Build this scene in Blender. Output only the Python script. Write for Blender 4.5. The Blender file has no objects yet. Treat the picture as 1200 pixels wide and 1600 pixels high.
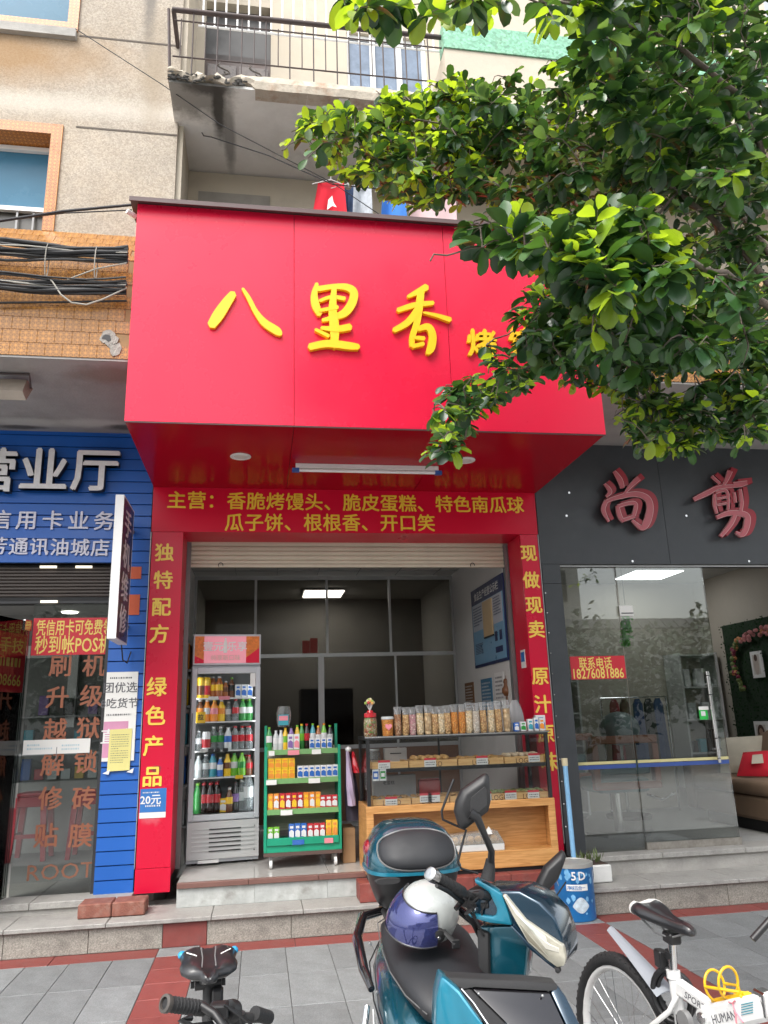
import bpy, bmesh, math, random
from math import sin, cos, pi, radians
from mathutils import Vector as V, Matrix
S = bpy.context.scene
COL = S.collection
random.seed(7)

# ---------------------------------------------------------------- camera
CAMZ = 1.55
YAW, PITCH, ROLL, FPX = 0.16399843, 0.26565886, -0.03210246, 1202.0
_f = V((sin(YAW)*cos(PITCH), cos(YAW)*cos(PITCH), sin(PITCH)))
_r = V((cos(YAW), -sin(YAW), 0)); _u = _r.cross(_f)
RT = _r*cos(ROLL) + _u*sin(ROLL); UP = _u*cos(ROLL) - _r*sin(ROLL); FW = _f
cam = bpy.data.cameras.new('camera'); camo = bpy.data.objects.new('camera', cam); COL.objects.link(camo)
m = Matrix.Identity(4)
for i in range(3):
    m[i][0], m[i][1], m[i][2] = RT[i], UP[i], -FW[i]
m[2][3] = CAMZ
camo.matrix_world = m
cam.sensor_fit = 'VERTICAL'; cam.sensor_height = 24.0; cam.lens = FPX/1600*24.0
cam.clip_start = 0.05; cam.clip_end = 500
S.camera = camo

# ---------------------------------------------------------------- world, sun, exposure
SUN_EL, SUN_AZ = radians(56), radians(215)
w = bpy.data.worlds.new('World'); S.world = w; w.use_nodes = True
nt = w.node_tree; nt.nodes.clear()
out = nt.nodes.new('ShaderNodeOutputWorld'); bg = nt.nodes.new('ShaderNodeBackground')
sky = nt.nodes.new('ShaderNodeTexSky'); sky.sky_type = 'NISHITA'; sky.sun_disc = False
sky.sun_elevation = SUN_EL; sky.sun_rotation = SUN_AZ; sky.air_density = 1.3; sky.dust_density = 4.0; sky.ozone_density = 0.6
hs = nt.nodes.new('ShaderNodeHueSaturation'); hs.inputs['Saturation'].default_value = 0.28
bg.inputs['Strength'].default_value = 0.15
nt.links.new(sky.outputs[0], hs.inputs['Color']); nt.links.new(hs.outputs[0], bg.inputs[0]); nt.links.new(bg.outputs[0], out.inputs[0])
sl = bpy.data.lights.new('sun', 'SUN'); sl.energy = 0.85; sl.angle = radians(30); sl.color = (1.0, .965, .91)
so = bpy.data.objects.new('sun', sl); COL.objects.link(so)
sd = V((sin(SUN_AZ)*cos(SUN_EL), cos(SUN_AZ)*cos(SUN_EL), sin(SUN_EL)))
so.rotation_euler = sd.to_track_quat('Z', 'Y').to_euler(); so.location = (-8, -12, 20)
S.view_settings.view_transform = 'Standard'; S.view_settings.look = 'None'
S.view_settings.exposure = 1.38; S.view_settings.gamma = 1.0; S.view_settings.use_curve_mapping = False
S.cycles.max_bounces = 12; S.cycles.transparent_max_bounces = 24; S.cycles.glossy_bounces = 4
S.cycles.diffuse_bounces = 4; S.cycles.transmission_bounces = 6
S.cycles.caustics_reflective = False; S.cycles.caustics_refractive = False
S.cycles.sample_clamp_indirect = 6.0

# ---------------------------------------------------------------- helpers
def ray(x, y): return FW*FPX + RT*(x-600) + UP*(800-y)
C0 = V((0, 0, CAMZ))
def P(x, y, Y):                       # point of a photo pixel at depth Y
    d = ray(x, y); return d*(Y/d.y) + C0
def PZ(x, y, z):
    d = ray(x, y); return d*((z-CAMZ)/d.z) + C0
def PP(x, y, pt, n):                  # pixel on the plane through pt with normal n
    d = ray(x, y); n = V(n); return d*((V(pt)-C0).dot(n)/d.dot(n)) + C0

def wloc(o):
    l = V((0, 0, 0))
    while o: l += o.location; o = o.parent
    return l

def tag(o, label=None, cat=None, group=None, kind=None):
    if label: o['label'] = label
    if cat: o['category'] = cat
    if group: o['group'] = group
    if kind: o['kind'] = kind
    return o

def thing(name, label, cat, loc=(0, 0, 0), group=None):
    o = bpy.data.objects.new(name, None); COL.objects.link(o); o.location = loc
    o.empty_display_size = .05
    return tag(o, label, cat, group)

def link(name, mesh, parent=None, loc=(0, 0, 0), mats=None):
    o = bpy.data.objects.new(name, mesh); COL.objects.link(o)
    if parent: o.parent = parent
    o.location = loc
    return o

def dup(root, loc=None, rotz=None, label=None, group=None, scale=None):
    def cp(o, par):
        c = o.copy(); COL.objects.link(c)
        if par: c.parent = par
        for ch in [k for k in KIDS.get(o, [])]: KIDS.setdefault(c, []).append(cp(ch, c))
        return c
    c = cp(root, None)
    if loc is not None: c.location = loc
    if rotz is not None: c.rotation_euler = (0, 0, rotz)
    if label: c['label'] = label
    if group: c['group'] = group
    if scale: c.scale = scale
    return c
KIDS = {}

class MB:
    def __init__(s): s.v = []; s.f = []; s.m = []
    def add(s, vs, fs, mi=0):
        b = len(s.v); s.v += [tuple(p) for p in vs]; s.f += [tuple(b+i for i in f) for f in fs]; s.m += [mi]*len(fs); return s
    def box(s, x0, x1, y0, y1, z0, z1, mi=0):
        return s.add([(x0,y0,z0),(x1,y0,z0),(x1,y1,z0),(x0,y1,z0),(x0,y0,z1),(x1,y0,z1),(x1,y1,z1),(x0,y1,z1)],
                     [(0,3,2,1),(4,5,6,7),(0,1,5,4),(1,2,6,5),(2,3,7,6),(3,0,4,7)], mi)
    def poly(s, pts, mi=0): return s.add(pts, [tuple(range(len(pts)))], mi)
    def prism(s, pts, vec, mi=0):
        n = len(pts); vec = V(vec); a = [V(p) for p in pts]; b = [p+vec for p in a]
        return s.add(a+b, [tuple(range(n))[::-1], tuple(range(n, 2*n))]+[(i, (i+1) % n, n+(i+1) % n, n+i) for i in range(n)], mi)
    def loft(s, rings, mi=0, caps=True, closed=True):
        n = len(rings[0]); vs = [p for r in rings for p in r]; fs = []
        for k in range(len(rings)-1):
            for i in range(n if closed else n-1):
                j = (i+1) % n; fs.append((k*n+i, k*n+j, (k+1)*n+j, (k+1)*n+i))
        if caps and closed: fs += [tuple(range(n))[::-1], tuple((len(rings)-1)*n+i for i in range(n))]
        return s.add(vs, fs, mi)
    def tube(s, path, r, n=8, mi=0, closed=False, flat=1.0):
        path = [V(p) for p in path]; k = len(path); rings = []; prev = None
        for i, p in enumerate(path):
            if closed: t = path[(i+1) % k]-path[i-1]
            else: t = path[min(i+1, k-1)]-path[max(i-1, 0)]
            t.normalize()
            if prev is None:
                a = V((0, 0, 1)) if abs(t.z) < .9 else V((1, 0, 0)); prev = t.cross(a).normalized()
            prev = (prev - t*prev.dot(t)).normalized(); q = t.cross(prev)
            rr = r[i] if isinstance(r, (list, tuple)) else r
            rings.append([p + prev*(cos(2*pi*j/n)*rr) + q*(sin(2*pi*j/n)*rr*flat) for j in range(n)])
        if closed: rings.append(rings[0])
        return s.loft(rings, mi, caps=not closed)
    def cyl(s, a, b, r, n=12, mi=0, r2=None): return s.tube([a, b], [r, r if r2 is None else r2], n, mi)
    def lathe(s, prof, c=(0, 0, 0), n=14, mi=0, axis=None, flat=1.0):
        c = V(c)
        if axis is None: ex, ey, ez = V((1,0,0)), V((0,1,0)), V((0,0,1))
        else:
            ez = V(axis).normalized(); a = V((0,0,1)) if abs(ez.z) < .9 else V((1,0,0)); ex = a.cross(ez).normalized(); ey = ez.cross(ex)
        rings = [[c + ex*(cos(2*pi*j/n)*r) + ey*(sin(2*pi*j/n)*r*flat) + ez*z for j in range(n)] for r, z in prof]
        return s.loft(rings, mi)
    def ball(s, c, r, n=12, k=7, mi=0):
        r = (r, r, r) if not isinstance(r, (tuple, list, V)) else r; c = V(c)
        rings = [[c + V((cos(2*pi*j/n)*r[0]*max(sin(pi*i/k), .02), sin(2*pi*j/n)*r[1]*max(sin(pi*i/k), .02), -cos(pi*i/k)*r[2])) for j in range(n)] for i in range(k+1)]
        return s.loft(rings, mi)
    def mesh(s, name, mats, off=V((0, 0, 0)), smooth=None, bevel=0, seg=1, sub=0):
        me = bpy.data.meshes.new(name)
        me.from_pydata([V(p)-off for p in s.v], [], s.f)
        for q in (mats if isinstance(mats, (list, tuple)) else [mats]): me.materials.append(q)
        me.polygons.foreach_set('material_index', s.m)
        bm = bmesh.new(); bm.from_mesh(me); bmesh.ops.recalc_face_normals(bm, faces=bm.faces)
        if bevel:
            ed = [e for e in bm.edges if len(e.link_faces) == 2 and e.calc_face_angle(0) > .5]
            bmesh.ops.bevel(bm, geom=ed, offset=bevel, segments=seg, affect='EDGES', profile=.5, clamp_overlap=True)
        if sub:
            bmesh.ops.remove_doubles(bm, verts=bm.verts, dist=1e-5)
            for _ in range(sub): bmesh.ops.subdivide_edges(bm, edges=bm.edges, cuts=1, use_grid_fill=True, smooth=1.0)
        bm.to_mesh(me); bm.free()
        if smooth:
            me.polygons.foreach_set('use_smooth', [True]*len(me.polygons)); me.set_sharp_from_angle(angle=radians(smooth if smooth is not True else 40))
        return me
    def build(s, name, mats, parent=None, smooth=None, bevel=0, seg=1, origin=None, label=None, kind=None, sub=0):
        off = wloc(parent) if parent else V(origin or (0, 0, 0))
        o = link(name, s.mesh(name, mats, off, smooth, bevel, seg, sub), parent, (0, 0, 0) if parent else off)
        if parent: KIDS.setdefault(parent, []).append(o)
        return tag(o, label, kind=kind)

def put(name, mesh, parent, loc):     # an object sharing a mesh, at a world point under its parent
    o = link(name, mesh, parent, V(loc)-wloc(parent)); KIDS.setdefault(parent, []).append(o); return o
def BX(name, mat, parent, x0, x1, y0, y1, z0, z1, bevel=0, **k): return MB().box(x0,x1,y0,y1,z0,z1).build(name, mat, parent, bevel=bevel, **k)

# ---------------------------------------------------------------- materials
MATS = {}
def mat(name, col, rough=.5, metal=0., var=.12, vs=6., bump=0., bs=120., rnd=0., spec=.5, coat=0., emit=None, es=1., dirt=0., dcol=(.09,.08,.07), ds=3., alpha=1.):
    if name in MATS: return MATS[name]
    m = bpy.data.materials.new(name); m.use_nodes = True; MATS[name] = m
    n = m.node_tree.nodes; L = m.node_tree.links; b = n['Principled BSDF']
    b.inputs['Roughness'].default_value = rough; b.inputs['Metallic'].default_value = metal
    b.inputs['Specular IOR Level'].default_value = spec; b.inputs['Coat Weight'].default_value = coat; b.inputs['Coat Roughness'].default_value = .08
    tc = n.new('ShaderNodeTexCoord')
    nz = n.new('ShaderNodeTexNoise'); nz.inputs['Scale'].default_value = vs; nz.inputs['Detail'].default_value = 6; nz.inputs['Roughness'].default_value = .62
    L.new(tc.outputs['Object'], nz.inputs['Vector'])
    mr = n.new('ShaderNodeMapRange'); mr.inputs[1].default_value = .3; mr.inputs[2].default_value = .7
    mr.inputs[3].default_value = 1-var; mr.inputs[4].default_value = 1+var*.6
    L.new(nz.outputs[0], mr.inputs[0])
    val = mr.outputs[0]
    if rnd:
        oi = n.new('ShaderNodeObjectInfo'); r2 = n.new('ShaderNodeMapRange'); r2.inputs[3].default_value = 1-rnd; r2.inputs[4].default_value = 1+rnd*.7
        L.new(oi.outputs['Random'], r2.inputs[0]); mu = n.new('ShaderNodeMath'); mu.operation = 'MULTIPLY'
        L.new(val, mu.inputs[0]); L.new(r2.outputs[0], mu.inputs[1]); val = mu.outputs[0]
    sc = n.new('ShaderNodeVectorMath'); sc.operation = 'SCALE'; sc.inputs[0].default_value = col[:3]; L.new(val, sc.inputs['Scale'])
    cout = sc.outputs[0]
    if dirt:
        d = n.new('ShaderNodeTexNoise'); d.inputs['Scale'].default_value = ds; d.inputs['Detail'].default_value = 9; d.inputs['Roughness'].default_value = .7
        L.new(tc.outputs['Object'], d.inputs['Vector']); dr = n.new('ShaderNodeMapRange'); dr.inputs[1].default_value = .5; dr.inputs[2].default_value = .72; dr.inputs[4].default_value = dirt
        L.new(d.outputs[0], dr.inputs[0]); mx = n.new('ShaderNodeMix'); mx.data_type = 'RGBA'
        L.new(dr.outputs[0], mx.inputs[0]); L.new(cout, mx.inputs[6]); mx.inputs[7].default_value = (*dcol, 1); cout = mx.outputs[2]
    L.new(cout, b.inputs['Base Color'])
    if rough < .95:
        rr = n.new('ShaderNodeMapRange'); rr.inputs[1].default_value = .3; rr.inputs[2].default_value = .7
        rr.inputs[3].default_value = max(0, rough-.06); rr.inputs[4].default_value = min(1, rough+.1)
        L.new(nz.outputs[0], rr.inputs[0]); L.new(rr.outputs[0], b.inputs['Roughness'])
    if bump:
        bn = n.new('ShaderNodeTexNoise'); bn.inputs['Scale'].default_value = bs; bn.inputs['Detail'].default_value = 3
        L.new(tc.outputs['Object'], bn.inputs['Vector']); bp = n.new('ShaderNodeBump'); bp.inputs['Strength'].default_value = bump; bp.inputs['Distance'].default_value = .01
        L.new(bn.outputs[0], bp.inputs['Height']); L.new(bp.outputs[0], b.inputs['Normal'])
    if emit:
        b.inputs['Emission Color'].default_value = (*emit, 1); b.inputs['Emission Strength'].default_value = es
    if alpha < 1: b.inputs['Alpha'].default_value = alpha
    return m

def blot(m, c, r, col, k=1., ns=6., nd=.5, axes=(0,1,2), hard=.35):     # one ragged stain of its own shape, in the object's coordinates
    n = m.node_tree.nodes; L = m.node_tree.links; b = n['Principled BSDF']; src = b.inputs['Base Color'].links[0].from_socket
    tc = n.new('ShaderNodeTexCoord'); nz = n.new('ShaderNodeTexNoise'); nz.inputs['Scale'].default_value = ns; nz.inputs['Detail'].default_value = 8; nz.inputs['Roughness'].default_value = .7; L.new(tc.outputs['Object'], nz.inputs['Vector'])
    s = n.new('ShaderNodeVectorMath'); s.operation = 'SUBTRACT'; L.new(tc.outputs['Object'], s.inputs[0]); s.inputs[1].default_value = c
    d = n.new('ShaderNodeVectorMath'); d.operation = 'DIVIDE'; L.new(s.outputs[0], d.inputs[0]); d.inputs[1].default_value = r
    l = n.new('ShaderNodeVectorMath'); l.operation = 'LENGTH'; L.new(d.outputs[0], l.inputs[0])
    a = n.new('ShaderNodeMath'); a.operation = 'MULTIPLY_ADD'; L.new(nz.outputs[0], a.inputs[0]); a.inputs[1].default_value = nd*2; L.new(l.outputs['Value'], a.inputs[2])
    mr = n.new('ShaderNodeMapRange'); mr.inputs[1].default_value = 1+nd+hard; mr.inputs[2].default_value = 1+nd-hard; mr.inputs[3].default_value = 0; mr.inputs[4].default_value = k; L.new(a.outputs[0], mr.inputs[0])
    mx = n.new('ShaderNodeMix'); mx.data_type = 'RGBA'; L.new(mr.outputs[0], mx.inputs[0]); L.new(src, mx.inputs[6]); mx.inputs[7].default_value = (*col, 1); L.new(mx.outputs[2], b.inputs['Base Color'])

def glassmat(name, tint=(.9, .95, .93), refl=.9, rough=.01, film=0., fcol=(.8,.8,.8), fm=1.):
    m = bpy.data.materials.new(name); m.use_nodes = True; n = m.node_tree.nodes; L = m.node_tree.links; n.clear()
    o = n.new('ShaderNodeOutputMaterial'); t = n.new('ShaderNodeBsdfTransparent'); t.inputs[0].default_value = (*tint, 1)
    g = n.new('ShaderNodeBsdfGlossy'); g.inputs['Roughness'].default_value = rough; g.inputs[0].default_value = (refl, refl, refl, 1)
    fr = n.new('ShaderNodeFresnel'); fr.inputs[0].default_value = 1.52
    mu = n.new('ShaderNodeMath'); mu.operation = 'MULTIPLY'; mu.inputs[1].default_value = fm; mu.use_clamp = True; L.new(fr.outputs[0], mu.inputs[0])
    mx = n.new('ShaderNodeMixShader'); L.new(mu.outputs[0], mx.inputs[0]); L.new(t.outputs[0], mx.inputs[1]); L.new(g.outputs[0], mx.inputs[2])
    last = mx.outputs[0]
    if film:
        d = n.new('ShaderNodeBsdfDiffuse'); d.inputs[0].default_value = (*fcol, 1); m2 = n.new('ShaderNodeMixShader'); m2.inputs[0].default_value = film
        L.new(last, m2.inputs[1]); L.new(d.outputs[0], m2.inputs[2]); last = m2.outputs[0]
    L.new(last, o.inputs[0]); MATS[name] = m; return m

# ---------------------------------------------------------------- lettering
GL = {}
def glyph(ch, bold, ext, mt, shear=0.):
    k = (ch, bold, ext, mt.name, shear)
    if k in GL: return GL[k]
    c = bpy.data.curves.new('glyph', 'FONT'); c.body = ch; c.size = 1; c.extrude = ext; c.resolution_u = 2; c.shear = shear
    o = bpy.data.objects.new('glyph', c); COL.objects.link(o)
    me = bpy.data.meshes.new_from_object(o.evaluated_get(bpy.context.evaluated_depsgraph_get()))
    bpy.data.objects.remove(o); bpy.data.curves.remove(c)
    if bold > .004:                    # bold: three strikes side by side, each a hair lower than the last
        b = bold*.75; q = MB()
        for i, (dx, dy) in enumerate(((-b,-b*.5),(b,-b*.5),(0,b))): q.add([(v.co.x+dx, v.co.y+dy, v.co.z-.0025*i) for v in me.vertices], [tuple(p.vertices) for p in me.polygons])
        me = bpy.data.meshes.new('glyph'); me.from_pydata(q.v, [], q.f)
    xs = [v.co.x for v in me.vertices] or [0, 0]
    wd = max(xs)-min(xs)
    if len(ch) == 1 and ord(ch) > 0x2e80: cx = .5
    else: cx = (max(xs)+min(xs))/2
    for v in me.vertices: v.co.x -= cx; v.co.y -= .38; v.co.z += ext
    me.materials.clear(); me.materials.append(mt); me['w'] = wd
    GL[k] = me; return me
def place_glyph(me, name, parent, c, right, up, size, sx=1.):
    right, up = V(right).normalized(), V(up).normalized(); n = right.cross(up)
    o = bpy.data.objects.new(name, me); COL.objects.link(o)
    if parent: o.parent = parent; KIDS.setdefault(parent, []).append(o)
    p = V(c)-(wloc(parent) if parent else V((0, 0, 0)))
    a, b = right*(size*sx), up*size; d = n*size
    o.matrix_basis = Matrix(((a.x, b.x, d.x, p.x), (a.y, b.y, d.y, p.y), (a.z, b.z, d.z, p.z), (0, 0, 0, 1)))
    return o
XR, ZU = V((1, 0, 0)), V((0, 0, 1))
def chars(parent, s, mt, c, step, size, right=XR, up=ZU, bold=.02, ext=.01, sx=1., shear=0., name='character'):
    c = V(c); step = V(step); r = []
    for ch in s:
        if ch not in ' \u3000': r.append(place_glyph(glyph(ch, bold, ext, mt, shear), name, parent, c, right, up, size, sx))
        c = c+step
    return r
def line(parent, s, mt, c, size, right=XR, up=ZU, bold=.015, ext=.002, sx=1., name='lettering', width=None):
    me = glyph(s, bold, ext, mt) if len(s) > 1 else glyph(s, bold, ext, mt)
    if width: sx = width/(me['w']*size)
    return place_glyph(me, name, parent, c, right, up, size, sx)
def print_rows(parent, mt, c, right, up, w, h, rows, seed=1, th=.45, name='printed_text'):   # rows of small print too fine to read
    R = random.Random(seed); right, up = V(right).normalized(), V(up).normalized(); n = right.cross(up); b = MB(); c = V(c)
    for i in range(rows):
        y = h/2-(i+.5)*h/rows; x = -w/2; end = w/2 if R.random() < .75 else R.uniform(-.1, .4)*w
        while x < end:
            l = min(R.uniform(.02, .07)*max(w, .15), end-x); a = c+right*x+up*(y-th*h/rows/2)+n*.0012
            b.add([a, a+right*l, a+right*l+up*(th*h/rows), a+up*(th*h/rows)], [(0, 1, 2, 3)]); x += l+h/rows*.25
    return b.build(name, mt, parent, kind='stuff')
# ---------------------------------------------------------------- materials used widely
M_slab = mat('paver_granite', (.195,.203,.205), .62, var=.2, vs=9, bump=.25, bs=300, rnd=.16, dirt=.42, dcol=(.11,.105,.10), ds=5)
M_rpav = mat('paver_red', (.20,.045,.038), .55, var=.16, vs=14, bump=.2, bs=300, rnd=.10, dirt=.3, dcol=(.12,.09,.085), ds=6)
M_joint = mat('joint_mortar', (.07,.068,.064), .9, bump=.4, bs=90)
M_gran = mat('step_granite', (.29,.275,.24), .7, var=.25, vs=60, bump=.3, bs=350, rnd=.1, dirt=.6, dcol=(.12,.11,.10), ds=4)
M_tread = mat('step_tread', (.33,.32,.30), .55, var=.15, vs=20, bump=.12, bs=300, rnd=.08, dirt=.6, dcol=(.14,.13,.12), ds=3)
M_marb = mat('step_marble', (.44,.455,.44), .45, var=.3, vs=5, bump=.1, bs=60, dirt=.8, dcol=(.20,.19,.17), ds=4)
M_conc = mat('concrete', (.38,.365,.34), .85, var=.2, vs=3, bump=.4, bs=60, dirt=.5, dcol=(.11,.10,.09), ds=1.6)
M_concg = mat('soffit_plaster', (.40,.385,.36), .8, var=.12, vs=2, bump=.1, bs=60, dirt=.28, dcol=(.16,.14,.12), ds=1.4)
M_plaster = mat('white_plaster', (.56,.54,.50), .8, var=.08, vs=2, bump=.08, bs=60, dirt=.2, dcol=(.34,.31,.27), ds=2)
M_cream = mat('cream_plaster', (.54,.48,.39), .85, var=.14, vs=3, bump=.2, bs=60, dirt=.3, dcol=(.27,.21,.14), ds=1.5)
M_red = mat('sign_red', (.70,.010,.048), .26, var=.035, vs=1, spec=.38, bump=.035, bs=2.2)
M_reddk = mat('portal_red', (.60,.006,.034), .32, var=.03, vs=1.5, spec=.22, bump=.03, bs=3)
M_cap = mat('flashing_brown', (.075,.042,.042), .5, var=.1)
M_yel = mat('letter_yellow', (.84,.50,.012), .35, var=.03, spec=.4)
M_gold = mat('letter_gold', (.86,.58,.05), .4, var=.04, spec=.4)
M_black = mat('black_plastic', (.012,.012,.013), .42, var=.1)
M_blackm = mat('black_matte', (.02,.02,.021), .7, var=.15, bump=.1)
M_rub = mat('rubber', (.018,.018,.019), .75, var=.2, bump=.3, bs=200)
M_white = mat('white_paint', (.72,.72,.71), .35, var=.05)
M_alu = mat('aluminium', (.42,.42,.42), .38, .75, var=.08)
M_steel = mat('steel', (.62,.62,.62), .2, 1., var=.06)
M_grey = mat('grey_metal', (.22,.22,.22), .5, .4, var=.1)
M_wire = mat('cable_black', (.016,.016,.018), .55, var=.25)
M_wirew = mat('cable_pale', (.34,.32,.28), .6, var=.2)
M_lamp = mat('lamp_panel', (.9,.9,.9), .5, emit=(.95,.98,1.), es=2.2)
M_rust = mat('painted_rail', (.055,.038,.036), .6, var=.3, dirt=.3, dcol=(.12,.05,.03), ds=8)
G_clear = glassmat('clear_glass', (.92,.95,.94), .9, fm=.6)
G_dark = glassmat('tinted_glass', (.30,.30,.29), .75)
G_case = glassmat('case_glass', (.97,.98,.98), .7, fm=.6)
M_print = mat('small_print', (.10,.10,.11), .7)
M_paper = mat('paper', (.74,.73,.70), .75, var=.04)

# ---------------------------------------------------------------- ground, pavement, steps
g = MB().add([(-60,-60,-.03),(60,-60,-.03),(60,60,-.03),(-60,60,-.03)], [(0,1,2,3)]).build('ground', mat('ground_concrete', (.42,.415,.40), .85, var=.2, vs=2, bump=.3, bs=40)); tag(g, kind='structure')
rd = MB().box(-60,60,-12,-3,-.026,-.018).build('road', mat('road_concrete', (.34,.34,.33), .9, var=.2, vs=8, bump=.4, bs=90)); tag(rd, kind='structure')
pv = BX('pavement', M_joint, None, -8,10,3.6,6.46,-.026,-.006); tag(pv, kind='structure')
fc = BX('forecourt', mat('forecourt_paving', (.38,.38,.375), .7, var=.15, vs=5), None, -12,14,-3,3.597,-.026,-.002); tag(fc, kind='structure')
def slabmesh(w, d, mt, h=.02, bev=.0025): return MB().box(0,w,0,d,-h,0).mesh('paver', mt, bevel=bev)
G = .0035
bands = [(-2.14,-.70,False),(-.70,-.41,True),(-.41,2.36,False),(2.36,2.66,True),(2.66,5.4,False)]
YR = 6.225
cache = {}
R0 = random.Random(3)
for x0, x1, red in bands:
    n = max(1, round((x1-x0)/.305)); wd = (x1-x0)/n
    for i in range(n):
        x = x0+i*wd
        ys = [YR]; y = YR
        while y > 3.9: y -= (.30 if red else .61); ys.append(y)
        for a, b in zip(ys[1:], ys):
            k = (round(wd,3), round(b-a,3), red)
            if k not in cache: cache[k] = slabmesh(wd-G, b-a-G, M_rpav if red else M_slab)
            put('paver', cache[k], pv, (x+G/2, a+G/2, R0.uniform(-.0012,.0012)))
    n = max(1, round((x1-x0)/.62)); wd = (x1-x0)/n
    for i in range(n):
        k = (round(wd,3), 'row', red)
        if k not in cache: cache[k] = slabmesh(wd-G, 6.45-YR-G, M_slab if red else M_rpav)
        put('paver', cache[k], pv, (x0+i*wd+G/2, YR+G/2, R0.uniform(-.001,.001)))
# lower step: granite riser slabs and tread slabs
st = BX('lower_step', M_conc, None, -8,10,6.475,7.3,-.02,.165); tag(st, kind='structure')
x = -2.4
for wd in (.62,.58,.52,.32,.62,.55,.6,.58,.62,.6,.64,.6,.6,.62,.55,.6):
    rdp = abs(wd-.32) < .01
    put('riser_slab', MB().box(0,wd-.004,0,.022,0,.165).mesh('riser_slab', M_rpav if rdp else M_gran, bevel=.002), st, (x, 6.452, .0))
    x += wd
x = -2.5
for wd in (.72,.7,.75,.68,.73,.7,.72,.75,.7,.72,.7):
    put('tread_slab', MB().box(0,wd-.004,0,.50,0,.03).mesh('tread_slab', M_tread, bevel=.004), st, (x, 6.425, .166))
    x += wd
# shop floors
fl = BX('bakery_floor', M_conc, None, -.62,2.72,6.80,12.0,.10,.345); tag(fl, kind='structure')
for x0, x1 in ((-.62,-.02),(-.02,.56),(.56,1.2),(1.2,1.9),(1.9,2.7)):
    put('riser_slab', MB().box(0,x1-x0-.002,0,.03,0,.135).mesh('riser_slab', M_marb), fl, (x0, 6.768, .198))
M_ftile = mat('floor_tile', (.44,.43,.41), .16, var=.06, vs=3, dirt=.15, dcol=(.3,.28,.26), rnd=.04)
M_nose = mat('floor_nosing', (.17,.085,.07), .4, var=.15)
for i in range(6):
    put('nosing', MB().box(0,.553,0,.05,0,.04).mesh('nosing', M_nose, bevel=.004), fl, (-.62+i*.555, 6.745, .335))
tm = MB().box(0,.597,0,.597,0,.028).mesh('floor_tile', M_ftile)
for i in range(6):
    for j in range(5): put('floor_tile', tm, fl, (-.62+i*.6 if i < 5 else 2.38-.001, 6.797+j*.6, .347)) if i < 5 else None
lf = BX('phone_shop_floor', M_conc, None, -8,-.975,6.86,12,.0,.235); tag(lf, kind='structure')
for i in range(5): put('floor_slab', MB().box(0,.746,0,.9,0,.05).mesh('floor_slab', M_tread, bevel=.004), lf, (-1.725-i*.75, 6.84, .236))
lt = MB().box(-8,-.98,7.74,12,.236,.28).build('inner_floor', mat('grey_floor', (.30,.30,.29), .97, var=.05, spec=.2), lf)
rf = BX('salon_floor', M_conc, None, 2.73,10,6.90,12,.0,.31); tag(rf, kind='structure')
for i in range(5): put('floor_slab', MB().box(0,.796,0,.32,0,.045).mesh('floor_slab', M_tread, bevel=.006), rf, (2.73+i*.8, 6.87, .311))
MB().box(2.73,10,7.192,12,.311,.352).build('inner_floor', MATS['grey_floor'], rf)

# ---------------------------------------------------------------- the building
bld = thing('apartment_building', 'old apartment block with pebble dashed wall above the row of shops', 'building', (-1,6.5,0))
M_dash = mat('pebble_dash', (.395,.345,.285), .95, var=.12, vs=2.2, bump=.5, bs=110, dirt=.30, dcol=(.40,.29,.17), ds=.9)
def stain(m, add, sc=900):              # pale and dark aggregate grains
    n = m.node_tree.nodes; L = m.node_tree.links; b = n['Principled BSDF']; src = b.inputs['Base Color'].links[0].from_socket
    v = n.new('ShaderNodeTexVoronoi'); v.inputs['Scale'].default_value = sc; tc = n.new('ShaderNodeTexCoord'); L.new(tc.outputs['Object'], v.inputs['Vector'])
    mr = n.new('ShaderNodeMapRange'); mr.inputs[3].default_value = 1-add; mr.inputs[4].default_value = 1+add
    sp = n.new('ShaderNodeSeparateColor'); L.new(v.outputs['Color'], sp.inputs[0]); L.new(sp.outputs[0], mr.inputs[0])
    s = n.new('ShaderNodeVectorMath'); s.operation = 'SCALE'; L.new(src, s.inputs[0]); L.new(mr.outputs[0], s.inputs['Scale']); L.new(s.outputs[0], b.inputs['Base Color'])
stain(M_dash, .20, 90)
blot(M_dash, (-1.35,-.7,7.24), (.85,1.2,.26), (.30,.17,.065), .75, 3, .5, hard=.6); blot(M_dash, (-.75,-.7,6.75), (1.6,1.2,.10), (.62,.57,.50), .5, 5, .6, hard=.6); blot(M_dash, (-.05,-.7,8.1), (.05,1.2,.62), (.14,.13,.12), .7, 9, .6, hard=.5); blot(M_dash, (.02,-.7,7.2), (.10,1.2,.5), (.30,.24,.17), .6, 7, .6, hard=.6); stain(M_slab, .22, 260); stain(M_gran, .3, 200); stain(M_tread, .15, 260)
YW = 5.8
MB().box(-1.70,-.76,YW,6.6,5.49,11).box(-5,-1.70,YW,6.3,6.53,7.53).box(-5,-1.7,YW+.001,6.3,9.2,11).build('upper_wall', M_dash, bld)
for z, xa in ((6.535,-1.60),(7.50,-1.64)):
    BX('wall_groove', mat('groove', (.12,.10,.085), .9), bld, xa,-.76,YW-.004,YW+.01,z-.008,z+.008)
BX('corner_strip', M_cream, bld, -.76,-.715,YW+.04,6.6,5.3,11)
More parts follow.
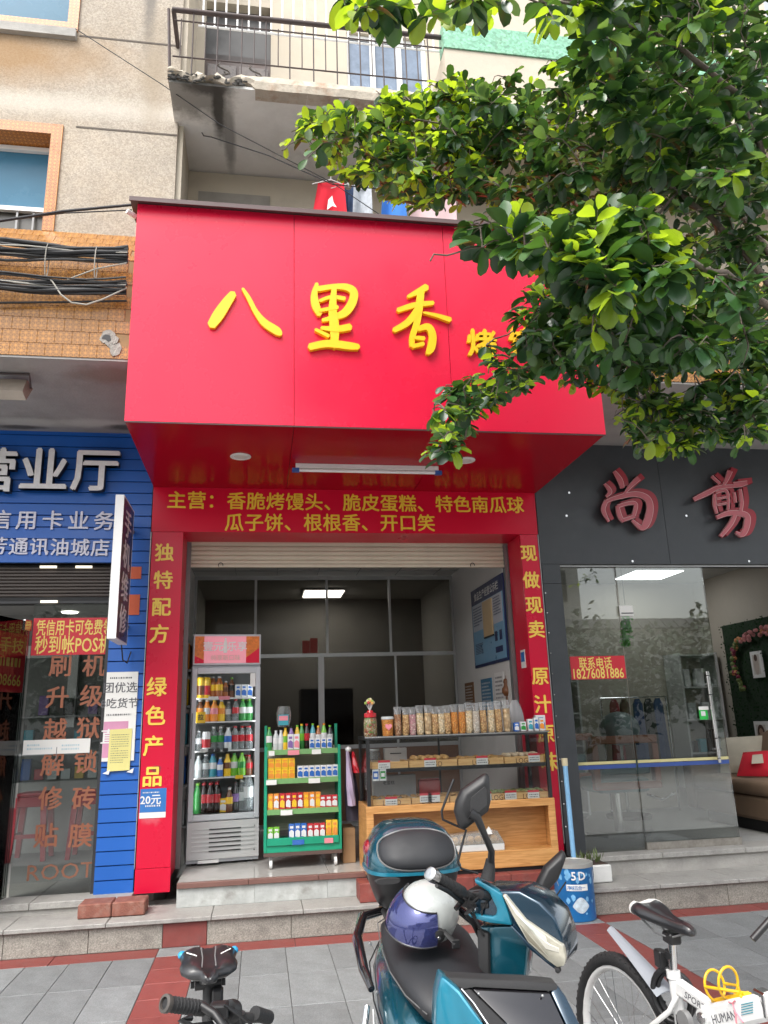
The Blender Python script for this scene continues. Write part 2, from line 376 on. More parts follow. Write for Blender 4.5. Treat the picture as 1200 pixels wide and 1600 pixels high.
# patterned tiles
def tilemat(name, a, bcol, k):
    m = mat(name, a, .3, var=.15, vs=9, rnd=.12, dirt=.25, dcol=(.22,.11,.05), ds=12); n = m.node_tree.nodes; L = m.node_tree.links; b = n['Principled BSDF']
    src = b.inputs['Base Color'].links[0].from_socket; tc = n.new('ShaderNodeTexCoord'); sp = n.new('ShaderNodeSeparateXYZ'); L.new(tc.outputs['Object'], sp.inputs[0])
    def M(op, x, y=None):
        q = n.new('ShaderNodeMath'); q.operation = op
        for i, s in enumerate((x, y)):
            if s is None: continue
            if isinstance(s, (int, float)): q.inputs[i].default_value = s
            else: L.new(s, q.inputs[i])
        return q.outputs[0]
    def tri(v): return M('ABSOLUTE', M('SUBTRACT', M('MULTIPLY', M('FRACT', M('ADD', M('MULTIPLY', v, 1/k), 20.5)), 2.), 1.))
    a, c = tri(sp.outputs[0]), tri(M('ADD', sp.outputs[2], sp.outputs[1]))
    f = M('MULTIPLY', M('GREATER_THAN', M('ABSOLUTE', M('SUBTRACT', a, c)), .14), M('LESS_THAN', M('MAXIMUM', a, c), .88))
    f = M('MULTIPLY', M('MAXIMUM', f, M('MULTIPLY', M('LESS_THAN', M('MAXIMUM', a, c), .14), .6)), .82)
    mx = n.new('ShaderNodeMix'); mx.data_type = 'RGBA'; L.new(f, mx.inputs[0]); L.new(src, mx.inputs[6]); mx.inputs[7].default_value = (*bcol, 1); L.new(mx.outputs[2], b.inputs['Base Color'])
    return m
M_tile = tilemat('ochre_tile', (.50,.225,.042), (.12,.045,.012), .041)
M_tile2 = tilemat('frame_tile', (.56,.23,.05), (.18,.06,.018), .036)
M_grout = mat('tile_grout', (.30,.20,.10), .9, var=.2)
band = MB().box(-5,9,5.50,6.0,4.235,5.07).build('tile_band', M_grout, bld)
slope = MB().add([(-5,5.50,5.071),(9,5.50,5.071),(9,5.79,5.485),(-5,5.79,5.485),(-5,5.95,5.071),(9,5.95,5.071)], [(0,1,2,3),(0,3,4),(1,5,2),(3,2,5,4)]).build('sloped_band', M_grout, bld)
tw, th = .123, .105
tme = MB().box(-tw/2+.0012,tw/2-.0012,-.005,.004,-th/2+.0012,th/2-.0012).mesh('tile', M_tile, bevel=.001)
sv = V((0,5.79-5.50,5.485-5.071)); sL = sv.length; sv.normalize(); sn = V((0,-sv.z,sv.y)); ths = sL/5
tms = MB().prism([V((-tw/2+.002,0,0))+sv*(-ths/2+.002), V((tw/2-.002,0,0))+sv*(-ths/2+.002), V((tw/2-.002,0,0))+sv*(ths/2-.002), V((-tw/2+.002,0,0))+sv*(ths/2-.002)], sn*.006).mesh('tile', M_tile)
for side in ((-2.15,-.99),(2.72,5.0)):
    for r in range(8):
        if side[0] > 0 and r > 4: continue
        x = side[0]+(tw/2 if r % 2 else 0)
        while x < side[1]:
            if not (abs(x+1.13) < .045 and r == 1): put('tile', tme, band, (x, 5.499, 4.235+th*(r+.5)-.003))
            x += tw
    if side[0] < 0:
        for r in range(5):
            x = side[0]+(tw/2 if r % 2 else 0)
            while x < side[1]: put('tile', tms, slope, V((x,5.50,5.071))+sv*(ths*(r+.5))); x += tw
M_sof2 = mat('beam_soffit', (.34,.325,.31), .85, var=.12, vs=3, bump=.3, bs=50, dirt=.35, dcol=(.17,.155,.14), ds=2.2)
for cx_, cy_, rx_, ry_, cc_, kk_ in ((-.45,.28,.28,.10,(.50,.49,.46),.9),(-1.05,.30,.35,.10,(.48,.47,.44),.85),(-.20,.36,.22,.07,(.04,.038,.035),.85),(-1.15,.42,.20,.05,(.05,.047,.04),.8),(-.15,-.75,.30,.16,(.22,.17,.14),.8)): blot(M_sof2, (cx_,cy_,-2), (rx_,ry_,20), cc_, kk_, 7, .5)
BX('soffit', M_sof2, bld, -8,10,5.502,7.6,4.216,4.233)
for pt, r in ((P(168,528,5.49),.07),(P(180,545,5.49),.05)):
    Rp = random.Random(int(r*1000)); ol = [pt+V((cos(t)*r*Rp.uniform(.6,1.25),-.004,sin(t)*r*Rp.uniform(.6,1.3))) for t in [i*2*pi/14 for i in range(14)]]
    bp_ = MB().prism(ol, (0,.012,0)).build('broken_patch', mat('patch_cement', (.34,.32,.29), .95, var=.4, vs=20, bump=.8, bs=70), bld)
    if r > .06: MB().prism([pt+V((cos(t)*r*Rp.uniform(.25,.6),-.0065,sin(t)*r*Rp.uniform(.2,.5))) for t in [i*2*pi/9 for i in range(9)]], (0,.003,0)).build('hole', M_black, bp_)
# flank walls of the ground floor
for nm, x0, x1, y0, y1, z0, z1 in (('party_wall',-.975,-.86,7.32,12,.0,4.2),('party_wall',2.60,2.73,7.44,12,.0,4.2)):
    BX(nm, M_plaster, bld, x0,x1,y0,y1,z0,z1)
# second floor recess: back wall, small window, ceiling is the balcony slab
BX('recess_wall', M_cream, bld, -.76,6,6.40,6.6,4.24,6.66)
BX('recess_window', mat('dull_pane', (.30,.28,.25), .35, var=.2), bld, -.62,.05,6.385,6.41,5.6,6.435)
# third floor wall
MB().box(-.76,-.63,6.6,6.8,6.82,11).box(.045,.85,6.6,6.8,6.82,11).box(1.72,6,6.6,6.8,6.82,11).box(-.63,.045,6.6,6.8,8.95,11).box(.85,1.72,6.6,6.8,8.75,11).box(.85,1.72,6.6,6.8,6.82,7.05).build('third_floor_wall', M_cream, bld)
dr = BX('door', mat('brown_door', (.085,.055,.048), .5, var=.2), bld, -.63,.045,6.66,6.70,6.82,8.25)
for x0, x1 in ((-.60,-.31),(-.28,.02)):
    BX('door_panel', mat('etched_panel', (.12,.095,.085), .3, var=.5, vs=18), dr, x0,x1,6.64,6.66,6.95,8.18)
    R1 = random.Random(5)
    for k in range(9):
        c = V(((x0+x1)/2, 6.635, 7.25+.1*k)); p = [c+V((.11*sin(t*1.1)*(1-t/7), 0, .03*t)) for t in range(6)]
        MB().tube([(2*c.x-q.x if k % 2 else q.x, q.y, q.z) for q in p], .006, 4).build('door_scroll', mat('scroll', (.26,.24,.22), .5), dr)
BX('door_frame', mat('frame_dark', (.05,.04,.038), .6), bld, -.63,.045,6.655,6.69,8.255,8.32)
BX('transom', mat('dark_room', (.03,.03,.03), .4), bld, -.63,.045,6.70,6.72,8.32,8.95)
wn = BX('window', mat('old_pane', (.17,.22,.30), .2, var=.35, vs=4), bld, .87,1.70,6.66,6.69,7.05,8.75)
for x in (.85,1.13,1.42,1.70): BX('frame', M_white, wn, x-.028,x+.028,6.63,6.66,7.0,8.75)
for z in (7.03,7.9,8.72): BX('frame', M_white, wn, .88,1.69,6.635,6.655,z-.025,z+.025)
BX('curtain', mat('blue_curtain', (.05,.17,.42), .7, var=.25, vs=7), wn, .90,1.40,6.655,6.659,7.06,7.88)
# left-hand windows
M_pane = mat('window_pane', (.055,.16,.25), .25, var=.12, vs=2, spec=.15)
M_panel = mat('window_lower_pane', (.07,.065,.055), .3, var=.3, vs=5)
def lwindow(z0, z1, xr, zm):
    wn = BX('window', M_pane, bld, -4,xr-.09,YW+.19,YW+.21,zm,z1-.1)
    fr = MB().box(xr-.09,xr,YW-.02,YW+.25,z0,z1).box(-4,xr-.09,YW-.02,YW+.25,z1-.10,z1)
    if z0 > 7: fr.box(-4,xr-.09,YW-.02,YW+.25,z0,z0+.09)
    fr.build('tiled_surround', M_tile2, wn)
    if zm > z0+.1: BX('lower_pane', M_panel, wn, -4,xr-.09,YW+.2,YW+.215,z0,zm)
    for z in (zm, z1-.13): BX('frame', M_white, wn, -4,xr-.092,YW+.15,YW+.188,z-.02,z+.02)
    MB().box(xr-.125,xr-.092,YW+.15,YW+.195,z0,z1-.10).build('frame', M_white, wn)
    if zm > z0+.1:
        for x in (-2.05,-1.92): BX('security_bar', M_grey, wn, x-.008,x+.008,YW+.16,YW+.17,z0,zm-.02)
lwindow(5.49, 6.53, -1.70, 5.80)
lwindow(7.53, 9.2, -1.655, 7.62)
BX('sill', M_conc, bld, -4,-1.66,YW-.05,YW,7.44,7.528)

# ---------------------------------------------------------------- balcony
ba = thing('balcony', 'weathered concrete balcony with a thin brown railing above the red sign', 'balcony', (1,5.36,6.675))
M_bslab = mat('balcony_slab', (.80,.79,.76), .8, var=.1, vs=2, bump=.15, bs=50, dirt=.22, dcol=(.2,.18,.15), ds=1.2)
sl_ = MB().add([(-.79,5.36,6.675),(1.56,5.36,6.675),(1.56,6.62,6.675),(-.79,6.62,6.675),(-.79,5.36,6.70),(1.56,5.36,6.70),(1.56,6.62,6.82),(-.79,6.62,6.82)],
    [(0,3,2,1),(4,5,6,7),(0,1,5,4),(1,2,6,5),(2,3,7,6),(3,0,4,7)]).build('slab', M_bslab, ba)
blot(M_bslab, (-1.62,.10,0), (.30,.26,1), (.17,.165,.15), .8, 9, .7); blot(M_bslab, (-1.40,.22,0), (.055,.36,1), (.05,.048,.042), .95, 10, .45); blot(M_bslab, (-1.32,.55,0), (.05,.40,1), (.22,.215,.20), .8, 8, .4)
blot(M_bslab, (-1.48,.0,0), (.20,.10,1), (.06,.055,.05), .9, 14, .6)
fm = mat('fascia_plaster', (.50,.44,.36), .85, var=.2, vs=4, bump=.6, bs=40, dirt=.75, dcol=(.27,.12,.05), ds=5)
R2 = random.Random(11); fb = MB(); n = 60; rings = []
for i in range(n+1):
    x = -.80+2.37*i/n; e = .02*R2.random()*(1.6 if x < -.2 else .6); zt = 6.81-(.03+.03*sin(i*1.7) if x < -.25 else 0)-e; zb = 6.672+(.035+.02*sin(i*.9) if x < -.1 else 0)+e*.3
    rings.append([(x,5.345-e*.3,zb),(x,5.335-e,(zb+zt)/2),(x,5.345,zt),(x,5.47,zt+.005),(x,5.47,zb)])
fb.loft(rings).build('fascia', fm, ba)
mk = mat('black_mould', (.045,.042,.038), .95, var=.5, vs=14, bump=.7, bs=60)
R2 = random.Random(4); b = MB()
for i in range(70):
    x = -.78+R2.random()**1.3*.62; z = 6.69+R2.uniform(-.01,.06); b.ball((x, 5.338-R2.random()*.012, z), (R2.uniform(.008,.03),.006,R2.uniform(.006,.016)), 6, 4)
b.build('mould_growth', mk, ba, kind='stuff')
MB().ball((-.77,5.36,6.80), (.04,.03,.025), 9, 5).build('loose_plaster', M_cream, ba)
zr = 7.49
MB().tube([(-.80,5.42,zr),(1.56,5.42,zr+.02)], .022, 10).build('top_rail', M_rust, ba, smooth=50)
for z in (7.38,7.0): MB().tube([(-.78,5.42,z),(1.56,5.42,z+.01)], .007, 6).build('rail', M_rust, ba)
MB().tube([(-.795,5.42,6.8),(-.83,5.42,7.49)], .014, 6).build('post', M_rust, ba)
MB().tube([(-.79,5.42,7.49),(-.79,6.6,7.49)], .02, 8).build('side_rail', M_rust, ba)
bm_ = MB().tube([(0,0,0),(0,0,.70)], .0065, 6).mesh('bar', M_rust); bm2 = MB().tube([(0,0,0),(0,0,.40)], .0055, 6).mesh('bar', M_rust)
for i in range(11): put('bar', bm_, ba, (-.62+i*.205, 5.42, 6.79))
for i in range(11): put('bar', bm2, ba, (-.72+i*.205, 5.42, 7.0))
gr = thing('window_grille', 'white upright burglar bars above the balcony railing', 'grille', (1,5.6,7.5))
wb = MB().tube([(0,0,0),(0,0,1.2)], .009, 6).mesh('bar', M_white)
for i in range(26): put('bar', wb, gr, (-.56+i*.1, 5.62, 7.56))
for z in (7.56,8.3): MB().tube([(-.6,5.62,z),(2.05,5.62,z)], .01, 6).build('crossbar', M_white, gr)
# neighbour's green mosaic parapet
gp = thing('parapet', 'pale green mosaic parapet of the next balcony, half behind leaves', 'parapet', (3,5.36,6.7))
M_mos = mat('green_mosaic', (.20,.45,.30), .35, var=.15, vs=30, dirt=.2, dcol=(.3,.3,.22), ds=4); stain(M_mos, .3, 45)
BX('mosaic_panel', M_mos, gp, 1.56,6,5.345,5.5,7.33,7.60); BX('slab', M_cream, gp, 1.565,6,5.36,6.6,6.70,7.328)

# ---------------------------------------------------------------- red sign box
sg = thing('sign_box', 'big projecting red shop sign box with yellow brush lettering', 'sign', (.85,5.37,3.69))
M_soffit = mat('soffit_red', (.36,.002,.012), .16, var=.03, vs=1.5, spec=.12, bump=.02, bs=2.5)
XL, XR_, YF, ZB, ZT = -.978, 2.69, 5.37, 3.69, 5.50
for a, b_ in ((XL,.232),(.236,1.452),(1.456,XR_)): BX('front_panel', M_red, sg, a,b_,YF,YF+.012,ZB,ZT)
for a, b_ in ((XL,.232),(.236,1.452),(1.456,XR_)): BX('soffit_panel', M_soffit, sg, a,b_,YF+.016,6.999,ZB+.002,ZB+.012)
for xa in (XL, XR_-.012): BX('side_panel', M_red, sg, xa,xa+.012,YF+.014,6.99,ZB+.014,ZT)
BX('top_panel', M_cap, sg, XL+.015,XR_-.015,YF+.02,6.99,ZT-.03,ZT-.015); BX('light_stop', M_blackm, sg, XL+.015,XR_-.015,YF+.02,6.985,ZB+.013,ZB+.03)  # the black sheet is added unseen above the soffit to stop light leaks
BX('bottom_trim', M_cap, sg, XL,XR_,YF+.002,YF+.013,ZB-.010,ZB-.001)
MB().box(-1.03,2.74,5.30,5.62,5.505,5.515).box(-1.03,2.74,5.297,5.307,5.475,5.505).build('cap_flashing', M_cap, sg)
MB().cyl((-1.0,5.45,5.44),(-1.06,5.4,5.45),.02,8).build('cable_bracket', M_white, sg)
def stroke_glyph(strokes, nm):
    b = MB()
    for si, st_ in enumerate(strokes):
        pts = [V((290+x/2.353, 400+y/2.353, w2*1.22/2.353)) for x, y, w2 in st_]
        fine = []
        for i in range(len(pts)-1):
            p0, p1, p2, p3 = pts[max(i-1,0)], pts[i], pts[i+1], pts[min(i+2,len(pts)-1)]
            for k in range(6):
                t = k/6; fine.append(.5*((2*p1)+(p2-p0)*t+(2*p0-5*p1+4*p2-p3)*t*t+(3*p1-p0-3*p2+p3)*t**3))
        fine.append(pts[-1]); L, Rr = [], []
        for i, p in enumerate(fine):
            t = fine[min(i+1,len(fine)-1)]-fine[max(i-1,0)]; d = V((t.x,t.y)).normalized(); nn = V((-d.y,d.x)); hw = max(p.z,2)*.5
            L.append((p.x+nn.x*hw, p.y+nn.y*hw)); Rr.append((p.x-nn.x*hw, p.y-nn.y*hw))
        s0, s1 = fine[0], fine[-1]; d0 = (fine[0]-fine[1]); d0 = V((d0.x,d0.y)).normalized()*s0.z*.3; d1 = fine[-1]-fine[-2]; d1 = V((d1.x,d1.y)).normalized()*s1.z*.3
        poly = L+[(s1.x+d1.x,s1.y+d1.y)]+Rr[::-1]+[(s0.x+d0.x,s0.y+d0.y)]
        w3 = [P(x,y,YF) for x,y in poly]; th_ = .030+.0012*si; m_ = len(L); vv = [p+V((0,-th_,0)) for p in w3]+[p+V((0,-.002,0)) for p in w3]; N = len(w3)
        f = [(i,i+1,2*m_-1-i+0,2*m_-i) if False else (i, i+1, N-2-(i+1), N-2-i) for i in range(m_-1)]
        f += [(N-1,0,N-2), (m_-1,m_,m_+1)]
        b.add(vv, f+[(i,(i+1)%N,N+(i+1)%N,N+i) for i in range(N)])
    return b.build(nm, M_yel, sg)
stroke_glyph([[(176,145,22),(150,180,30),(120,225,34),(95,262,26)], [(210,127,8),(232,162,13),(258,212,15),(290,252,22),(335,282,24),(350,295,12)]], 'character')
stroke_glyph([[(482,108,10),(472,150,20),(478,190,24),(492,222,16)], [(486,128,16),(540,120,15),(592,122,20),(617,142,24),(609,182,26),(584,215,24),(545,232,16),(502,243,10)],
    [(492,172,9),(535,158,11),(584,164,12)], [(545,126,15),(539,200,24),(546,270,28),(546,342,20)], [(492,208,10),(558,196,12)], [(498,272,10),(556,276,18),(604,268,20)], [(476,278,9),(525,302,11)], [(455,342,20),(520,330,22),(598,338,22),(634,342,16)]], 'character')
stroke_glyph([[(884,120,20),(856,136,18),(815,156,9)], [(778,206,14),(840,187,16),(908,179,12)], [(862,140,22),(856,200,22),(846,258,20),(832,300,18),(830,338,14)], [(852,204,22),(815,250,20),(764,280,15)],
    [(872,215,6),(920,226,11),(970,242,15)], [(852,276,14),(888,268,20),(905,300,22),(899,345,24),(886,364,14)], [(838,307,10),(874,311,13)], [(832,340,12),(872,330,12)]], 'character')
sz = (P(750,535,YF)-P(750,585,YF)).length
chars(sg, '烤馍', M_yel, P(752,538,YF)+V((0,-.002,0)), P(817,536,YF)-P(752,538,YF), .255, bold=.035, ext=.05)
for x, y in ((376,713),(727,719)):
    dl = thing('downlight', 'unlit round white downlight %s' % ('left of the tube lamp in the red canopy' if x < 500 else 'right of the tube lamp in the red canopy'), 'lamp', PZ(x,y,ZB), 'downlights in the red canopy')
    c = PZ(x,y,ZB)+V((0,0,-.006)); MB().lathe([(.085,.006),(.085,0),(.06,-.004),(.055,.002)], c, 20).build('rim', M_white, dl, smooth=30); MB().lathe([(.055,.001),(.05,-.002),(.0,-.004)], c, 16).build('lens', mat('frosted', (.62,.62,.58), .3), dl)
tl = thing('tube_lamp', 'long white fluorescent tube with blue ends under the red canopy', 'lamp', PZ(572,728,ZB))
a, b_ = PZ(462,725,ZB), PZ(682,733,ZB); a.z = b_.z = ZB-.055; b_.y = a.y
BX('batten', M_white, tl, a.x,b_.x,a.y-.02,a.y+.02,ZB-.038,ZB); MB().cyl(a+V((.03,0,0)),b_-V((.03,0,0)),.014,12).build('tube', mat('tube_glass', (.85,.85,.84), .3), tl, smooth=50)
for p in (a, b_): BX('end_cap', mat('blue_cap', (.04,.12,.38), .4), tl, p.x-.03,p.x+.03,a.y-.017,a.y+.017,ZB-.072,ZB-.0385)

# ---------------------------------------------------------------- red portal with lettering
po = thing('shopfront_portal', 'red panelled portal with yellow lettering framing the bakery opening', 'shopfront', (.85,7.0,.3))
BX('header_panel', M_reddk, po, -.98,2.68,7.0,7.03,3.272,3.72); BX('header_soffit', M_reddk, po, -.70,2.50,7.031,7.40,3.272,3.284)
M_redcol = mat('column_red', (.60,.008,.040), .28, var=.04, vs=2, spec=.3); blot(M_redcol, (-1.72,0,.62), (.085,1,.10), (.62,.22,.25), .7, 16, .8, hard=.5); blot(M_redcol, (-1.70,0,.92), (.04,1,.03), (.13,.05,.06), .8, 20, .8)
BX('column_panel', M_redcol, po, -.972,-.70,7.003,7.03,.46,3.268); BX('column_panel', M_redcol, po, 2.497,2.672,7.003,7.03,.37,3.268)
BX('kick_panel', M_redcol, po, -.975,-.697,6.999,7.03,.275,.457)
BX('reveal_panel', M_reddk, po, -.712,-.70,7.031,7.40,.38,3.270); BX('reveal_panel', M_reddk, po, 2.497,2.509,7.031,7.40,.38,3.270)
for x0 in (-.985,2.675): BX('edge_trim', M_alu, po, x0,x0+.006,6.997,7.03,.46,3.268)
PS = 1202/7.2
def row(s, x0, y0, x1, y1, size, n=None):
    a, b_ = P(x0,y0,6.998), P(x1,y1,6.998); chars(po, s, M_gold, a, (b_-a)/(len(s)-1), size, bold=.022, ext=.012)
row('主营：香脆烤馒头、脆皮蛋糕、特色南瓜球', 276, 781, 805, 789, .178)
row('瓜子饼、根根香、开口笑', 366, 816, 666, 817, .178)
M_yel2 = mat('column_letter', (.90,.62,.09), .4, var=.03)
for s, pts in (('独特配方绿色产品', ((257,863),(255,906),(252,948),(249,990),(245,1073),(243,1118),(240,1165),(238,1213))),
               ('现做现卖原汁原味', ((826,864),(830,906),(834,945),(838,983),(844,1056),(848,1100),(853,1146),(858,1190)))):
    for ch, (x, y) in zip(s, pts): chars(po, ch, M_yel2, P(x,y,7.001), (0,0,0), .172, bold=.03, ext=.01)
st_ = thing('sticker', 'blue and white 20 yuan promotion sticker on the left red column', 'sticker', P(239,1260,7.0))
c = P(239,1255,6.999); hx, hz = .105, .115
BX('sheet', mat('sticker_blue', (.03,.16,.46), .35), st_, c.x-hx,c.x+hx,7.0,7.002,c.z-.07,c.z+hz); BX('sheet', M_paper, st_, c.x-hx,c.x+hx,7.0,7.002,c.z-hz,c.z-.071)
line(st_, '20元', M_white, c+V((-.02,-.001,.03)), .085, bold=.03); print_rows(st_, M_white, c+V((-.02,-.001,.085)), XR, ZU, .13, .02, 1, 3); print_rows(st_, M_white, c+V((0,-.001,-.02)), XR, ZU, .12, .03, 1, 5)
# roller shutter
rs = thing('roller_shutter', 'cream roller shutter mostly rolled up above the bakery opening', 'shutter', (.8,7.45,3.0))
M_shut = mat('shutter_cream', (.62,.57,.45), .4, var=.1, dirt=.25, dcol=(.35,.3,.22), ds=3)
smh = MB().prism([(0,0,0),(0,-.012,.012),(0,-.012,.034),(0,0,.044),(0,.01,.044),(0,.01,0)], (3.15,0,0)).mesh('slat', M_shut)
for i in range(6): put('slat', smh, rs, (-.69, 7.45, 3.06+i*.046))
BX('bottom_bar', M_shut, rs, -.69,2.46,7.43,7.47,3.03,3.058, bevel=.003)
for x in (-.38,2.12): MB().tube([(x+.022*cos(t),7.425,3.05+.022*sin(t)) for t in [i*pi/6-.3 for i in range(9)]], .004, 6).build('pull_hook', M_blackm, rs)
for x0 in (-.70,2.455): BX('guide_rail', M_grey, rs, x0,x0+.04,7.41,7.49,.38,3.27)
# ---------------------------------------------------------------- bakery room
room = thing('bakery_room', 'plain pale walled bakery interior behind the red portal', 'room', (.8,8.5,.38))
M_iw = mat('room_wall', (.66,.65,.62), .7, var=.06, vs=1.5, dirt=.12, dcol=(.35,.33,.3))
BX('side_wall', M_iw, room, 2.45,2.58,7.495,12,.376,3.40); BX('side_wall', M_iw, room, -.86,-.80,7.495,12,.376,3.40)
ceil = BX('ceiling', mat('ceiling_tile', (.55,.54,.51), .8, var=.05), room, -.80,2.45,7.43,12.2,3.36,3.40)
for i in range(7): BX('ceiling_seam', M_grey, ceil, -.8+i*.5,-.794+i*.5,7.5,9.58,3.352,3.36)
for y in (8.1,8.7,9.3): BX('ceiling_seam', M_grey, ceil, -.8,2.45,y,y+.006,3.3525,3.3595)
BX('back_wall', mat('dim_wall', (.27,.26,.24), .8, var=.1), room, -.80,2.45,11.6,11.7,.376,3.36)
pt = thing('partition', 'dark glazed aluminium partition across the back of the bakery', 'partition', (.8,9.6,.38))
G_part = glassmat('smoked_glass', (.40,.38,.35), .14, .08)
YP = 9.6
for z in (.42,1.27,2.36,3.32):
    BX('rail', M_alu, pt, -.80,2.449,YP-.02,YP+.02,z-.022,z+.022)
for xx in (-.78,-.055,.825,1.62,2.43):
    BX('mullion', M_alu, pt, xx-.014,xx+.014,YP-.021,YP+.021,2.383,3.297)
for xx, wd in ((-.78,.014),(-.055,.014),(.745,.035),(1.67,.012),(2.43,.014)):
    BX('mullion', M_white if wd > .03 else M_alu, pt, xx-wd,xx+wd,YP-.023,YP+.023,.443,2.337)
for a, b in ((-.765,-.07),(-.04,.81),(.84,1.605),(1.635,2.415)): BX('glass_panel', G_part, pt, a,b,YP-.003,YP+.003,2.383,3.297)
for a, b in ((-.765,-.07),(-.04,.709),(.781,1.657),(1.683,2.415)):
    BX('glass_panel', G_part, pt, a,b,YP-.003,YP+.003,1.293,2.337); BX('lower_board', mat('brown_board', (.16,.075,.04), .6, var=.2), pt, a,b,YP-.006,YP+.006,.443,1.247)
cl_ = thing('ceiling_lamp', 'bright square panel lamp glowing behind the dark bakery partition', 'lamp', (.82,10.3,3.3))
c = PZ(505,931,3.3)
BX('diffuser', mat('lamp_bright', (.9,.9,.9), .5, emit=(.95,.98,1), es=14.), cl_, c.x-.27,c.x+.27,c.y-.28,c.y+.28,3.318,3.33); BX('frame', M_white, cl_, c.x-.29,c.x+.29,c.y-.30,c.y+.30,3.331,3.355)
for i, x in enumerate((478,490)):
    c = P(x,1012,9.59); tag(BX('red_charm', mat('charm_red', (.28,.03,.02), .6), None, c.x-.045,c.x+.045,9.555,9.575,2.385,2.385+.15+.03*i, origin=(c.x,9.57,2.385)), '%s dark red packet standing on the partition rail' % ('shorter' if i == 0 else 'taller'), 'packet')
# right wall: notice board, posters, gourd
XW = 2.449
def W(x, y): return PP(x, y, (XW,0,0), (1,0,0))
YU = V((0,-1,0))                       # text on the right wall reads towards the street
def wallcard(parent, name, mt, y0, y1, z0, z1, th=.006, off=0): return BX(name, mt, parent, XW-off-th,XW-off,y0,y1,z0,z1)
nb = thing('notice_board', 'large blue licence notice board hung on the bakery side wall', 'board', (XW,8.1,2.5))
M_bb = mat('board_blue', (.16,.34,.50), .3, var=.06); M_nvy = mat('board_navy', (.01,.02,.09), .4)
wallcard(nb, 'frame', M_nvy, 7.46,8.68,2.10,2.98, .014); wallcard(nb, 'sheet', M_bb, 7.49,8.65,2.13,2.80, .004, .0145); wallcard(nb, 'sheet', mat('board_pale', (.42,.45,.50), .4), 7.52,8.62,2.50,2.795, .002, .019)
line(nb, '食品生产经营公示栏', M_white, (XW-.02,8.07,2.885), .10, YU, ZU, width=.92)
wallcard(nb, 'certificate', mat('certificate', (.50,.36,.20), .5), 7.85,8.18,2.40,2.78, .014, .0215); wallcard(nb, 'certificate_edge', M_black, 7.84,8.19,2.385,2.40, .013, .0215)
for y, z, ww, hh, k in ((8.42,2.66,.34,.22,1),(7.68,2.68,.26,.2,2),(8.42,2.30,.3,.12,3)): print_rows(nb, M_nvy, (XW-.0225,y,z), YU, ZU, ww, hh, 7, k)
for y in (7.62,7.78): wallcard(nb, 'mark', M_nvy, y-.04,y+.04,2.32,2.42, .002, .0205)
wallcard(nb, 'mark', M_nvy, 7.58,7.82,2.2,2.26, .002, .0205)
for nm, lab, mt, q in (('poster','dark blue and teal price poster under the notice board', mat('poster_teal', (.05,.20,.34), .4, var=.3, vs=8), (W(752,1062),W(771,1100))),
                       ('poster','white instruction sheet with small icons beside the hanging gourd', M_paper, (W(773,1052),W(790,1098))),
                       ('plaque','narrow wooden plaque on the wall behind the snack bags', mat('plaque_wood', (.20,.09,.03), .5), (W(727,1068),W(742,1098)))):
    a, b = q; y0, y1 = sorted((a.y,b.y)); z0, z1 = sorted((a.z,b.z)); z0 -= .12
    t = thing(nm, lab, nm, (XW,(y0+y1)/2,(z0+z1)/2)); wallcard(t, 'sheet', mt, y0,y1,z0,z1, .008)
    print_rows(t, M_print if mt is M_paper else M_white, (XW-.009,(y0+y1)/2,(z0+z1)/2), YU, ZU, (y1-y0)*.8, (z1-z0)*.85, 9, 4)
gd = thing('gourd', 'brown dried gourd hanging on a string by the bakery side wall', 'gourd', W(793,1075))
c = P(792,1076,7.62); M_gd = mat('gourd_skin', (.17,.065,.022), .35, var=.25, vs=12)
MB().lathe([(.0,-.075),(.03,-.07),(.052,-.035),(.05,0),(.03,.03),(.027,.045),(.034,.065),(.028,.09),(.008,.10),(.005,.13)], c, 16).build('body', M_gd, gd, smooth=60)
MB().tube([c+V((0,0,.13)),c+V((.02,.0,.6)),(2.447,7.62,c.z+.75)], .004, 5).build('string', M_wirew, gd); MB().cyl(c+V((0,0,-.075)),c+V((0,0,-.16)),.016,7).build('tassel', M_gd, gd)
ws = thing('wall_socket', 'small blue and white card stuck on the right red reveal', 'card', P(816,1030,7.2))
MB().box(2.490,2.4965,7.12,7.24,2.0,2.17).build('sheet', M_paper, ws); MB().box(2.488,2.4895,7.13,7.23,2.06,2.15).build('print', mat('sticker_blue', (.03,.16,.46)), ws)
tag(bpy.data.objects['wall_socket'], None); bpy.data.objects['wall_socket'].name = 'card'

# ---------------------------------------------------------------- packaged goods
BM = {}
def plast(nm, c, r=.18): return mat(nm, c, r, var=.05, coat=.6)
CC = dict(cola=plast('cola', (.018,.006,.004)), green=plast('drink_green', (.03,.27,.05)), lgreen=plast('drink_lime', (.16,.45,.03)), amber=plast('drink_amber', (.34,.10,.02)), orange=plast('drink_orange', (.75,.26,.03)),
    yellow=plast('drink_yellow', (.80,.50,.02)), pale=plast('drink_pale', (.55,.58,.58)), teal=plast('drink_teal', (.05,.32,.40)), blue=plast('drink_blue', (.03,.13,.45)), white=plast('drink_white', (.70,.70,.70)),
    red=plast('drink_red', (.50,.02,.03)), brown=plast('drink_brown', (.14,.05,.02)), pink=plast('drink_pink', (.75,.25,.30)), clear=glassmat('clear_bottle', (.86,.9,.9), .9, .05, .22, (.6,.65,.66)), black=plast('cap_black', (.02,.02,.02)), purple=plast('drink_purple', (.22,.12,.35)))
WORD = dict(cola='dark cola', green='green soda', lgreen='lime green drink', amber='amber juice', orange='orange juice', yellow='yellow juice', pale='pale drink', teal='teal drink', blue='blue drink', white='white milk drink', red='red drink', brown='brown tea', pink='pink drink', clear='clear water', black='black drink', purple='purple drink')
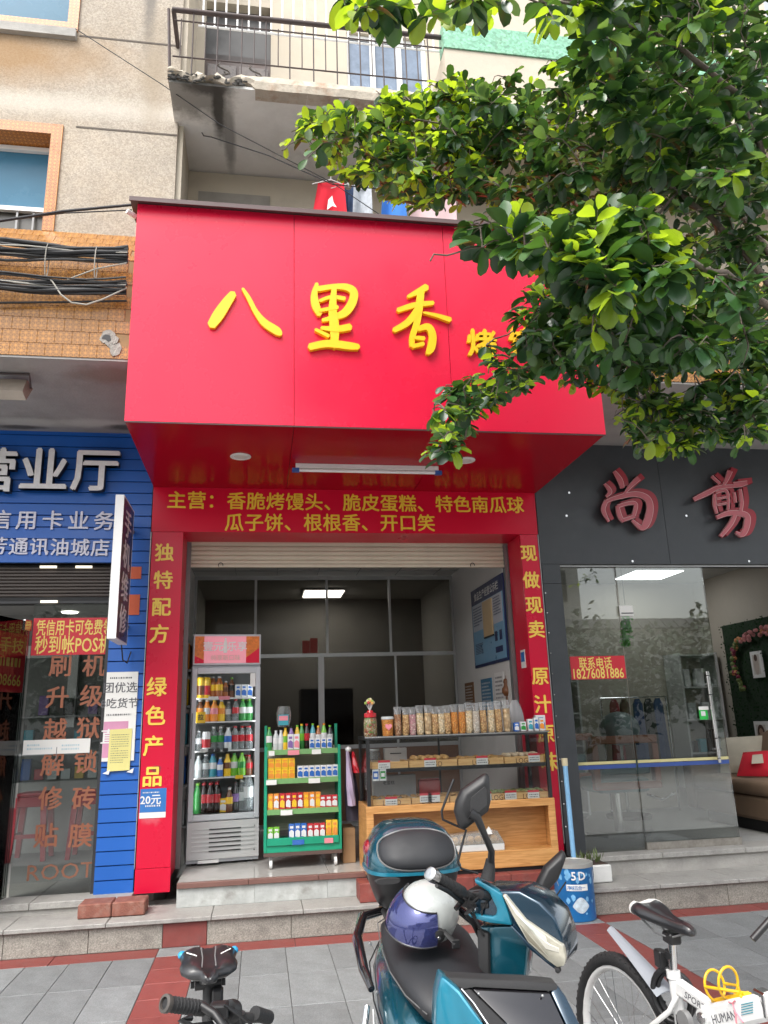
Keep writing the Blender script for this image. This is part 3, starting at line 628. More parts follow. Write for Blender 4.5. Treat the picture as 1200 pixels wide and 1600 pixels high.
PROF = {'bottle': [(.001,0),(.9,0),(1,.03),(1,.30),(.94,.36),(1,.42),(1,.60),(.80,.74),(.45,.87),(.40,.92),(.40,.93)], 'slim': [(.001,0),(.95,0),(1,.03),(1,.62),(.85,.72),(.5,.84),(.42,.93)], 'can': [(.001,0),(.86,0),(1,.04),(1,.93),(.85,.98),(.83,1.0),(.001,.99)]}
def bottle(label, loc, kind, h, r, col, cap='white', lab='white', parent_world=None, group=None):
    t = thing('can' if kind == 'can' else 'bottle', label, 'can' if kind == 'can' else 'bottle', loc, group)
    k = (kind, h, r, col)
    if k not in BM: BM[k] = MB().lathe([(q*r, z*h) for q, z in PROF[kind]], n=12).mesh('body', CC[col], smooth=45)
    put('body', BM[k], t, loc)
    if kind != 'can':
        k = ('cap', h, r, cap)
        if k not in BM: BM[k] = MB().lathe([(.46*r,.925*h),(.46*r,h),(.001,h)], n=10).mesh('cap', CC[cap], smooth=45)
        put('cap', BM[k], t, loc)
    if lab:
        z0, z1 = (.34,.62) if kind != 'can' else (.15,.6)
        k = ('lab', kind, h, r, lab)
        if k not in BM: BM[k] = MB().lathe([(1.015*r,z0*h),(1.015*r,z1*h)], n=12).mesh('label', CC[lab], smooth=45)
        put('label', BM[k], t, loc)
    return t
def carton(label, loc, w, d, h, c1, c2, parent=None, rz=0, gable=False, group=None, cat='carton'):
    t = thing('drink_carton' if cat == 'carton' else cat, label, cat, loc, group)
    k = ('ct', w, d, h, c1)
    if k not in BM: BM[k] = MB().box(-w/2,w/2,0,d,0,h).mesh('body', CC[c1], bevel=.002)
    put('body', BM[k], t, loc)
    k = ('ctl', w, d, h, c2)
    if k not in BM: BM[k] = MB().add([(-w*.42,-.0012,h*.18),(w*.42,-.0012,h*.12),(w*.42,-.0012,h*.5),(0,-.0012,h*.62),(-w*.42,-.0012,h*.5)], [(0,1,2,3,4)]).add([(-w*.3,-.0012,h*.7),(w*.3,-.0012,h*.7),(w*.3,-.0012,h*.85),(-w*.3,-.0012,h*.85)], [(0,1,2,3)]).mesh('print', CC[c2])
    put('print', BM[k], t, loc)
    return t
ORD = ['first','second','third','fourth','fifth','sixth','seventh','eighth','ninth','tenth','eleventh','twelfth','thirteenth','fourteenth','fifteenth','sixteenth','seventeenth','eighteenth','nineteenth']

# ---------------------------------------------------------------- glass door fridge
M_fr = mat('fridge_grey', (.52,.54,.57), .3, var=.04); M_frl = mat('fridge_panel', (.50,.50,.50), .4, var=.05, dirt=.15, dcol=(.3,.29,.27))
FX, FY, FZ, FR = -.615, 7.47, .376, radians(7)
fg = thing('drinks_fridge', 'tall grey glass door drinks fridge with a pink lit header', 'fridge')
MB().box(0,.03,.03,.58,.05,1.71).box(.60,.63,.03,.58,.05,1.71).box(.03,.60,.55,.58,.05,1.71).box(0,.63,.03,.58,1.711,1.73).box(.03,.60,.04,.55,.33,.36).box(.0,.63,.03,.58,.02,.05).build('cabinet', M_fr, fg)
BX('inner_liner', mat('fridge_liner', (.55,.56,.55), .5), fg, .032,.598,.53,.549,.361,1.705)
MB().box(.0,.045,0,.03,.37,1.71).box(.585,.63,0,.03,.37,1.71).box(.045,.585,0,.03,1.655,1.71).box(.045,.585,0,.03,.37,.42).build('door_frame', M_fr, fg, bevel=.004)
BX('glass', glassmat('fridge_glass', (.97,.98,.98), .5, fm=.35), fg, .045,.585,.011,.017,.42,1.655)
for xs in (.034,.588): BX('fill_strip', mat('fridge_fill', (.9,.9,.9), .5, emit=(.95,.98,1.), es=5.0), fg, xs,xs+.008,.034,.045,.44,1.64)  # added glowing strips, hidden behind the door frame, to brighten the shelves
BX('door_sticker', M_paper, fg, .535,.583,.008,.0105,1.53,1.655)
MB().tube([(.012,-.012,.9),(.012,-.012,1.3)], .006, 6).build('handle', M_grey, fg)
lo = MB().box(0,.63,.004,.03,.05,.36).build('lower_panel', M_frl, fg)
for i in range(6):
    z = .115+i*.036
    BX('louvre', M_frl, lo, .04,.59,-.003,.004,z,z+.012); BX('vent_slot', M_black, lo, .19,.47,-.005,-.0032,z-.004,z+.005)
for x in (.585,.585): pass
MB().box(.585,.595,.0,.0035,.10,.11).box(.585,.595,.0,.0035,.30,.31).build('screw', M_black, lo)
for x in (.07,.56): MB().cyl((x,.07,0),(x,.07,.05),.022,8).build('foot', M_black, fg)
BX('drip_tray', M_white, fg, .1,.28,-.005,.06,.02,.045)
hd = BX('header_box', M_fr, fg, 0,.63,-.005,.4,1.732,2.02, bevel=.006)
M_hp = mat('header_pink', (.75,.30,.36), .35, var=.08, emit=(.8,.28,.34), es=.12)
BX('header_sheet', M_hp, hd, .10,.49,-.009,-.0055,1.75,2.0)
MB().add([(.015,-.007,1.75),(.10,-.007,1.75),(.10,-.007,2.0),(.015,-.007,2.0)], [(0,1,2,3)]).build('header_side', mat('header_orange', (.75,.20,.03), .35, var=.3, vs=30), hd)
MB().add([(.49,-.007,1.75),(.615,-.007,1.75),(.615,-.007,2.0),(.49,-.007,2.0)], [(0,1,2,3)]).build('header_side', mat('header_orange', (.75,.20,.03), .35, var=.3, vs=30), hd)
MB().add([(.49,-.0082,1.75),(.615,-.0082,1.75),(.615,-.0082,1.89),(.49,-.0082,1.80)], [(0,1,2,3)]).build('header_side', M_red, hd)
MB().add([(.015,-.0082,1.75),(.10,-.0082,1.75),(.10,-.0082,1.78),(.015,-.0082,1.82)], [(0,1,2,3)]).build('header_side', M_red, hd)
line(hd, '壹元', M_white, (.185,-.0095,1.905), .095, bold=.03); line(hd, '乐享', M_white, (.405,-.0095,1.905), .095, bold=.03); line(hd, '纯享新口味', mat('header_text', (.60,.42,.36), .5), (.30,-.0095,1.80), .055, bold=.02)
MB().lathe([(.001,0),(.018,0),(.018,.09),(.008,.12),(.008,.14)], (.295,-.012,1.845), 8, flat=.15).build('printed_bottle', M_paper, hd)
SH = [(1.435,.20),(1.222,.19),(.965,.2),(.732,.19),(.42,.24)]
for i, (z, _) in enumerate(SH[:4]):
    b = MB().box(.035,.595,.05,.058,z-.012,z)
    for k in range(14): b.box(.04+k*.041,.044+k*.041,.058,.50,z-.006,z-.002)
    b.box(.035,.595,.49,.50,z-.010,z-.001); b.build('wire_shelf', M_white, fg)
for x, z, w_, mt in ((.30,1.43,.10,CC['pink']),(.20,1.43,.09,M_paper),(.09,1.225,.085,CC['yellow']),(.19,.965,.05,M_black),(.25,.965,.05,M_black),(.32,.965,.05,M_black),(.12,.965,.05,M_paper),(.45,.722,.07,CC['yellow'])):
    hh = .10 if abs(z-1.225) < .01 else .032
    tg = BX('price_tag', mt, fg, x-w_/2,x+w_/2,.040,.046,z-.014,z-.014+hh)
    if hh > .05: line(tg, '拉', M_black, (x,.038,z+.04), .055, bold=.03)
rows = [
 [('can',.185,.033,'yellow',None,'brown'),('can',.185,.033,'yellow',None,'red'),('slim',.19,.031,'amber','white','yellow'),('slim',.19,.033,'amber','white','yellow'),('slim',.15,.027,'amber','white','brown'),('slim',.18,.027,'brown','lgreen','black'),('C',.12,.05,'blue','white'),('C',.12,.05,'blue','white'),('C',.12,.05,'blue','white')],
 [('slim',.19,.031,'brown','white','orange'),('slim',.19,.032,'orange','white','pale'),('slim',.185,.033,'orange','yellow','pink'),('slim',.185,.033,'yellow','white','orange'),('slim',.17,.028,'clear','white','pale'),('slim',.19,.029,'clear','red','red'),('bottle',.19,.033,'green','lgreen','white'),('bottle',.19,.033,'green','lgreen','white')],
 [('slim',.17,.031,'clear','white','white'),('can',.16,.036,'white',None,'red'),('slim',.20,.033,'clear','white','green'),('slim',.20,.033,'clear','white','green'),('bottle',.19,.033,'pale','white','blue'),('bottle',.2,.033,'clear','red','red'),('bottle',.2,.033,'clear','red','red'),('bottle',.2,.033,'clear','red','red')],
 [('slim',.18,.032,'pale','white','white'),('slim',.19,.032,'clear','white','pale'),('bottle',.19,.034,'teal','blue','white'),('slim',.16,.025,'blue','white','white'),('slim',.185,.032,'yellow','yellow','brown'),('bottle',.19,.035,'lgreen','green','white'),('bottle',.19,.035,'lgreen','lgreen','green'),('slim',.17,.036,'brown','red','red')],
 [('bottle',.25,.036,'green','lgreen','green'),('bottle',.25,.034,'cola','red','red'),('bottle',.25,.034,'cola','red','red'),('bottle',.25,.034,'cola','red','red'),('C',.12,.07,'yellow','white'),('slim',.2,.03,'brown','white','yellow'),('slim',.24,.03,'black','black','purple'),('bottle',.26,.036,'clear','white','pale'),('bottle',.33,.044,'clear','pink','pale')]]
SN = ['top','second','third','fourth','bottom']
fplaced = []
for ri, (r_, (z, _)) in enumerate(zip(rows, SH)):
    n = len(r_)
    for back in (0, 1, 2):
        for i, it in enumerate(r_):
            if back and (it[0] == 'C' or (ri in (2,) and i == 0)): continue
            x = .085+(.46)*i/(n-1); y = .115+.095*back+.012*((i*7+ri) % 3); x += .011*back*(1 if i < n-1 else -1)
            nm = f'{ORD[i]} from the left'; where = f'on the {SN[ri]} shelf of the fridge'
            if it[0] == 'C':
                t = carton(f'small {"white and blue" if it[3]=="blue" else "yellow"} carton {where}, {nm}', (x,y-.03,z+.0015), it[2],.04,it[1], 'white' if it[3] == 'blue' else it[3], 'blue' if it[3] == 'blue' else it[4])
            else:
                kd = 'can' if it[0] == 'can' else 'bottle'
                lb = f'{WORD[it[3]]} {kd} {where}, {nm}' if not back else f'{WORD[it[3]].replace(" drink","")} {kd} {where}, rear row {ORD[i]} from left' if back == 2 else f'{WORD[it[3]].replace(" drink","")} {kd} {where}, behind {ORD[i]} from left'
                t = bottle(lb, (x,y,z+.0015), it[0],it[1]*1.04,it[2]*1.1,it[3], cap=it[4] or 'white', lab=it[5], group='drinks in the fridge')
            fplaced.append(t)
bagm = glassmat('clear_film', (.93,.95,.95), .95, .12, .06, (.8,.85,.82))
for t in [fg]+fplaced:
    l = t.location; t.location = (FX+l.x*cos(FR)-l.y*sin(FR), FY+l.x*sin(FR)+l.y*cos(FR), FZ+l.z); t.rotation_euler = (0,0,FR)

# ---------------------------------------------------------------- green promotion cart
M_gr = mat('cart_green', (.01,.30,.17), .35, var=.1, dirt=.15, dcol=(.02,.15,.09)); M_grl = mat('shelf_lip_green', (.17,.36,.13), .4, var=.1); M_peg = mat('pegboard', (.50,.48,.36), .6, var=.1)
ct = thing('display_cart', 'green wheeled display cart stacked with drink cartons beside the fridge', 'cart')
KX, KY, KZ = .052, 7.10, .376
for x0 in (0,.64):
    MB().box(x0,x0+.025,0,.035,.13,.99 if x0 else .99).box(x0,x0+.025,.28,.315,.13,1.17).box(x0+.004,x0+.02,.035,.28,.15,.9).build('side_frame', M_gr, ct, bevel=.003)
bp = BX('back_panel', M_peg, ct, .026,.639,.285,.30,.27,.98)
b = MB()
for i in range(30):
    for k in range(33): b.add([(.035+i*.0205,.2845,.29+k*.0205),(.042+i*.0205,.2845,.29+k*.0205),(.042+i*.0205,.2845,.297+k*.0205),(.035+i*.0205,.2845,.297+k*.0205)], [(0,1,2,3)])
b.build('peg_holes', M_black, bp, kind='stuff')
KS = [.955,.715,.465,.225]
for i, z in enumerate(KS[:3]):
    BX('shelf', M_peg, ct, .026,.639,.012,.284,z-.006,z); BX('shelf_lip', M_grl, ct, .026,.639,0,.011,z-.035,z+.008)
MB().box(.026,.639,.004,.284,.13,.224).build('base_box', M_gr, ct); BX('base_lip', M_gr, ct, .026,.639,-.012,.003,.185,.245, bevel=.003); BX('base_rail', mat('cart_rail', (.10,.06,.05), .6), ct, .0,.665,.0,.315,.10,.129)
for x in (.06,.61):
    for y in (.04,.27):
        cs = MB().box(x-.012,x+.012,y-.014,y+.014,.065,.1).build('caster', M_grey, ct); MB().cyl((x-.012,y,.036),(x+.012,y,.036),.036,14).build('wheel', M_white, cs, smooth=40)
for x, z, w_, mt in ((.06,.93,.05,M_paper),(.25,.93,.10,CC['pink']),(.45,.93,.08,M_paper),(.06,.69,.09,M_paper),(.43,.69,.1,M_paper),(.19,.44,.1,M_paper),(.29,.20,.1,CC['blue']),(.55,.20,.075,CC['pink'])): BX('price_tag', mt, ct, x-w_/2,x+w_/2,-.018,-.0125,z-.014,z+.026)
goods = [ct]
def K(t): goods.append(t)
c4 = 'of the green cart'
for k in range(2):
    for i in range(4): K(carton(f'{"upper" if k else "lower"} yellow carton of the {ORD[i]} stack on the green cart', (.058+i*.059,.02,.716+k*.088), .056,.04,.087,'yellow','orange', group='yellow cartons on the green cart'))
for i in range(7): K(carton(f'white milk carton, {ORD[i]} from the left on the second shelf {c4}', (.31+i*.051,.02,.716), .048,.04,.105,'white','blue', group='white cartons on the green cart'))
for i in range(9): K(carton(f'tall {"orange" if i in (0,1,6,7,8) else "red"} carton, {ORD[i]} from the left on the third shelf {c4}', (.052+i*.0515,.02,.466), .046,.04,.135,'orange' if i in (0,1,6,7,8) else 'red','white' if i % 2 else 'yellow', group='tall cartons on the green cart'))
for i in range(3): K(carton(f'red and white carton, {ORD[i]} of three at the right of the third cart shelf', (.505+i*.052,.02,.466), .05,.04,.105,'red','white', group='red and white cartons on the green cart'))
for i, (x, c1, c2, h) in enumerate(((.055,'lgreen','white',.105),(.107,'lgreen','white',.105),(.235,'blue','white',.125),(.287,'blue','white',.125),(.339,'blue','white',.125),(.395,'red','white',.12),(.447,'red','white',.12),(.499,'red','white',.12),(.555,'yellow','orange',.14),(.607,'yellow','orange',.14))):
    K(carton(f'{dict(lgreen="lime green",blue="blue",red="red",yellow="tall yellow")[c1]} carton, {ORD[i]} from the left on the bottom shelf {c4}', (x,.015,.226), .048,.04,h,c1,c2, group='cartons on the bottom shelf of the cart'))
tb = [(.04,'slim',.20,'green','lgreen','white'),(.10,'slim',.17,'pale','white','white'),(.145,'slim',.17,'pale','white','white'),(.185,'bottle',.19,'yellow','yellow','lgreen'),(.235,'slim',.2,'purple','black','white'),(.33,'bottle',.22,'green','yellow','lgreen'),(.375,'bottle',.22,'cola','red','red'),(.43,'bottle',.22,'teal','lgreen','white'),(.48,'bottle',.2,'amber','yellow','white'),(.53,'bottle',.22,'lgreen','orange','white'),(.585,'bottle',.2,'black','lgreen','pale'),(.29,'bottle',.21,'yellow','lgreen','lgreen')]
for i, (x, kd, h, c_, cp, lb) in enumerate(tb): K(bottle(f'{WORD[c_]} bottle with {cp.replace("lgreen","lime")} cap, {ORD[i] if i < 11 else "partly hidden"} on top {c4}', (x,.14 if i != 4 else .1,.956), kd, h, .027, c_, cp, lb, group='bottles on top of the green cart'))
for i in range(4): K(carton(f'small blue and white carton, {ORD[i]} of four at the front of the cart top', (.415+i*.052,.03,.956), .045,.04,.095,'white','blue', group='small cartons on the cart top'))
for i, c_ in enumerate(('purple','pink')): K(carton(f'white pouch with {c_} fruit print at the front of the cart top', (.225+i*.054,.015,.956), .05,.03,.135,'white',c_, cat='pouch'))
sbg = thing('snack_bag', 'clear bag with a blue and pink card lying on the cart bottles', 'bag', (.17,.13,1.15))
MB().loft([[(.17+(.05+.02*k)*cos(t)*(1-.06*k*k),.15+.035*sin(t)*(1.3-.25*k),1.155+.06*k) for t in [2*pi*q/12 for q in range(12)]] for k in range(4)]).build('film', bagm, sbg, smooth=60)
MB().box(.12,.21,.098,.102,1.17,1.26).build('card', CC['teal'], sbg); MB().box(.125,.205,.095,.0975,1.21,1.25).build('card_print', CC['pink'], sbg); K(sbg)
for t in goods:
    l = t.location.copy(); t.location = (KX+l.x, KY+l.y, KZ+l.z)

# ---------------------------------------------------------------- bakery counter with glass case
M_wood = mat('counter_oak', (.58,.30,.105), .38, var=.06)
def woodgrain(m, dark, axis=(1.2,1.2,16)):
    n = m.node_tree.nodes; L = m.node_tree.links; b = n['Principled BSDF']; src = b.inputs['Base Color'].links[0].from_socket
    tc = n.new('ShaderNodeTexCoord'); mp = n.new('ShaderNodeMapping'); mp.inputs['Scale'].default_value = axis; L.new(tc.outputs['Object'], mp.inputs[0])
    nz = n.new('ShaderNodeTexNoise'); nz.inputs['Scale'].default_value = 3; nz.inputs['Detail'].default_value = 8; nz.inputs['Distortion'].default_value = 1.2; L.new(mp.outputs[0], nz.inputs['Vector'])
    mr = n.new('ShaderNodeMapRange'); mr.inputs[1].default_value = .42; mr.inputs[2].default_value = .62; L.new(nz.outputs[0], mr.inputs[0])
    mx = n.new('ShaderNodeMix'); mx.data_type = 'RGBA'; L.new(mr.outputs[0], mx.inputs[0]); L.new(src, mx.inputs[6]); mx.inputs[7].default_value = (*dark, 1); L.new(mx.outputs[2], b.inputs['Base Color'])
woodgrain(M_wood, (.44,.205,.06))
co = thing('bakery_counter', 'oak veneered bakery counter with a black framed glass display case', 'counter', (1.67,6.85,.36))
X0, X1, Y0, Y1, Z0, Z1, Z2 = .868, 2.472, 6.60, 7.12, .365, .885, 1.43
MB().box(X0,X0+.06,Y0,Y0+.02,Z0+.13,Z1-.06).box(X1-.06,X1,Y0,Y0+.02,Z0+.13,Z1-.06).box(X0,X1,Y0,Y0+.02,Z1-.06,Z1).box(X0,X1,Y0,Y0+.02,Z0,Z0+.13).build('front_frame', M_wood, co, bevel=.003)
for xs in (X0,X1-.018): BX('side_panel', M_wood, co, xs,xs+.018,Y0+.021,Y1,Z0,Z1-.019)
BX('top_board', M_wood, co, X0,X1,Y0+.021,Y1,Z1-.018,Z1); BX('niche_back', M_wood, co, X0+.02,X1-.02,Y0+.215,Y0+.233,Z0+.02,Z1-.02); BX('niche_floor', M_wood, co, X0+.02,X1-.02,Y0+.022,Y0+.213,Z0+.11,Z0+.128)
BX('back_cabinet', mat('dark_cabinet', (.05,.035,.03), .5), room, .55,1.25,10.6,11.2,.377,2.0)
MB().box(X0+.005,X1-.005,Y0+.03,Y1,Z0-.03,Z0).build('plinth', M_blackm, co)
for x in (X0+.013,X1-.041):
    for y in (Y0+.003,Y1-.03): BX('post', M_black, co, x,x+.028,y,y+.028,Z1,Z2-.028)
MB().box(X0+.01,X1-.01,Y0,Y0+.03,Z2-.028,Z2-.012).box(X0+.01,X1-.01,Y1-.03,Y1,Z2-.028,Z2).box(X0+.01,X0+.04,Y0+.03,Y1-.03,Z2-.028,Z2-.002).box(X1-.04,X1-.01,Y0+.03,Y1-.03,Z2-.028,Z2-.002).build('top_frame', M_black, co)
BX('top_edge', M_steel, co, X0,X1,Y0-.004,Y0+.026,Z2-.0115,Z2); BX('top_glass', G_case, co, X0+.04,X1-.04,Y0+.03,Y1-.03,Z2-.010,Z2-.002)
BX('front_glass', G_case, co, X0+.042,X1-.042,Y0+.008,Y0+.013,Z1,Z2-.03)
for x in (X0+.02,X1-.026): BX('side_glass', G_case, co, x,x+.005,Y0+.034,Y1-.034,Z1,Z2-.03)
ZS = 1.172
MB().box(X0+.04,X1-.04,Y0+.018,Y0+.034,ZS-.03,ZS).box(X0+.04,X1-.04,Y0+.034,Y1-.06,ZS-.012,ZS-.004).build('middle_shelf', M_black, co)
BX('divider', M_black, co, 1.60,1.615,Y1-.028,Y1-.01,Z1,Z2-.03)
M_tray = mat('tray_pine', (.74,.47,.20), .5, var=.1); woodgrain(M_tray, (.60,.33,.12), (2,2,30))
M_bun = mat('bun_crust', (.62,.36,.13), .6, var=.3, vs=30, bump=.2); M_pas = mat('pastry_mix', (.46,.26,.10), .7, var=.5, vs=60, bump=.6, bs=90); M_grn = mat('pastry_green', (.32,.36,.14), .7, var=.5, vs=70, bump=.6, bs=90); M_egg = mat('egg_tray_bun', (.72,.58,.40), .6, var=.2, vs=20)
def tray(x0, x1, y0, z, h, label, fill, n, logo=True):
    t = thing('bread_tray', label, 'tray', ((x0+x1)/2,y0,z)); d = .36; e = .010
    b = MB().box(x0,x1,y0,y0+e,z,z+h).box(x0,x1,y0+d-e,y0+d,z,z+h).box(x0,x0+e,y0+e,y0+d-e,z,z+h).box(x1-e,x1,y0+e,y0+d-e,z,z+h).box(x0+e,x1-e,y0+e,y0+d-e,z,z+.008)
    b.build('box', M_tray, t, bevel=.0015)
    if logo: line(t, 'LOGO', mat('logo_ink', (.12,.05,.02), .7), ((x0+x1)/2,y0-.001,z+h*.45), .058, bold=-.005, ext=.0005, width=.15)
    return t
def goodsfill(t, kind, x0, x1, y0, z, h, mts, n, rr, lab, cat, grp):
    R = random.Random(n*7+int(x0*100)); cols = max(2, int((x1-x0-.03)/(rr*2.05))); k = 0
    for row in range(3):
        for i in range(cols):
            x = x0+.015+rr+(x1-x0-.03-2*rr)*i/max(1,cols-1); y = y0+.03+rr+row*rr*2.1
            s = R.uniform(.9,1.05); key = ('bun', kind, rr, mts.name)
            if key not in BM: BM[key] = MB().lathe([(.001,0),(.8*rr,0),(rr,.35*rr),(.93*rr,.8*rr),(.6*rr,1.1*rr),(.001,1.2*rr)] if kind == 'bun' else [(.001,0),(rr,.1*rr),(rr,.4*rr),(.5*rr,.6*rr),(.001,.62*rr)], n=9).mesh('body', mts, smooth=60)
            o = put(lab[0], BM[key], None, (x,y,z+h+.012)); o.rotation_euler = (0,0,R.uniform(0,6)); o.scale = (s,s,s)
            if kind != 'bun': o.rotation_euler = (R.uniform(-.3,.3),R.uniform(-.3,.3),R.uniform(0,6))
            tag(o, lab[1], cat, grp)
def put0(): pass
up = [(.93,1.235,'shallow pine tray at the left end of the upper case shelf'),(1.245,1.655,'pine tray under a row of golden buns on the upper case shelf'),(1.665,2.06,'pine tray right of the golden buns on the upper case shelf'),(2.07,2.42,'pine tray of pale round buns at the right end of the upper case shelf')]
for i, (a, b_, lb) in enumerate(up): tray(a,b_,Y0+.036,ZS-.003,.056,lb,None,i, logo=i>0)
goodsfill(None,'bun',1.27,1.62,Y0+.04,ZS+.005,.036,M_bun,1,.030,('bun','small golden bun in the pine tray on the upper case shelf'),'bun','golden buns in the display case')
goodsfill(None,'bun',2.08,2.41,Y0+.04,ZS+.005,.036,M_egg,2,.027,('bun','small pale bun in the rightmost upper pine tray'),'bun','pale buns in the display case')
goodsfill(None,'cookie',1.68,2.05,Y0+.04,ZS+.005,.030,M_bun,5,.032,('cookie','flat golden biscuit in the tray right of the buns'),'biscuit','biscuits on the upper case shelf')
dn = [(.93,1.245,'low pine tray of brown biscuits at the lower left of the case',M_pas),(1.255,1.57,'low pine tray of mixed biscuits behind two price tags',M_pas),(1.58,1.87,'low pine tray of dark biscuits behind the scooter mirror',M_pas),(1.88,2.13,'low pine tray of green wrapped sweets in the case',M_grn),(2.14,2.43,'low pine tray of wrapped sweets at the lower right of the case',M_grn)]
for i, (a, b_, lb, mt) in enumerate(dn):
    tray(a,b_,Y0+.036,Z1+.001,.048,lb,None,i)
    goodsfill(None,'cookie',a,b_,Y0+.04,Z1+.008,.028 if i < 3 else .034,mt,20+i,.026,('biscuit' if i < 3 else 'sweet', lb.split(' of ')[1].split(' at ')[0].split(' behind')[0].split(' in ')[0].rstrip('s')+' lying in its low pine tray inside the case'), 'biscuit' if i < 3 else 'sweet', 'goods of '+lb)
M_rtag = mat('tag_red', (.62,.03,.05), .4)
for i, (x, z) in enumerate(((1.03,ZS+.03),(1.42,ZS+.035),(1.87,ZS+.035),(2.33,ZS+.04),(1.08,Z1+.03),(1.37,Z1+.045),(1.44,Z1+.045),(1.88,Z1+.035),(2.10,Z1+.035),(2.30,Z1+.03))):
    t = thing('price_tag', f'white price tag with red top, {ORD[i % 4 if i < 4 else i-4]} from left on the {"upper" if i < 4 else "lower"} trays', 'price tag', (x,Y0+.027,z-.03), 'price tags in the display case')
    BX('card', M_paper, t, x-.05,x+.05,Y0+.026,Y0+.029,z-.035,z+.018); BX('card_top', M_rtag, t, x-.05,x+.05,Y0+.026,Y0+.029,z+.0182,z+.036); print_rows(t, M_print, (x,Y0+.0255,z-.008), XR, ZU, .08, .035, 2, i)
# things inside the case
M_cart = mat('white_card_box', (.55,.55,.54), .6, var=.06)
t = thing('card_box', 'white card box on the upper shelf of the glass case', 'box', (1.18,6.95,ZS)); MB().box(1.09,1.29,6.98,7.05,ZS,ZS+.15).build('body', M_cart, t, bevel=.003); BX('lid_slot', M_black, t, 1.14,1.24,6.977,6.9795,ZS+.10,ZS+.108)
t = thing('card_box', 'long grey white carton lying low in the glass case', 'box', (1.2,6.95,Z1)); MB().box(.98,1.36,6.98,7.06,Z1+.001,Z1+.21).build('body', mat('grey_card', (.42,.42,.42), .6), t, bevel=.003); line(t, '老蛋糕', M_print, (1.12,6.978,Z1+.15), .035, bold=.01)
t = thing('tin', 'red tin inside the lower part of the glass case', 'tin', (1.49,6.99,Z1)); MB().box(1.39,1.58,6.98,7.05,Z1+.001,Z1+.16).build('body', CC['red'], t, bevel=.012, seg=3); MB().box(1.40,1.57,6.985,7.045,Z1+.162,Z1+.17).build('lid', CC['red'], t)
t = thing('clear_jar', 'empty clear plastic jar behind the upper left trays', 'jar', (1.0,6.97,ZS)); MB().lathe([(.001,.002),(.05,.002),(.052,.11),(.045,.13)], (1.0,6.98,ZS), 14).build('body', CC['clear'], t, smooth=50); MB().lathe([(.047,.131),(.047,.15),(.001,.15)], (1.0,6.98,ZS), 14).build('lid', CC['pale'], t)
for i, (x, c_) in enumerate(((.955,'blue'),(1.015,'green'))):                        # payment cards: the codes themselves are left blank
    t = thing('payment_card', f'{c_} and white payment card stuck inside the case glass', 'card', (x,Y0+.016,1.15)); z = 1.125
    BX('card', CC['white'], t, x-.027,x+.027,Y0+.015,Y0+.017,z-.045,z+.045); MB().box(x-.022,x+.022,Y0+.0138,Y0+.0148,z-.03,z+.03).build('colour_field', CC[c_], t); MB().box(x-.014,x+.014,Y0+.0125,Y0+.0136,z-.014,z+.014).build('white_field', CC['white'], t)
t = thing('poster', 'pale poster taped inside the left case glass', 'poster', (X0+.028,6.8,1.1)); BX('sheet', M_paper, t, X0+.0265,X0+.028,6.66,6.86,1.0,1.17); print_rows(t, M_print, (X0+.0262,6.76,1.09), V((0,-1,0)), ZU, .16, .12, 5, 8)
bgt = thing('plastic_tray', 'clear lidded tray of pastries in the niche of the wooden counter', 'tray', (1.78,6.66,Z0+.07))
zz = Z0+.1285; MB().box(1.55,2.02,6.63,6.80,zz,zz+.055).build('base', M_cart, bgt, bevel=.006); MB().loft([[(1.55,6.63,zz+.056),(2.02,6.63,zz+.056),(2.02,6.80,zz+.056),(1.55,6.80,zz+.056)],[(1.575,6.65,zz+.13),(1.97,6.65,zz+.15),(1.97,6.79,zz+.15),(1.575,6.79,zz+.13)]]).build('lid', glassmat('tray_lid', (.9,.9,.88), .9, .06, .25, (.75,.7,.62)), bgt)
for i in range(6): MB().ball((1.62+i*.066,6.71,zz+.085), (.03,.05,.03), 10, 6).build('pastry', M_bun, bgt, smooth=60)
tag(MB().add([(1.86,6.625,zz+.13),(1.92,6.622,zz+.13),(1.89,6.622,zz+.19)], [(0,1,2)]).prism([(1.86,6.626,zz+.151),(1.92,6.626,zz+.151),(1.89,6.626,zz+.19)], (0,.002,0)).build('paper_flag', M_paper, None, origin=(1.89,6.625,zz+.15)), 'tiny white paper flag standing on the plastic pastry tray', 'flag')
# red plinth under the counter
pl = thing('brick_plinth', 'low red painted block plinth under the front of the counter', 'plinth', (1.7,6.55,.2))
M_rbk = mat('red_block', (.21,.045,.035), .6, var=.3, vs=12, dirt=.5, dcol=(.24,.16,.13), ds=7, rnd=.15)
for i in range(6): BX('block', M_rbk, pl, .79+i*.307,1.094+i*.307,6.50,6.742,.1985,.333, bevel=.004)
BX('mortar_bed', M_joint, pl, .80,2.62,6.51,6.74,.1982,.325)

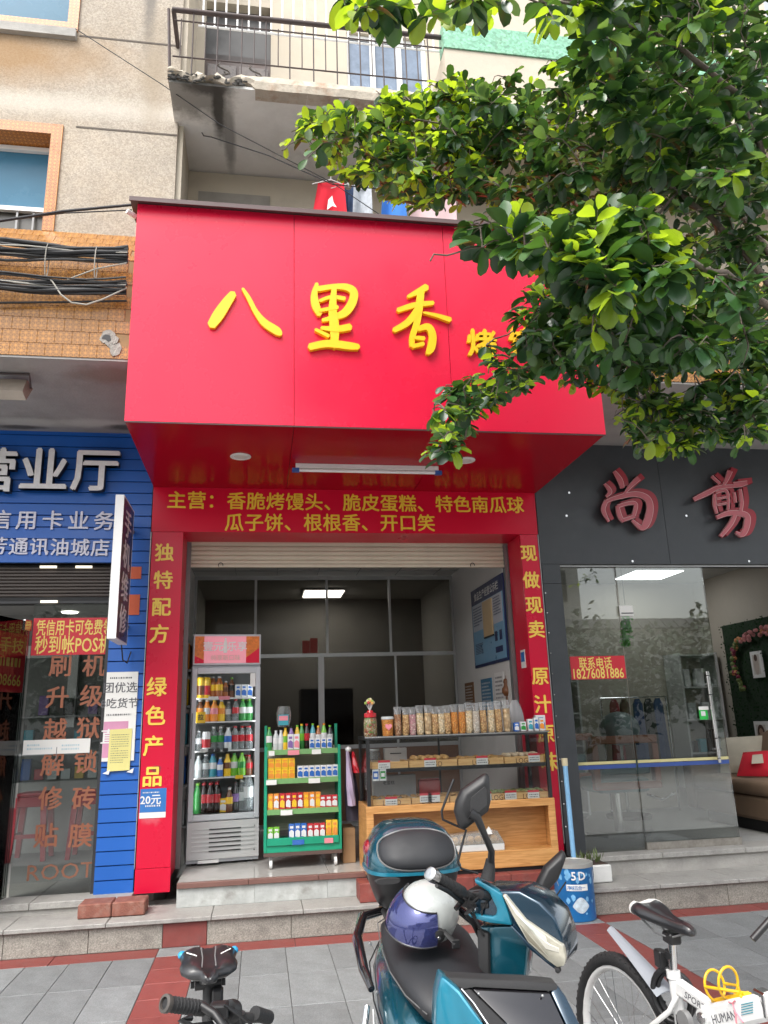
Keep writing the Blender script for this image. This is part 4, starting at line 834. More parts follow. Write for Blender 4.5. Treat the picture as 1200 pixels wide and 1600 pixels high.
# ---------------------------------------------------------------- snack bags on the counter
def speck(name, cols, scale, rough=.5):
    m = bpy.data.materials.new(name); m.use_nodes = True; MATS[name] = m; n = m.node_tree.nodes; L = m.node_tree.links; b = n['Principled BSDF']; b.inputs['Roughness'].default_value = rough
    tc = n.new('ShaderNodeTexCoord'); v = n.new('ShaderNodeTexVoronoi'); v.inputs['Scale'].default_value = scale; L.new(tc.outputs['Object'], v.inputs['Vector'])
    sp = n.new('ShaderNodeSeparateColor'); L.new(v.outputs['Color'], sp.inputs[0]); cr = n.new('ShaderNodeValToRGB'); cr.color_ramp.interpolation = 'CONSTANT'; L.new(sp.outputs[0], cr.inputs[0])
    el = cr.color_ramp.elements; el[0].color = (*cols[0],1); el[1].position = 1/len(cols); el[1].color = (*cols[1],1)
    for i, c_ in enumerate(cols[2:]): e = el.new((i+2)/len(cols)); e.color = (*c_,1)
    d = n.new('ShaderNodeMapRange'); d.inputs[1].default_value = 0; d.inputs[2].default_value = .6; d.inputs[3].default_value = 1.25; d.inputs[4].default_value = .6; L.new(v.outputs['Distance'], d.inputs[0])
    s = n.new('ShaderNodeVectorMath'); s.operation = 'SCALE'; L.new(cr.outputs[0], s.inputs[0]); L.new(d.outputs[0], s.inputs['Scale']); L.new(s.outputs[0], b.inputs['Base Color'])
    bp_ = n.new('ShaderNodeBump'); bp_.inputs['Strength'].default_value = .8; bp_.inputs['Distance'].default_value = .01; bp_.invert = True; L.new(v.outputs['Distance'], bp_.inputs['Height']); L.new(bp_.outputs[0], b.inputs['Normal'])
    return m
SK = dict(nuts=speck('snack_nuts', [(.55,.33,.14),(.66,.43,.2),(.42,.22,.09)], 70), orange=speck('snack_orange', [(.72,.26,.04),(.62,.2,.03),(.75,.36,.09)], 110), pale=speck('snack_pale', [(.70,.55,.34),(.62,.45,.25),(.75,.62,.42)], 60), pink=speck('snack_pink', [(.55,.30,.30),(.50,.22,.25),(.62,.42,.38)], 90), white=speck('snack_white', [(.66,.58,.48),(.58,.48,.38),(.7,.64,.55)], 90), balls=speck('snack_balls', [(.62,.45,.26),(.5,.33,.17)], 38), candy=speck('candy_mix', [(.6,.5,.3),(.25,.42,.1),(.65,.3,.12),(.7,.62,.4),(.45,.12,.08)], 75), brown=speck('snack_brown', [(.30,.13,.06),(.42,.2,.09),(.5,.32,.2)], 80))
bagtop = glassmat('bag_film', (.88,.89,.9), .95, .16, .14, (.8,.8,.8))
spec_ = [(622,'brown',.185),(634,'nuts',.18),(645,'pink',.18),(657,'pale',.19),(669,'balls',.19),(680,'nuts',.18),(690,'pale',.18),(700,'nuts',.185),(711,'orange',.19),(722,'orange',.19),(733,'pale',.2),(744,'white',.195),(756,'nuts',.2),(768,'pale',.2),(780,'nuts',.205),(793,'balls',.21)]
wn_ = dict(brown='brown nuts',nuts='golden nuts',pink='pink crisps',pale='pale biscuits',balls='round pastry balls',orange='orange crisps',white='white sugared nuts')
R3 = random.Random(9)
for i, (x, c_, h) in enumerate(spec_):
    p = P(x,1138,6.72); z = Z2+.0005; h *= 1.2; t = thing('snack_bag', f'clear bag of {wn_[c_]}, {ORD[i]} from the left in the row on the counter', 'bag', (p.x,6.72,z), 'snack bags on the counter'); r = .031
    w1, w2 = R3.uniform(.96,1.06), R3.uniform(-.006,.006)
    def ring(rx, ry, zz_): return [(p.x+w2*zz_/h+rx*cos(2*pi*q/12)*(abs(cos(2*pi*q/12))**-.25 if abs(cos(2*pi*q/12)) > .1 else 1),6.72+ry*sin(2*pi*q/12),z+zz_) for q in range(12)]
    MB().loft([ring(r*.8,r*.8,0),ring(r*w1,r,.02),ring(r*w1,r*.95,h*.5),ring(r,r*.8,h*.78)]).build('contents', SK[c_], t, smooth=50)
    MB().loft([ring(r*1.03,r*.83,h*.785),ring(r*1.02,r*.55,h*.9),ring(r*1.08,r*.15,h),ring(r*1.1,r*.05,h*1.07)], caps=False).build('film_top', bagtop, t, smooth=50)
big = thing('plastic_bag', 'white translucent plastic bag bulging behind the snack bags', 'bag', (2.36,6.85,Z2))
p = P(805,1120,6.88); MB().loft([[(p.x+a*cos(2*pi*q/14)*(1+.15*sin(q*5)),6.88+b_*sin(2*pi*q/14),Z2+zz_) for q in range(14)] for a, b_, zz_ in ((.05,.04,0),(.075,.06,.06),(.07,.055,.14),(.05,.03,.22),(.025,.012,.27))]).build('body', glassmat('bag_white', (.86,.86,.86), .8, .25, .30, (.7,.7,.7)), big, smooth=50)
cj = thing('candy_jar', 'clear jar of mixed candy with a red lid at the left end of the counter', 'jar', P(578,1145,6.72)); p = P(579,1148,6.73); z = Z2+.0005
MB().lathe([(.001,0),(.052,0),(.057,.015),(.057,.12),(.05,.15)], (p.x,6.73,z), 16).build('contents', SK['candy'], cj, smooth=50); MB().lathe([(.0585,.004),(.0595,.02),(.0595,.13),(.05,.165)], (p.x,6.73,z), 16).build('glass', G_case, cj, smooth=50)
MB().lathe([(.05,.155),(.054,.157),(.054,.19),(.03,.197),(.022,.215),(.001,.215)], (p.x,6.73,z), 16).build('lid', CC['red'], cj, smooth=30)
R4 = random.Random(2); LC = [mat('lolly_cream',(.75,.66,.45),.4), mat('lolly_green',(.4,.55,.12),.4), mat('lolly_orange',(.75,.4,.12),.4), mat('lolly_red',(.55,.06,.06),.4)]
for i in range(12):
    a = i*2.4; rr = .008+.004*i; b0 = V((p.x+.006*cos(a),6.73+.006*sin(a),z+.2155)); e = V((p.x+rr*.85*cos(a),6.73+rr*.7*sin(a),z+.30-.0028*i+R4.uniform(-.006,.006)))
    t = thing('lollipop', 'small wrapped lollipop stuck in the red lid of the candy jar', 'lollipop', b0, 'lollipops in the candy jar'); MB().cyl(b0,e,.0018,5).build('stick', M_white, t); MB().ball(e,.013,8,6).build('candy', LC[i % 4], t, smooth=60)
bk = thing('snack_tub', 'clear tub of caramel puffs with a pink heart label beside the candy jar', 'tub', P(606,1145,6.72)); p = P(606,1146,6.72)
MB().lathe([(.001,0),(.044,0),(.052,.135)], (p.x,6.72,z), 16).build('contents', SK['orange'], bk, smooth=50); MB().lathe([(.056,.136),(.056,.15),(.05,.158),(.001,.158)], (p.x,6.72,z), 16).build('lid', CC['pale'], bk, smooth=30)
MB().poly([(p.x+.03*(.0625*16*sin(t)**3),6.72-.0515,z+.075+.030*.0625*(13*cos(t)-5*cos(2*t)-2*cos(3*t)-cos(4*t))) for t in [i*2*pi/24 for i in range(24)]]).build('label', CC['pink'], bk)
for i, (x, c1, c2, h, w_) in enumerate(((806,'blue','white',.075,.045),(817,'white','green',.08,.05),(829,'white','teal',.10,.045),(839,'white','blue',.11,.04),(848,'white','orange',.105,.045))):
    p = P(x,1138,6.70); carton(f'small {c1 if c1 != "white" else "white and "+c2} box, {ORD[i]} of five at the right end of the counter', (p.x,6.67+.01*i,Z2+.0005), w_,.04,h,c1,c2, group='small boxes on the counter', cat='box')
carton('blue lidded box behind the small boxes at the right counter end', (P(845,1130,6.78).x,6.78,Z2+.0005), .09,.05,.13,'white','blue', cat='box')
# jacket and cardboard box between cart and counter, shelf left of the fridge
jk = thing('jacket', 'lilac white and red jacket hanging from the end of the green cart', 'jacket', (.80,7.30,1.3)); M_lil = mat('jacket_lilac', (.45,.36,.50), .8, var=.15); M_jd = mat('jacket_dark', (.03,.025,.04), .85, var=.2)
def drape(x0, x1, zt, zb, y, mt, nm, k):
    r = []
    for j in range(9):
        t = j/8; ww = (x1-x0)*(.35+.65*min(1,t*1.6))*.5; cx = (x0+x1)/2+.03*t
        r.append([(cx+ww*cos(q*2*pi/16)*(1+.12*sin(q*3+k)),y+.06*(.3+t*.7)*sin(q*2*pi/16)*(1+.2*cos(q*4+j)),zt+(zb-zt)*t) for q in range(16)])
    MB().loft(r).build(nm, mt, jk, smooth=60)
drape(.74,.86,1.30,.72,7.20,M_jd,'body',0); drape(.745,.815,1.31,.85,7.13,M_lil,'sleeve',1); drape(.80,.86,1.30,1.12,7.14,CC['red'],'collar',2); MB().ball((.79,7.13,1.32),(.03,.03,.025),9,6).build('collar_tip', CC['white'], jk, smooth=60)
t = thing('cardboard_box', 'brown cardboard box on the floor between cart and counter', 'box', (.79,7.3,.38)); MB().box(.735,.845,7.2,7.5,.376,.66).build('body', mat('cardboard', (.34,.20,.10), .8, var=.12), t, bevel=.004); BX('flap', MATS['cardboard'], t, .737,.843,7.195,7.1985,.60,.655)
sh = thing('storage_rack', 'narrow dark storage rack crammed behind the left edge of the fridge', 'rack', (-.72,8.0,.38))
for x in (-.79,-.64): MB().box(x,x+.02,7.62,7.64,.376,2.1).box(x,x+.02,8.3,8.32,.376,2.1).build('upright', M_grey, sh)
for i, z in enumerate((.7,1.05,1.4,1.75,2.08)): BX('shelf', M_grey, sh, -.79,-.62,7.60,8.32,z-.02,z)
for i, (z, c_, h) in enumerate(((.7,'white',.2),(1.05,'blue',.25),(1.4,'teal',.28),(1.75,'yellow',.25),(2.08,'orange',.25),(1.05,'red',.2))):
    tag(MB().box(-.77,-.66,7.64+.3*(i==5),7.9+.3*(i==5),z+.001,z+h).build('storage_bin', CC[c_], None, bevel=.01, origin=(-.71,7.77,z)), f'{c_} bin on the {"back of the " if i==5 else ""}{["lowest","second","third","fourth","top","second"][i]} level of the rack behind the fridge', 'bin')
# ---------------------------------------------------------------- left: phone shop
M_bl = mat('slat_blue', (.008,.10,.42), .38, var=.06, vs=3, rnd=.05, dirt=.06, dcol=(.05,.1,.25))
ps = thing('phone_shop_front', 'blue slatted phone shop front with white lettering left of the bakery', 'shopfront', (-1.8,7.0,.3))
bk_ = BX('slat_backing', M_blackm, ps, -5,-.985,7.03,7.2,3.0,4.235)
smf = MB().prism([(0,0,.002),(0,-.016,.006),(0,-.010,.104),(0,0,.1075)], (4.0,0,0)).mesh('slat', M_bl)
for i in range(12): put('slat', smf, ps, (-4.99, 7.028, 2.985+i*.1085-.0+.0))
sp_ = MB().prism([(0,0,.002),(0,-.016,.006),(0,-.010,.104),(0,0,.1075)], (.305,0,0)).mesh('slat', M_bl)
for i in range(25): put('slat', sp_, ps, (-1.292, 7.028, .275+i*.1085))
BX('pier', M_blackm, ps, -1.29,-.99,7.03,7.25,.28,2.99)
M_wl = mat('letter_grey_white', (.70,.70,.70), .45, var=.12, dirt=.15, dcol=(.3,.3,.3), ds=8)
for i, ch in enumerate('营业厅'):
    c = P(-8+80*i,737,6.985); place_glyph(glyph(ch,.035,.08,M_black),'character',ps,c,XR,ZU,.43); place_glyph(glyph(ch,.028,.003,M_wl),'character_face',ps,c+V((0,-.0695,0)),XR,ZU,.43)
M_wl2 = mat('letter_lilac_white', (.62,.62,.72), .4)
chars(ps, '信用卡业务', M_wl2, P(1,812,7.008), (P(163,814,7.008)-P(1,812,7.008))/4, .185, bold=.02, ext=.03)
chars(ps, '芳通讯油城店', M_wl2, P(-3,853,7.008), (P(157,856,7.008)-P(-3,853,7.008))/5, .165, bold=.02, ext=.03)
# projecting light box
pj = thing('projecting_sign', 'narrow white edged blade sign reading phone repair beside the red column', 'sign', (-1.12,6.6,2.9))
xa, xb, ya, yb, za, zb = -1.178,-1.11,6.30,6.83,2.24,3.41
MB().box(xa,xb,ya,ya+.012,za,zb).box(xa,xb,yb-.012,yb,za,zb).box(xa,xb,ya+.012,yb-.012,zb-.012,zb).box(xa,xb,ya+.012,yb-.012,za,za+.012).build('case', M_white, pj)
M_pf = mat('blade_face', (.035,.022,.022), .3, var=.2)
BX('face', M_pf, pj, xb-.006,xb-.001,ya+.0125,yb-.0125,za+.0125,zb-.0125); BX('face', M_pf, pj, xa+.001,xa+.006,ya+.0125,yb-.0125,za+.0125,zb-.0125)
M_pl = mat('blade_letter', (.78,.72,.72), .4)
for i, ch in enumerate('手机维修'): chars(pj, ch, M_pl, (xb+.0005,6.565,zb-.19-.265*i), (0,0,0), .25, V((0,1,0)), ZU, bold=.012, ext=.004, sx=1.35)
for z in (2.4,3.25): BX('bracket', M_grey, pj, -1.16,-1.13,yb,7.02,z,z+.03)
MB().tube([(-1.15,6.8,2.25),(-1.14,6.85,2.12),(-1.12,6.95,2.10),(-1.10,7.0,2.2)], .006, 5).build('cable', M_wire, pj)
# small things on the blue pier
for nm, lab, z0, z1, mt in (('sticker','torn orange shop sticker high on the blue pier',2.62,2.98,mat('sticker_orange',(.55,.10,.035),.5)),):
    t = thing('sticker', lab, 'sticker', (-1.1,7.0,2.8))
    for a, b_ in ((2.84,2.95),(2.52,2.70)): BX('piece', mt, t, -1.14,-1.05,7.007,7.0095,a,b_)
ps2 = thing('poster', 'white group buying poster with pink panel on the blue pier', 'poster', (-1.15,7.0,1.6))
c0, c1 = P(170,1058,7.005), P(222,1168,7.005); M_ppk = mat('poster_pink', (.58,.26,.40), .5, var=.15)
BX('sheet', M_paper, ps2, -1.29,-1.03,7.002,7.006,1.30,2.03); BX('pink_panel', M_ppk, ps2, -1.288,-1.09,7.0,7.0018,1.33,1.62)
line(ps2, '团优选', M_print, (-1.17,6.9995,1.90), .095, bold=.01); line(ps2, '8吃货节', M_print, (-1.17,6.9995,1.77), .09, bold=.01); line(ps2, '直降', M_white, (-1.18,6.9985,1.50), .13, bold=.02); print_rows(ps2, M_print, (-1.17,6.9995,1.98), XR, ZU, .18, .03, 1, 3); print_rows(ps2, M_print, (-1.17,6.9995,1.675), XR, ZU, .2, .03, 1, 4)
nt_ = thing('notice', 'pale yellow notice sheet taped over the pink poster', 'notice', (-1.15,6.995,1.3)); MB().prism([(-1.24,6.999,1.22),(-1.06,6.999,1.225),(-1.055,6.999,1.56),(-1.235,6.999,1.555)], (0,-.003,0)).build('sheet', mat('paper_yellow', (.68,.62,.24), .7, var=.05), nt_)
print_rows(nt_, M_print, (-1.148,6.9955,1.40), XR, ZU, .14, .24, 13, 5, th=.25)
for x, z, s in ((-1.245,1.215,1),(-1.055,1.22,-1)): MB().prism([(x-.03,6.9955,z-.01),(x+.02,6.9955,z-.02),(x+.03,6.9955,z+.02)], (0,-.001,0)).build('tape', M_paper, nt_)
# glazing
G_shop = glassmat('shop_glass', (.72,.75,.74), .9, fm=1.3)
M_dkf = mat('dark_frame', (.03,.03,.032), .4, var=.1)
sb = thing('shutter_box', 'dark ribbed roller shutter housing above the phone shop door', 'shutter', (-2,7.1,2.7))
bb = MB()
for i in range(9): bb.prism([(-4.9,7.12,2.70+i*.03),(-4.9,7.105,2.708+i*.03),(-4.9,7.105,2.722+i*.03),(-4.9,7.12,2.73+i*.03)], (3.58,0,0))
for i in range(0,9): MB().prism([(-4.9,7.12,2.70+i*.03),(-4.9,7.105,2.708+i*.03),(-4.9,7.105,2.722+i*.03),(-4.9,7.12,2.729+i*.03)], (3.58,0,0)).build('slat', mat('brown_slat', (.075,.06,.052), .55, var=.2), sb)
BX('housing', M_blackm, sb, -4.9,-1.31,7.122,7.35,2.66,2.983); BX('guide', M_dkf, sb, -1.325,-1.295,7.06,7.16,.28,2.98)
for x, z in ((-1.93,2.955),(-1.63,2.955),(-1.90,2.645)): BX('lamp', mat('led_bar', (.8,.75,.6), .5, emit=(1,.9,.7), es=.5), sb, x,x+.14,7.08,7.10,z,z+.02)
ld = thing('glass_panel', 'fixed shop glass pane with peeling orange repair lettering', 'window', (-1.6,7.13,.28))
BX('pane', G_shop, ld, -1.96,-1.33,7.13,7.14,.285,2.64); BX('rail', M_dkf, ld, -3.5,-1.33,7.12,7.15,2.645,2.665)
M_or = mat('glass_orange', (.30,.105,.055), .6, var=.2)
for s, pts in (('刷升越解修贴', ((95,1040),(90,1089),(86,1140),(82,1194),(79,1247),(72,1305))), ('机级狱锁砖膜', ((147,1040),(143,1087),(138,1137),(134,1190),(131,1247),(126,1305)))):
    for ch, (x, y) in zip(s, pts): chars(ld, ch, M_or, P(x,y,7.127), (0,0,0), .195, bold=.025, ext=.003)
line(ld, 'ROOT', mat('glass_orange_pale', (.24,.10,.06), .6), P(95,1360,7.127), .17, bold=.0, sx=1.1)
def sticker(nm, label, cat, p0, p1, Y, mt, rows_, parent=None):
    a, b_ = P(*p0,Y), P(*p1,Y); t = thing(nm, label, cat, ((a.x+b_.x)/2,Y,b_.z)); x0, x1 = sorted((a.x,b_.x)); z0, z1 = sorted((a.z,b_.z))
    BX('sheet', mt, t, x0,x1,Y,Y+.002,z0,z1)
    for s, fx, fz, size, wd, mt2 in rows_: line(t, s, mt2, (x0+(x1-x0)*fx,Y-.0005,z0+(z1-z0)*fz), size, bold=.018, width=wd*(x1-x0) if wd else None)
    return t
M_srd = mat('sticker_red', (.56,.015,.03), .4, var=.05); M_syl = mat('sticker_yellow', (.80,.62,.14), .45)
sticker('banner', 'red banner on the glass offering card machines in yellow type', 'banner', (53,966), (178,1022), 7.118, M_srd, [('凭信用卡可免费领', .5,.74,.145,.92,M_syl), ('秒到帐POS机', .5,.28,.17,.92,M_syl)])
pst = sticker('paper_strip', 'two joined white paper strips stuck across the orange glass lettering', 'paper', (37,1157), (140,1176), 7.116, M_paper, [])
BX('fold', M_grey, pst, P(89,1166,7.116).x-.003,P(89,1166,7.116).x+.003,7.1145,7.1158,pst.location.z-.055,pst.location.z+.055)
for x in (62,116): print_rows(pst, mat('pale_ink',(.40,.55,.62),.6), P(x,1167,7.1155), XR, ZU, .2, .06, 2, x)
# open glass door on the left, hinged at x=-1.99, swung outwards
od = thing('glass_door', 'open clear glass door at the far left with a red banner', 'door', (-1.97,7.1,.28))
hx_, hy_ = -1.975,7.10; dd = V((-.28,-.96,0)).normalized()
def DQ(a, b, z0, z1, th=.008): 
    o = V((hx_,hy_,0)); n = V((-dd.y,dd.x,0))*th; p0, p1 = o+dd*a, o+dd*b
    return MB().prism([p0+V((0,0,z0)),p1+V((0,0,z0)),p1+V((0,0,z1)),p0+V((0,0,z1))], n)
DQ(0,.86,.29,2.48).build('pane', G_shop, od); DQ(-.0,.10,2.40,2.49,.02).build('pivot_fitting', M_steel, od)
nrm = V((dd.y,-dd.x,0))
def DQ2(a, b, z0, z1, off, th):
    o = V((hx_,hy_,0))+nrm*off; p0, p1 = o+dd*a, o+dd*b
    return MB().prism([p0+V((0,0,z0)),p1+V((0,0,z0)),p1+V((0,0,z1)),p0+V((0,0,z1))], -nrm*th)
flip = 1 if (V((0,0,0))-V((hx_,hy_,0))).dot(nrm) > 0 else -1
nrm = nrm*flip
DQ2(.03,.80,1.88,2.36,.004,.002).build('banner_sheet', M_srd, od)
rdir = -dd if nrm.cross(-dd).z*1 > 0 and True else dd
rdir = ZU.cross(nrm).normalized()
print_rows(od, M_syl, V((hx_,hy_,2.12))+dd*.41+nrm*.005, rdir, ZU, .62, .09, 1, 3, th=.8)
for s, z, sz_ in (('不懂手技',2.26,.13),('15677608666',1.98,.13)): line(od, s, M_syl, V((hx_,hy_,z))+dd*.41+nrm*.005, sz_, rdir, ZU, bold=.015, width=.68)
b = MB(); p = V((hx_,hy_,0))+dd*.74+nrm*.03; b.cyl(p+V((0,0,.95)),p+V((0,0,1.62)),.014,10); b.cyl(p-nrm*.03+V((0,0,1.05)),p+V((0,0,1.05)),.008,6); b.cyl(p-nrm*.03+V((0,0,1.52)),p+V((0,0,1.52)),.008,6); b.build('handle', M_steel, od, smooth=50)
DQ2(.28,.62,1.22,1.36,.004,.002).build('door_sticker', M_srd, od); line(od, '正在营业', M_syl, V((hx_,hy_,1.29))+dd*.45+nrm*.005, .09, rdir, ZU, width=.26)
# inside the phone shop
pr = thing('phone_shop_room', 'dim phone shop interior seen through its glass', 'room', (-2.5,9,.28))
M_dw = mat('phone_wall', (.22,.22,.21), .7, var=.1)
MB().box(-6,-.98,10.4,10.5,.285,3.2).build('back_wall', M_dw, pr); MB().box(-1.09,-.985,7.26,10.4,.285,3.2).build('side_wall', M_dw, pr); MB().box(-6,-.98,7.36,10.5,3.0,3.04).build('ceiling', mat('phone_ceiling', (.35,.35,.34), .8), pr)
MB().box(-5,-1.3,7.36,7.4,3.04,3.2).build('lintel', M_blackm, pr)
dl = thing('downlight', 'lit round downlight inside the phone shop', 'lamp', (-2.0,8.3,2.99)); c = PZ(109,957,2.99); MB().lathe([(.10,0),(.09,-.006),(.001,-.007)], c, 18).build('lens', mat('lamp_warm', (.9,.9,.85), .5, emit=(1,.95,.85), es=4.), dl)
fr_ = thing('wall_cabinet', 'white cabinet frame on the back wall behind the red banner', 'cabinet', (-2.6,10.3,2.2)); MB().box(-3.0,-2.25,10.3,10.38,2.45,2.60).box(-2.36,-2.25,10.3,10.38,1.6,2.45).build('frame', M_white, fr_)
cn = thing('showcase', 'grey glass topped phone showcase inside the left shop', 'showcase', (-2,9.8,.28)); MB().box(-4,-1.5,9.55,10.05,.286,1.02).build('base', mat('case_grey', (.36,.36,.34), .5, var=.1), cn); MB().box(-4,-1.5,9.53,10.05,1.02,1.30).build('glass_top', G_clear, cn); MB().box(-4,-1.5,9.53,10.07,1.302,1.32).build('top_edge', M_alu, cn)
R5 = random.Random(8)
for i in range(9):
    x = -2.75+i*.145; c_ = ['white','blue','red','white','pale','yellow','white','green','white'][i]; h = R5.uniform(.10,.24)
    tag(MB().box(x-.05,x+.05,9.70,9.77,1.03,1.03+h).build('phone_box', CC[c_], None, bevel=.004, origin=(x,9.73,1.03)), f'{c_} phone box, {ORD[i]} from the left in the glass showcase', 'box')
    tag(MB().box(x-.06,x+.05,10.25,10.34,1.45+.3*(i%2),1.45+.3*(i%2)+h).build('accessory_pack', CC[['teal','purple','brown','black'][i%4]], None, bevel=.004, origin=(x,10.3,1.5)), f'dark accessory pack, {ORD[i]} from the left on the phone shop back wall', 'pack')
for z in (1.44,1.74): BX('wall_shelf', M_grey, pr, -3,-1.4,10.2,10.399,z-.02,z)
M_stool = mat('stool_red', (.34,.012,.025), .4, var=.08)
def stool(x, y, lab):
    t = thing('plastic_stool', lab, 'stool', (x,y,.286), 'red plastic stools'); z = .286
    MB().box(x-.145,x+.145,y-.145,y+.145,z+.62,z+.66).build('seat', M_stool, t, bevel=.012, seg=2); MB().box(x-.15,x+.15,y-.15,y+.15,z+.52,z+.619).build('apron', M_stool, t, bevel=.006)
    for a in (-1,1):
        for b_ in (-1,1): MB().loft([[(x+a*q+u*.5*w_,y+b_*q+v*.5*w_,zz_) for u, v in ((-1,-1),(1,-1),(1,1),(-1,1))] for q, w_, zz_ in ((.17,.045,z),(.135,.06,z+.52))]).build('leg', M_stool, t)
    for a in (-1,1): MB().box(x+a*.155-.008,x+a*.155+.008,y-.14,y+.14,z+.22,z+.26).build('stretcher', M_stool, t)
    MB().box(x-.14,x+.14,y-.165,y-.149,z+.22,z+.26).build('stretcher', M_stool, t)
p = P(50,1300,9.1); stool(p.x,p.y,'red plastic stool left of the lower orange letters behind the glass')
p = P(140,1300,9.1); stool(p.x,p.y,'red plastic stool behind the right column of orange letters')
# bricks at the foot of the red column
for i, (x, lab) in enumerate(((-1.20,'worn red brick under the blue pier, left of the pair'),(-.955,'worn red brick under the foot of the red column'))):
    tag(MB().box(x-.12,x+.12,6.60,6.82,.198,.298).build('brick', mat('old_brick', (.23,.085,.06), .85, var=.3, vs=15, bump=.5, bs=80, dirt=.5, dcol=(.3,.24,.2), ds=9), None, bevel=.008, origin=(x,6.7,.198)), lab, 'brick', 'bricks at the column foot')
# flood light and cables under the tile band
fd = thing('flood_light', 'rusty flood light fixed under the concrete beam at far left', 'lamp', P(22,590,5.75)); c = PZ(20,585,4.21)
MB().loft([[(c.x-.10,c.y-.06,c.z-.16),(c.x+.10,c.y-.06,c.z-.16),(c.x+.10,c.y+.02,c.z-.03),(c.x-.10,c.y+.02,c.z-.03)],[(c.x-.12,c.y-.02,c.z-.22),(c.x+.12,c.y-.02,c.z-.22),(c.x+.12,c.y+.12,c.z-.06),(c.x-.12,c.y+.12,c.z-.06)]]).build('housing', mat('lamp_casing', (.34,.29,.24), .6, dirt=.4), fd)
MB().add([(c.x-.10,c.y-.022,c.z-.223),(c.x+.10,c.y-.022,c.z-.223),(c.x+.10,c.y+.10,c.z-.085),(c.x-.10,c.y+.10,c.z-.085)], [(0,1,2,3)]).build('lens', mat('old_lens', (.14,.14,.14), .3, var=.4, vs=30), fd)
MB().tube([(c.x-.13,c.y+.03,c.z-.10),(c.x-.13,c.y-.03,c.z-.01),(c.x+.13,c.y-.03,c.z-.01),(c.x+.13,c.y+.03,c.z-.10)], .009, 6).build('bracket', M_rust, fd)
cb = thing('cable_bundle', 'thick sagging bundle of black telephone cables along the tiled beam', 'cables', (-1.5,5.42,4.95))
R6 = random.Random(21)
for i in range(22):
    up_ = i < 13; z = (5.10-.012*i if i < 9 else 5.03-.02*(i-9)) if up_ else 4.83-.014*(i-13); ph = R6.uniform(0,6); am = R6.uniform(.006,.022); y = 5.40-R6.uniform(0,.06)-.01*(i%3)
    pth = [(-3.2+t*.145, y+.012*sin(ph+t), z+am*sin(ph*2+t*.7)+R6.uniform(-.004,.004)-.02*sin(pi*min(1,max(0,(t-6)/9)))) for t in range(16)]
    MB().tube(pth, R6.uniform(.005,.013) if i % 5 else .017, 6).build('cable', M_wirew if i in (4,10,17) else M_wire, cb, smooth=60)
MB().tube([P(70,430,5.36),P(82,440,5.36),P(95,460,5.35),P(112,473,5.35),P(135,476,5.35),P(160,468,5.35),P(198,450,5.36)], .006, 6).build('loose_cable', M_wirew, cb)
MB().tube([P(105,437,5.36),P(150,420,5.36),P(198,411,5.36)], .005, 6).build('loose_cable', M_wirew, cb)
for x in (-1.95,-1.6,-1.25): MB().tube([(x,5.36+.05*cos(t),4.95+.14*sin(t)) for t in [i*pi/5 for i in range(10)]], .004, 4, closed=True).build('cable_tie', M_wirew, cb)
MB().tube([P(-5,473,5.45),P(100,472,5.45),P(198,470,5.45)], .008, 6).build('cable', M_wire, cb)
ow = thing('overhead_cable', 'twin overhead cable running from the left to the sign corner', 'cable', P(200,322,5.4))
MB().tube([P(-60,356,4.9),P(0,345,5.05),P(100,330,5.3),P(206,320,5.44)], .011, 6).build('cable', M_wire, ow); MB().tube([P(-60,352,5.1),P(100,333,5.4),P(206,328,5.46)], .005, 6).build('cable', M_wire, ow)
wr = thing('washing_line', 'thin clothes line strung under the balcony', 'line', P(520,280,5.6))
MB().tube([P(315,190,6.0),P(312,200,5.9),P(318,212,5.9),P(330,214,5.8),P(420,243,5.6),P(520,288,5.5),P(640,300,5.5),P(760,305,5.5)], .005, 5).build('line', M_wire, wr); MB().tube([P(118,45,5.7),P(250,130,5.5),P(345,195,5.45),P(520,286,5.5),P(600,340,5.5)], .004, 5).build('line', M_wire, wr); MB().tube([P(310,195,6.1),P(316,205,6.1),P(311,222,6.1)], .008, 5).build('hook', M_rust, wr)
# washing
def garment(nm, label, cat, top, bot, x0, x1, xb0, xb1, mt, Y, seed, shoulders=True):
    R = random.Random(seed); a, b_, c, d = P(x0,top,Y), P(x1,top,Y), P(xb0,bot,Y), P(xb1,bot,Y); t = thing(nm, label, cat, (a+b_)/2)
    rows_, n = [], 14
    for j in range(9):
        v = j/8; l, r = a.lerp(c,v), b_.lerp(d,v); rr = []
        for k in range(n+1):
            u = k/n; p = l.lerp(r,u); dz = -.05*abs(u-.5)**1.5*2*(1-v)+.03 if shoulders else 0
            rr.append(p+V((0,.022*sin(u*9+seed+v*1.5)*(.3+v)+.05*sin(u*pi),dz)))
        rows_.append(rr+[q+V((0,.02,0)) for q in rr[::-1]])
    o = MB().loft(rows_).build('cloth', mt, t, smooth=60); m_ = (a+b_)/2
    MB().tube([m_+V((-.16,.01,-.03)),m_+V((0,.01,.03)),m_+V((.16,.01,-.03))], .005, 5).build('hanger', M_white, t); MB().tube([m_+V((0,.01,.03)),m_+V((0,.01,.07)),m_+V((.02,.01,.09))], .003, 5).build('hook', M_white, t)
    return t
M_cred = mat('cloth_red', (.56,.012,.03), .85, var=.1)
rt_ = garment('shirt', 'red long sleeved shirt with a small white figure drying above the sign', 'shirt', 284,352,497,537,486,543,M_cred,5.62,1)
MB().prism([P(513,312,5.57),P(519,306,5.57),P(521,316,5.57),P(526,324,5.57),P(519,322,5.57),P(511,328,5.57)], (0,-.002,0)).build('print', M_white, rt_)
garment('jeans', 'dark blue jeans drying beside the red shirt', 'jeans', 291,360,536,552,538,556,mat('cloth_denim',(.05,.09,.18),.9,var=.3,vs=20),5.66,2,False)
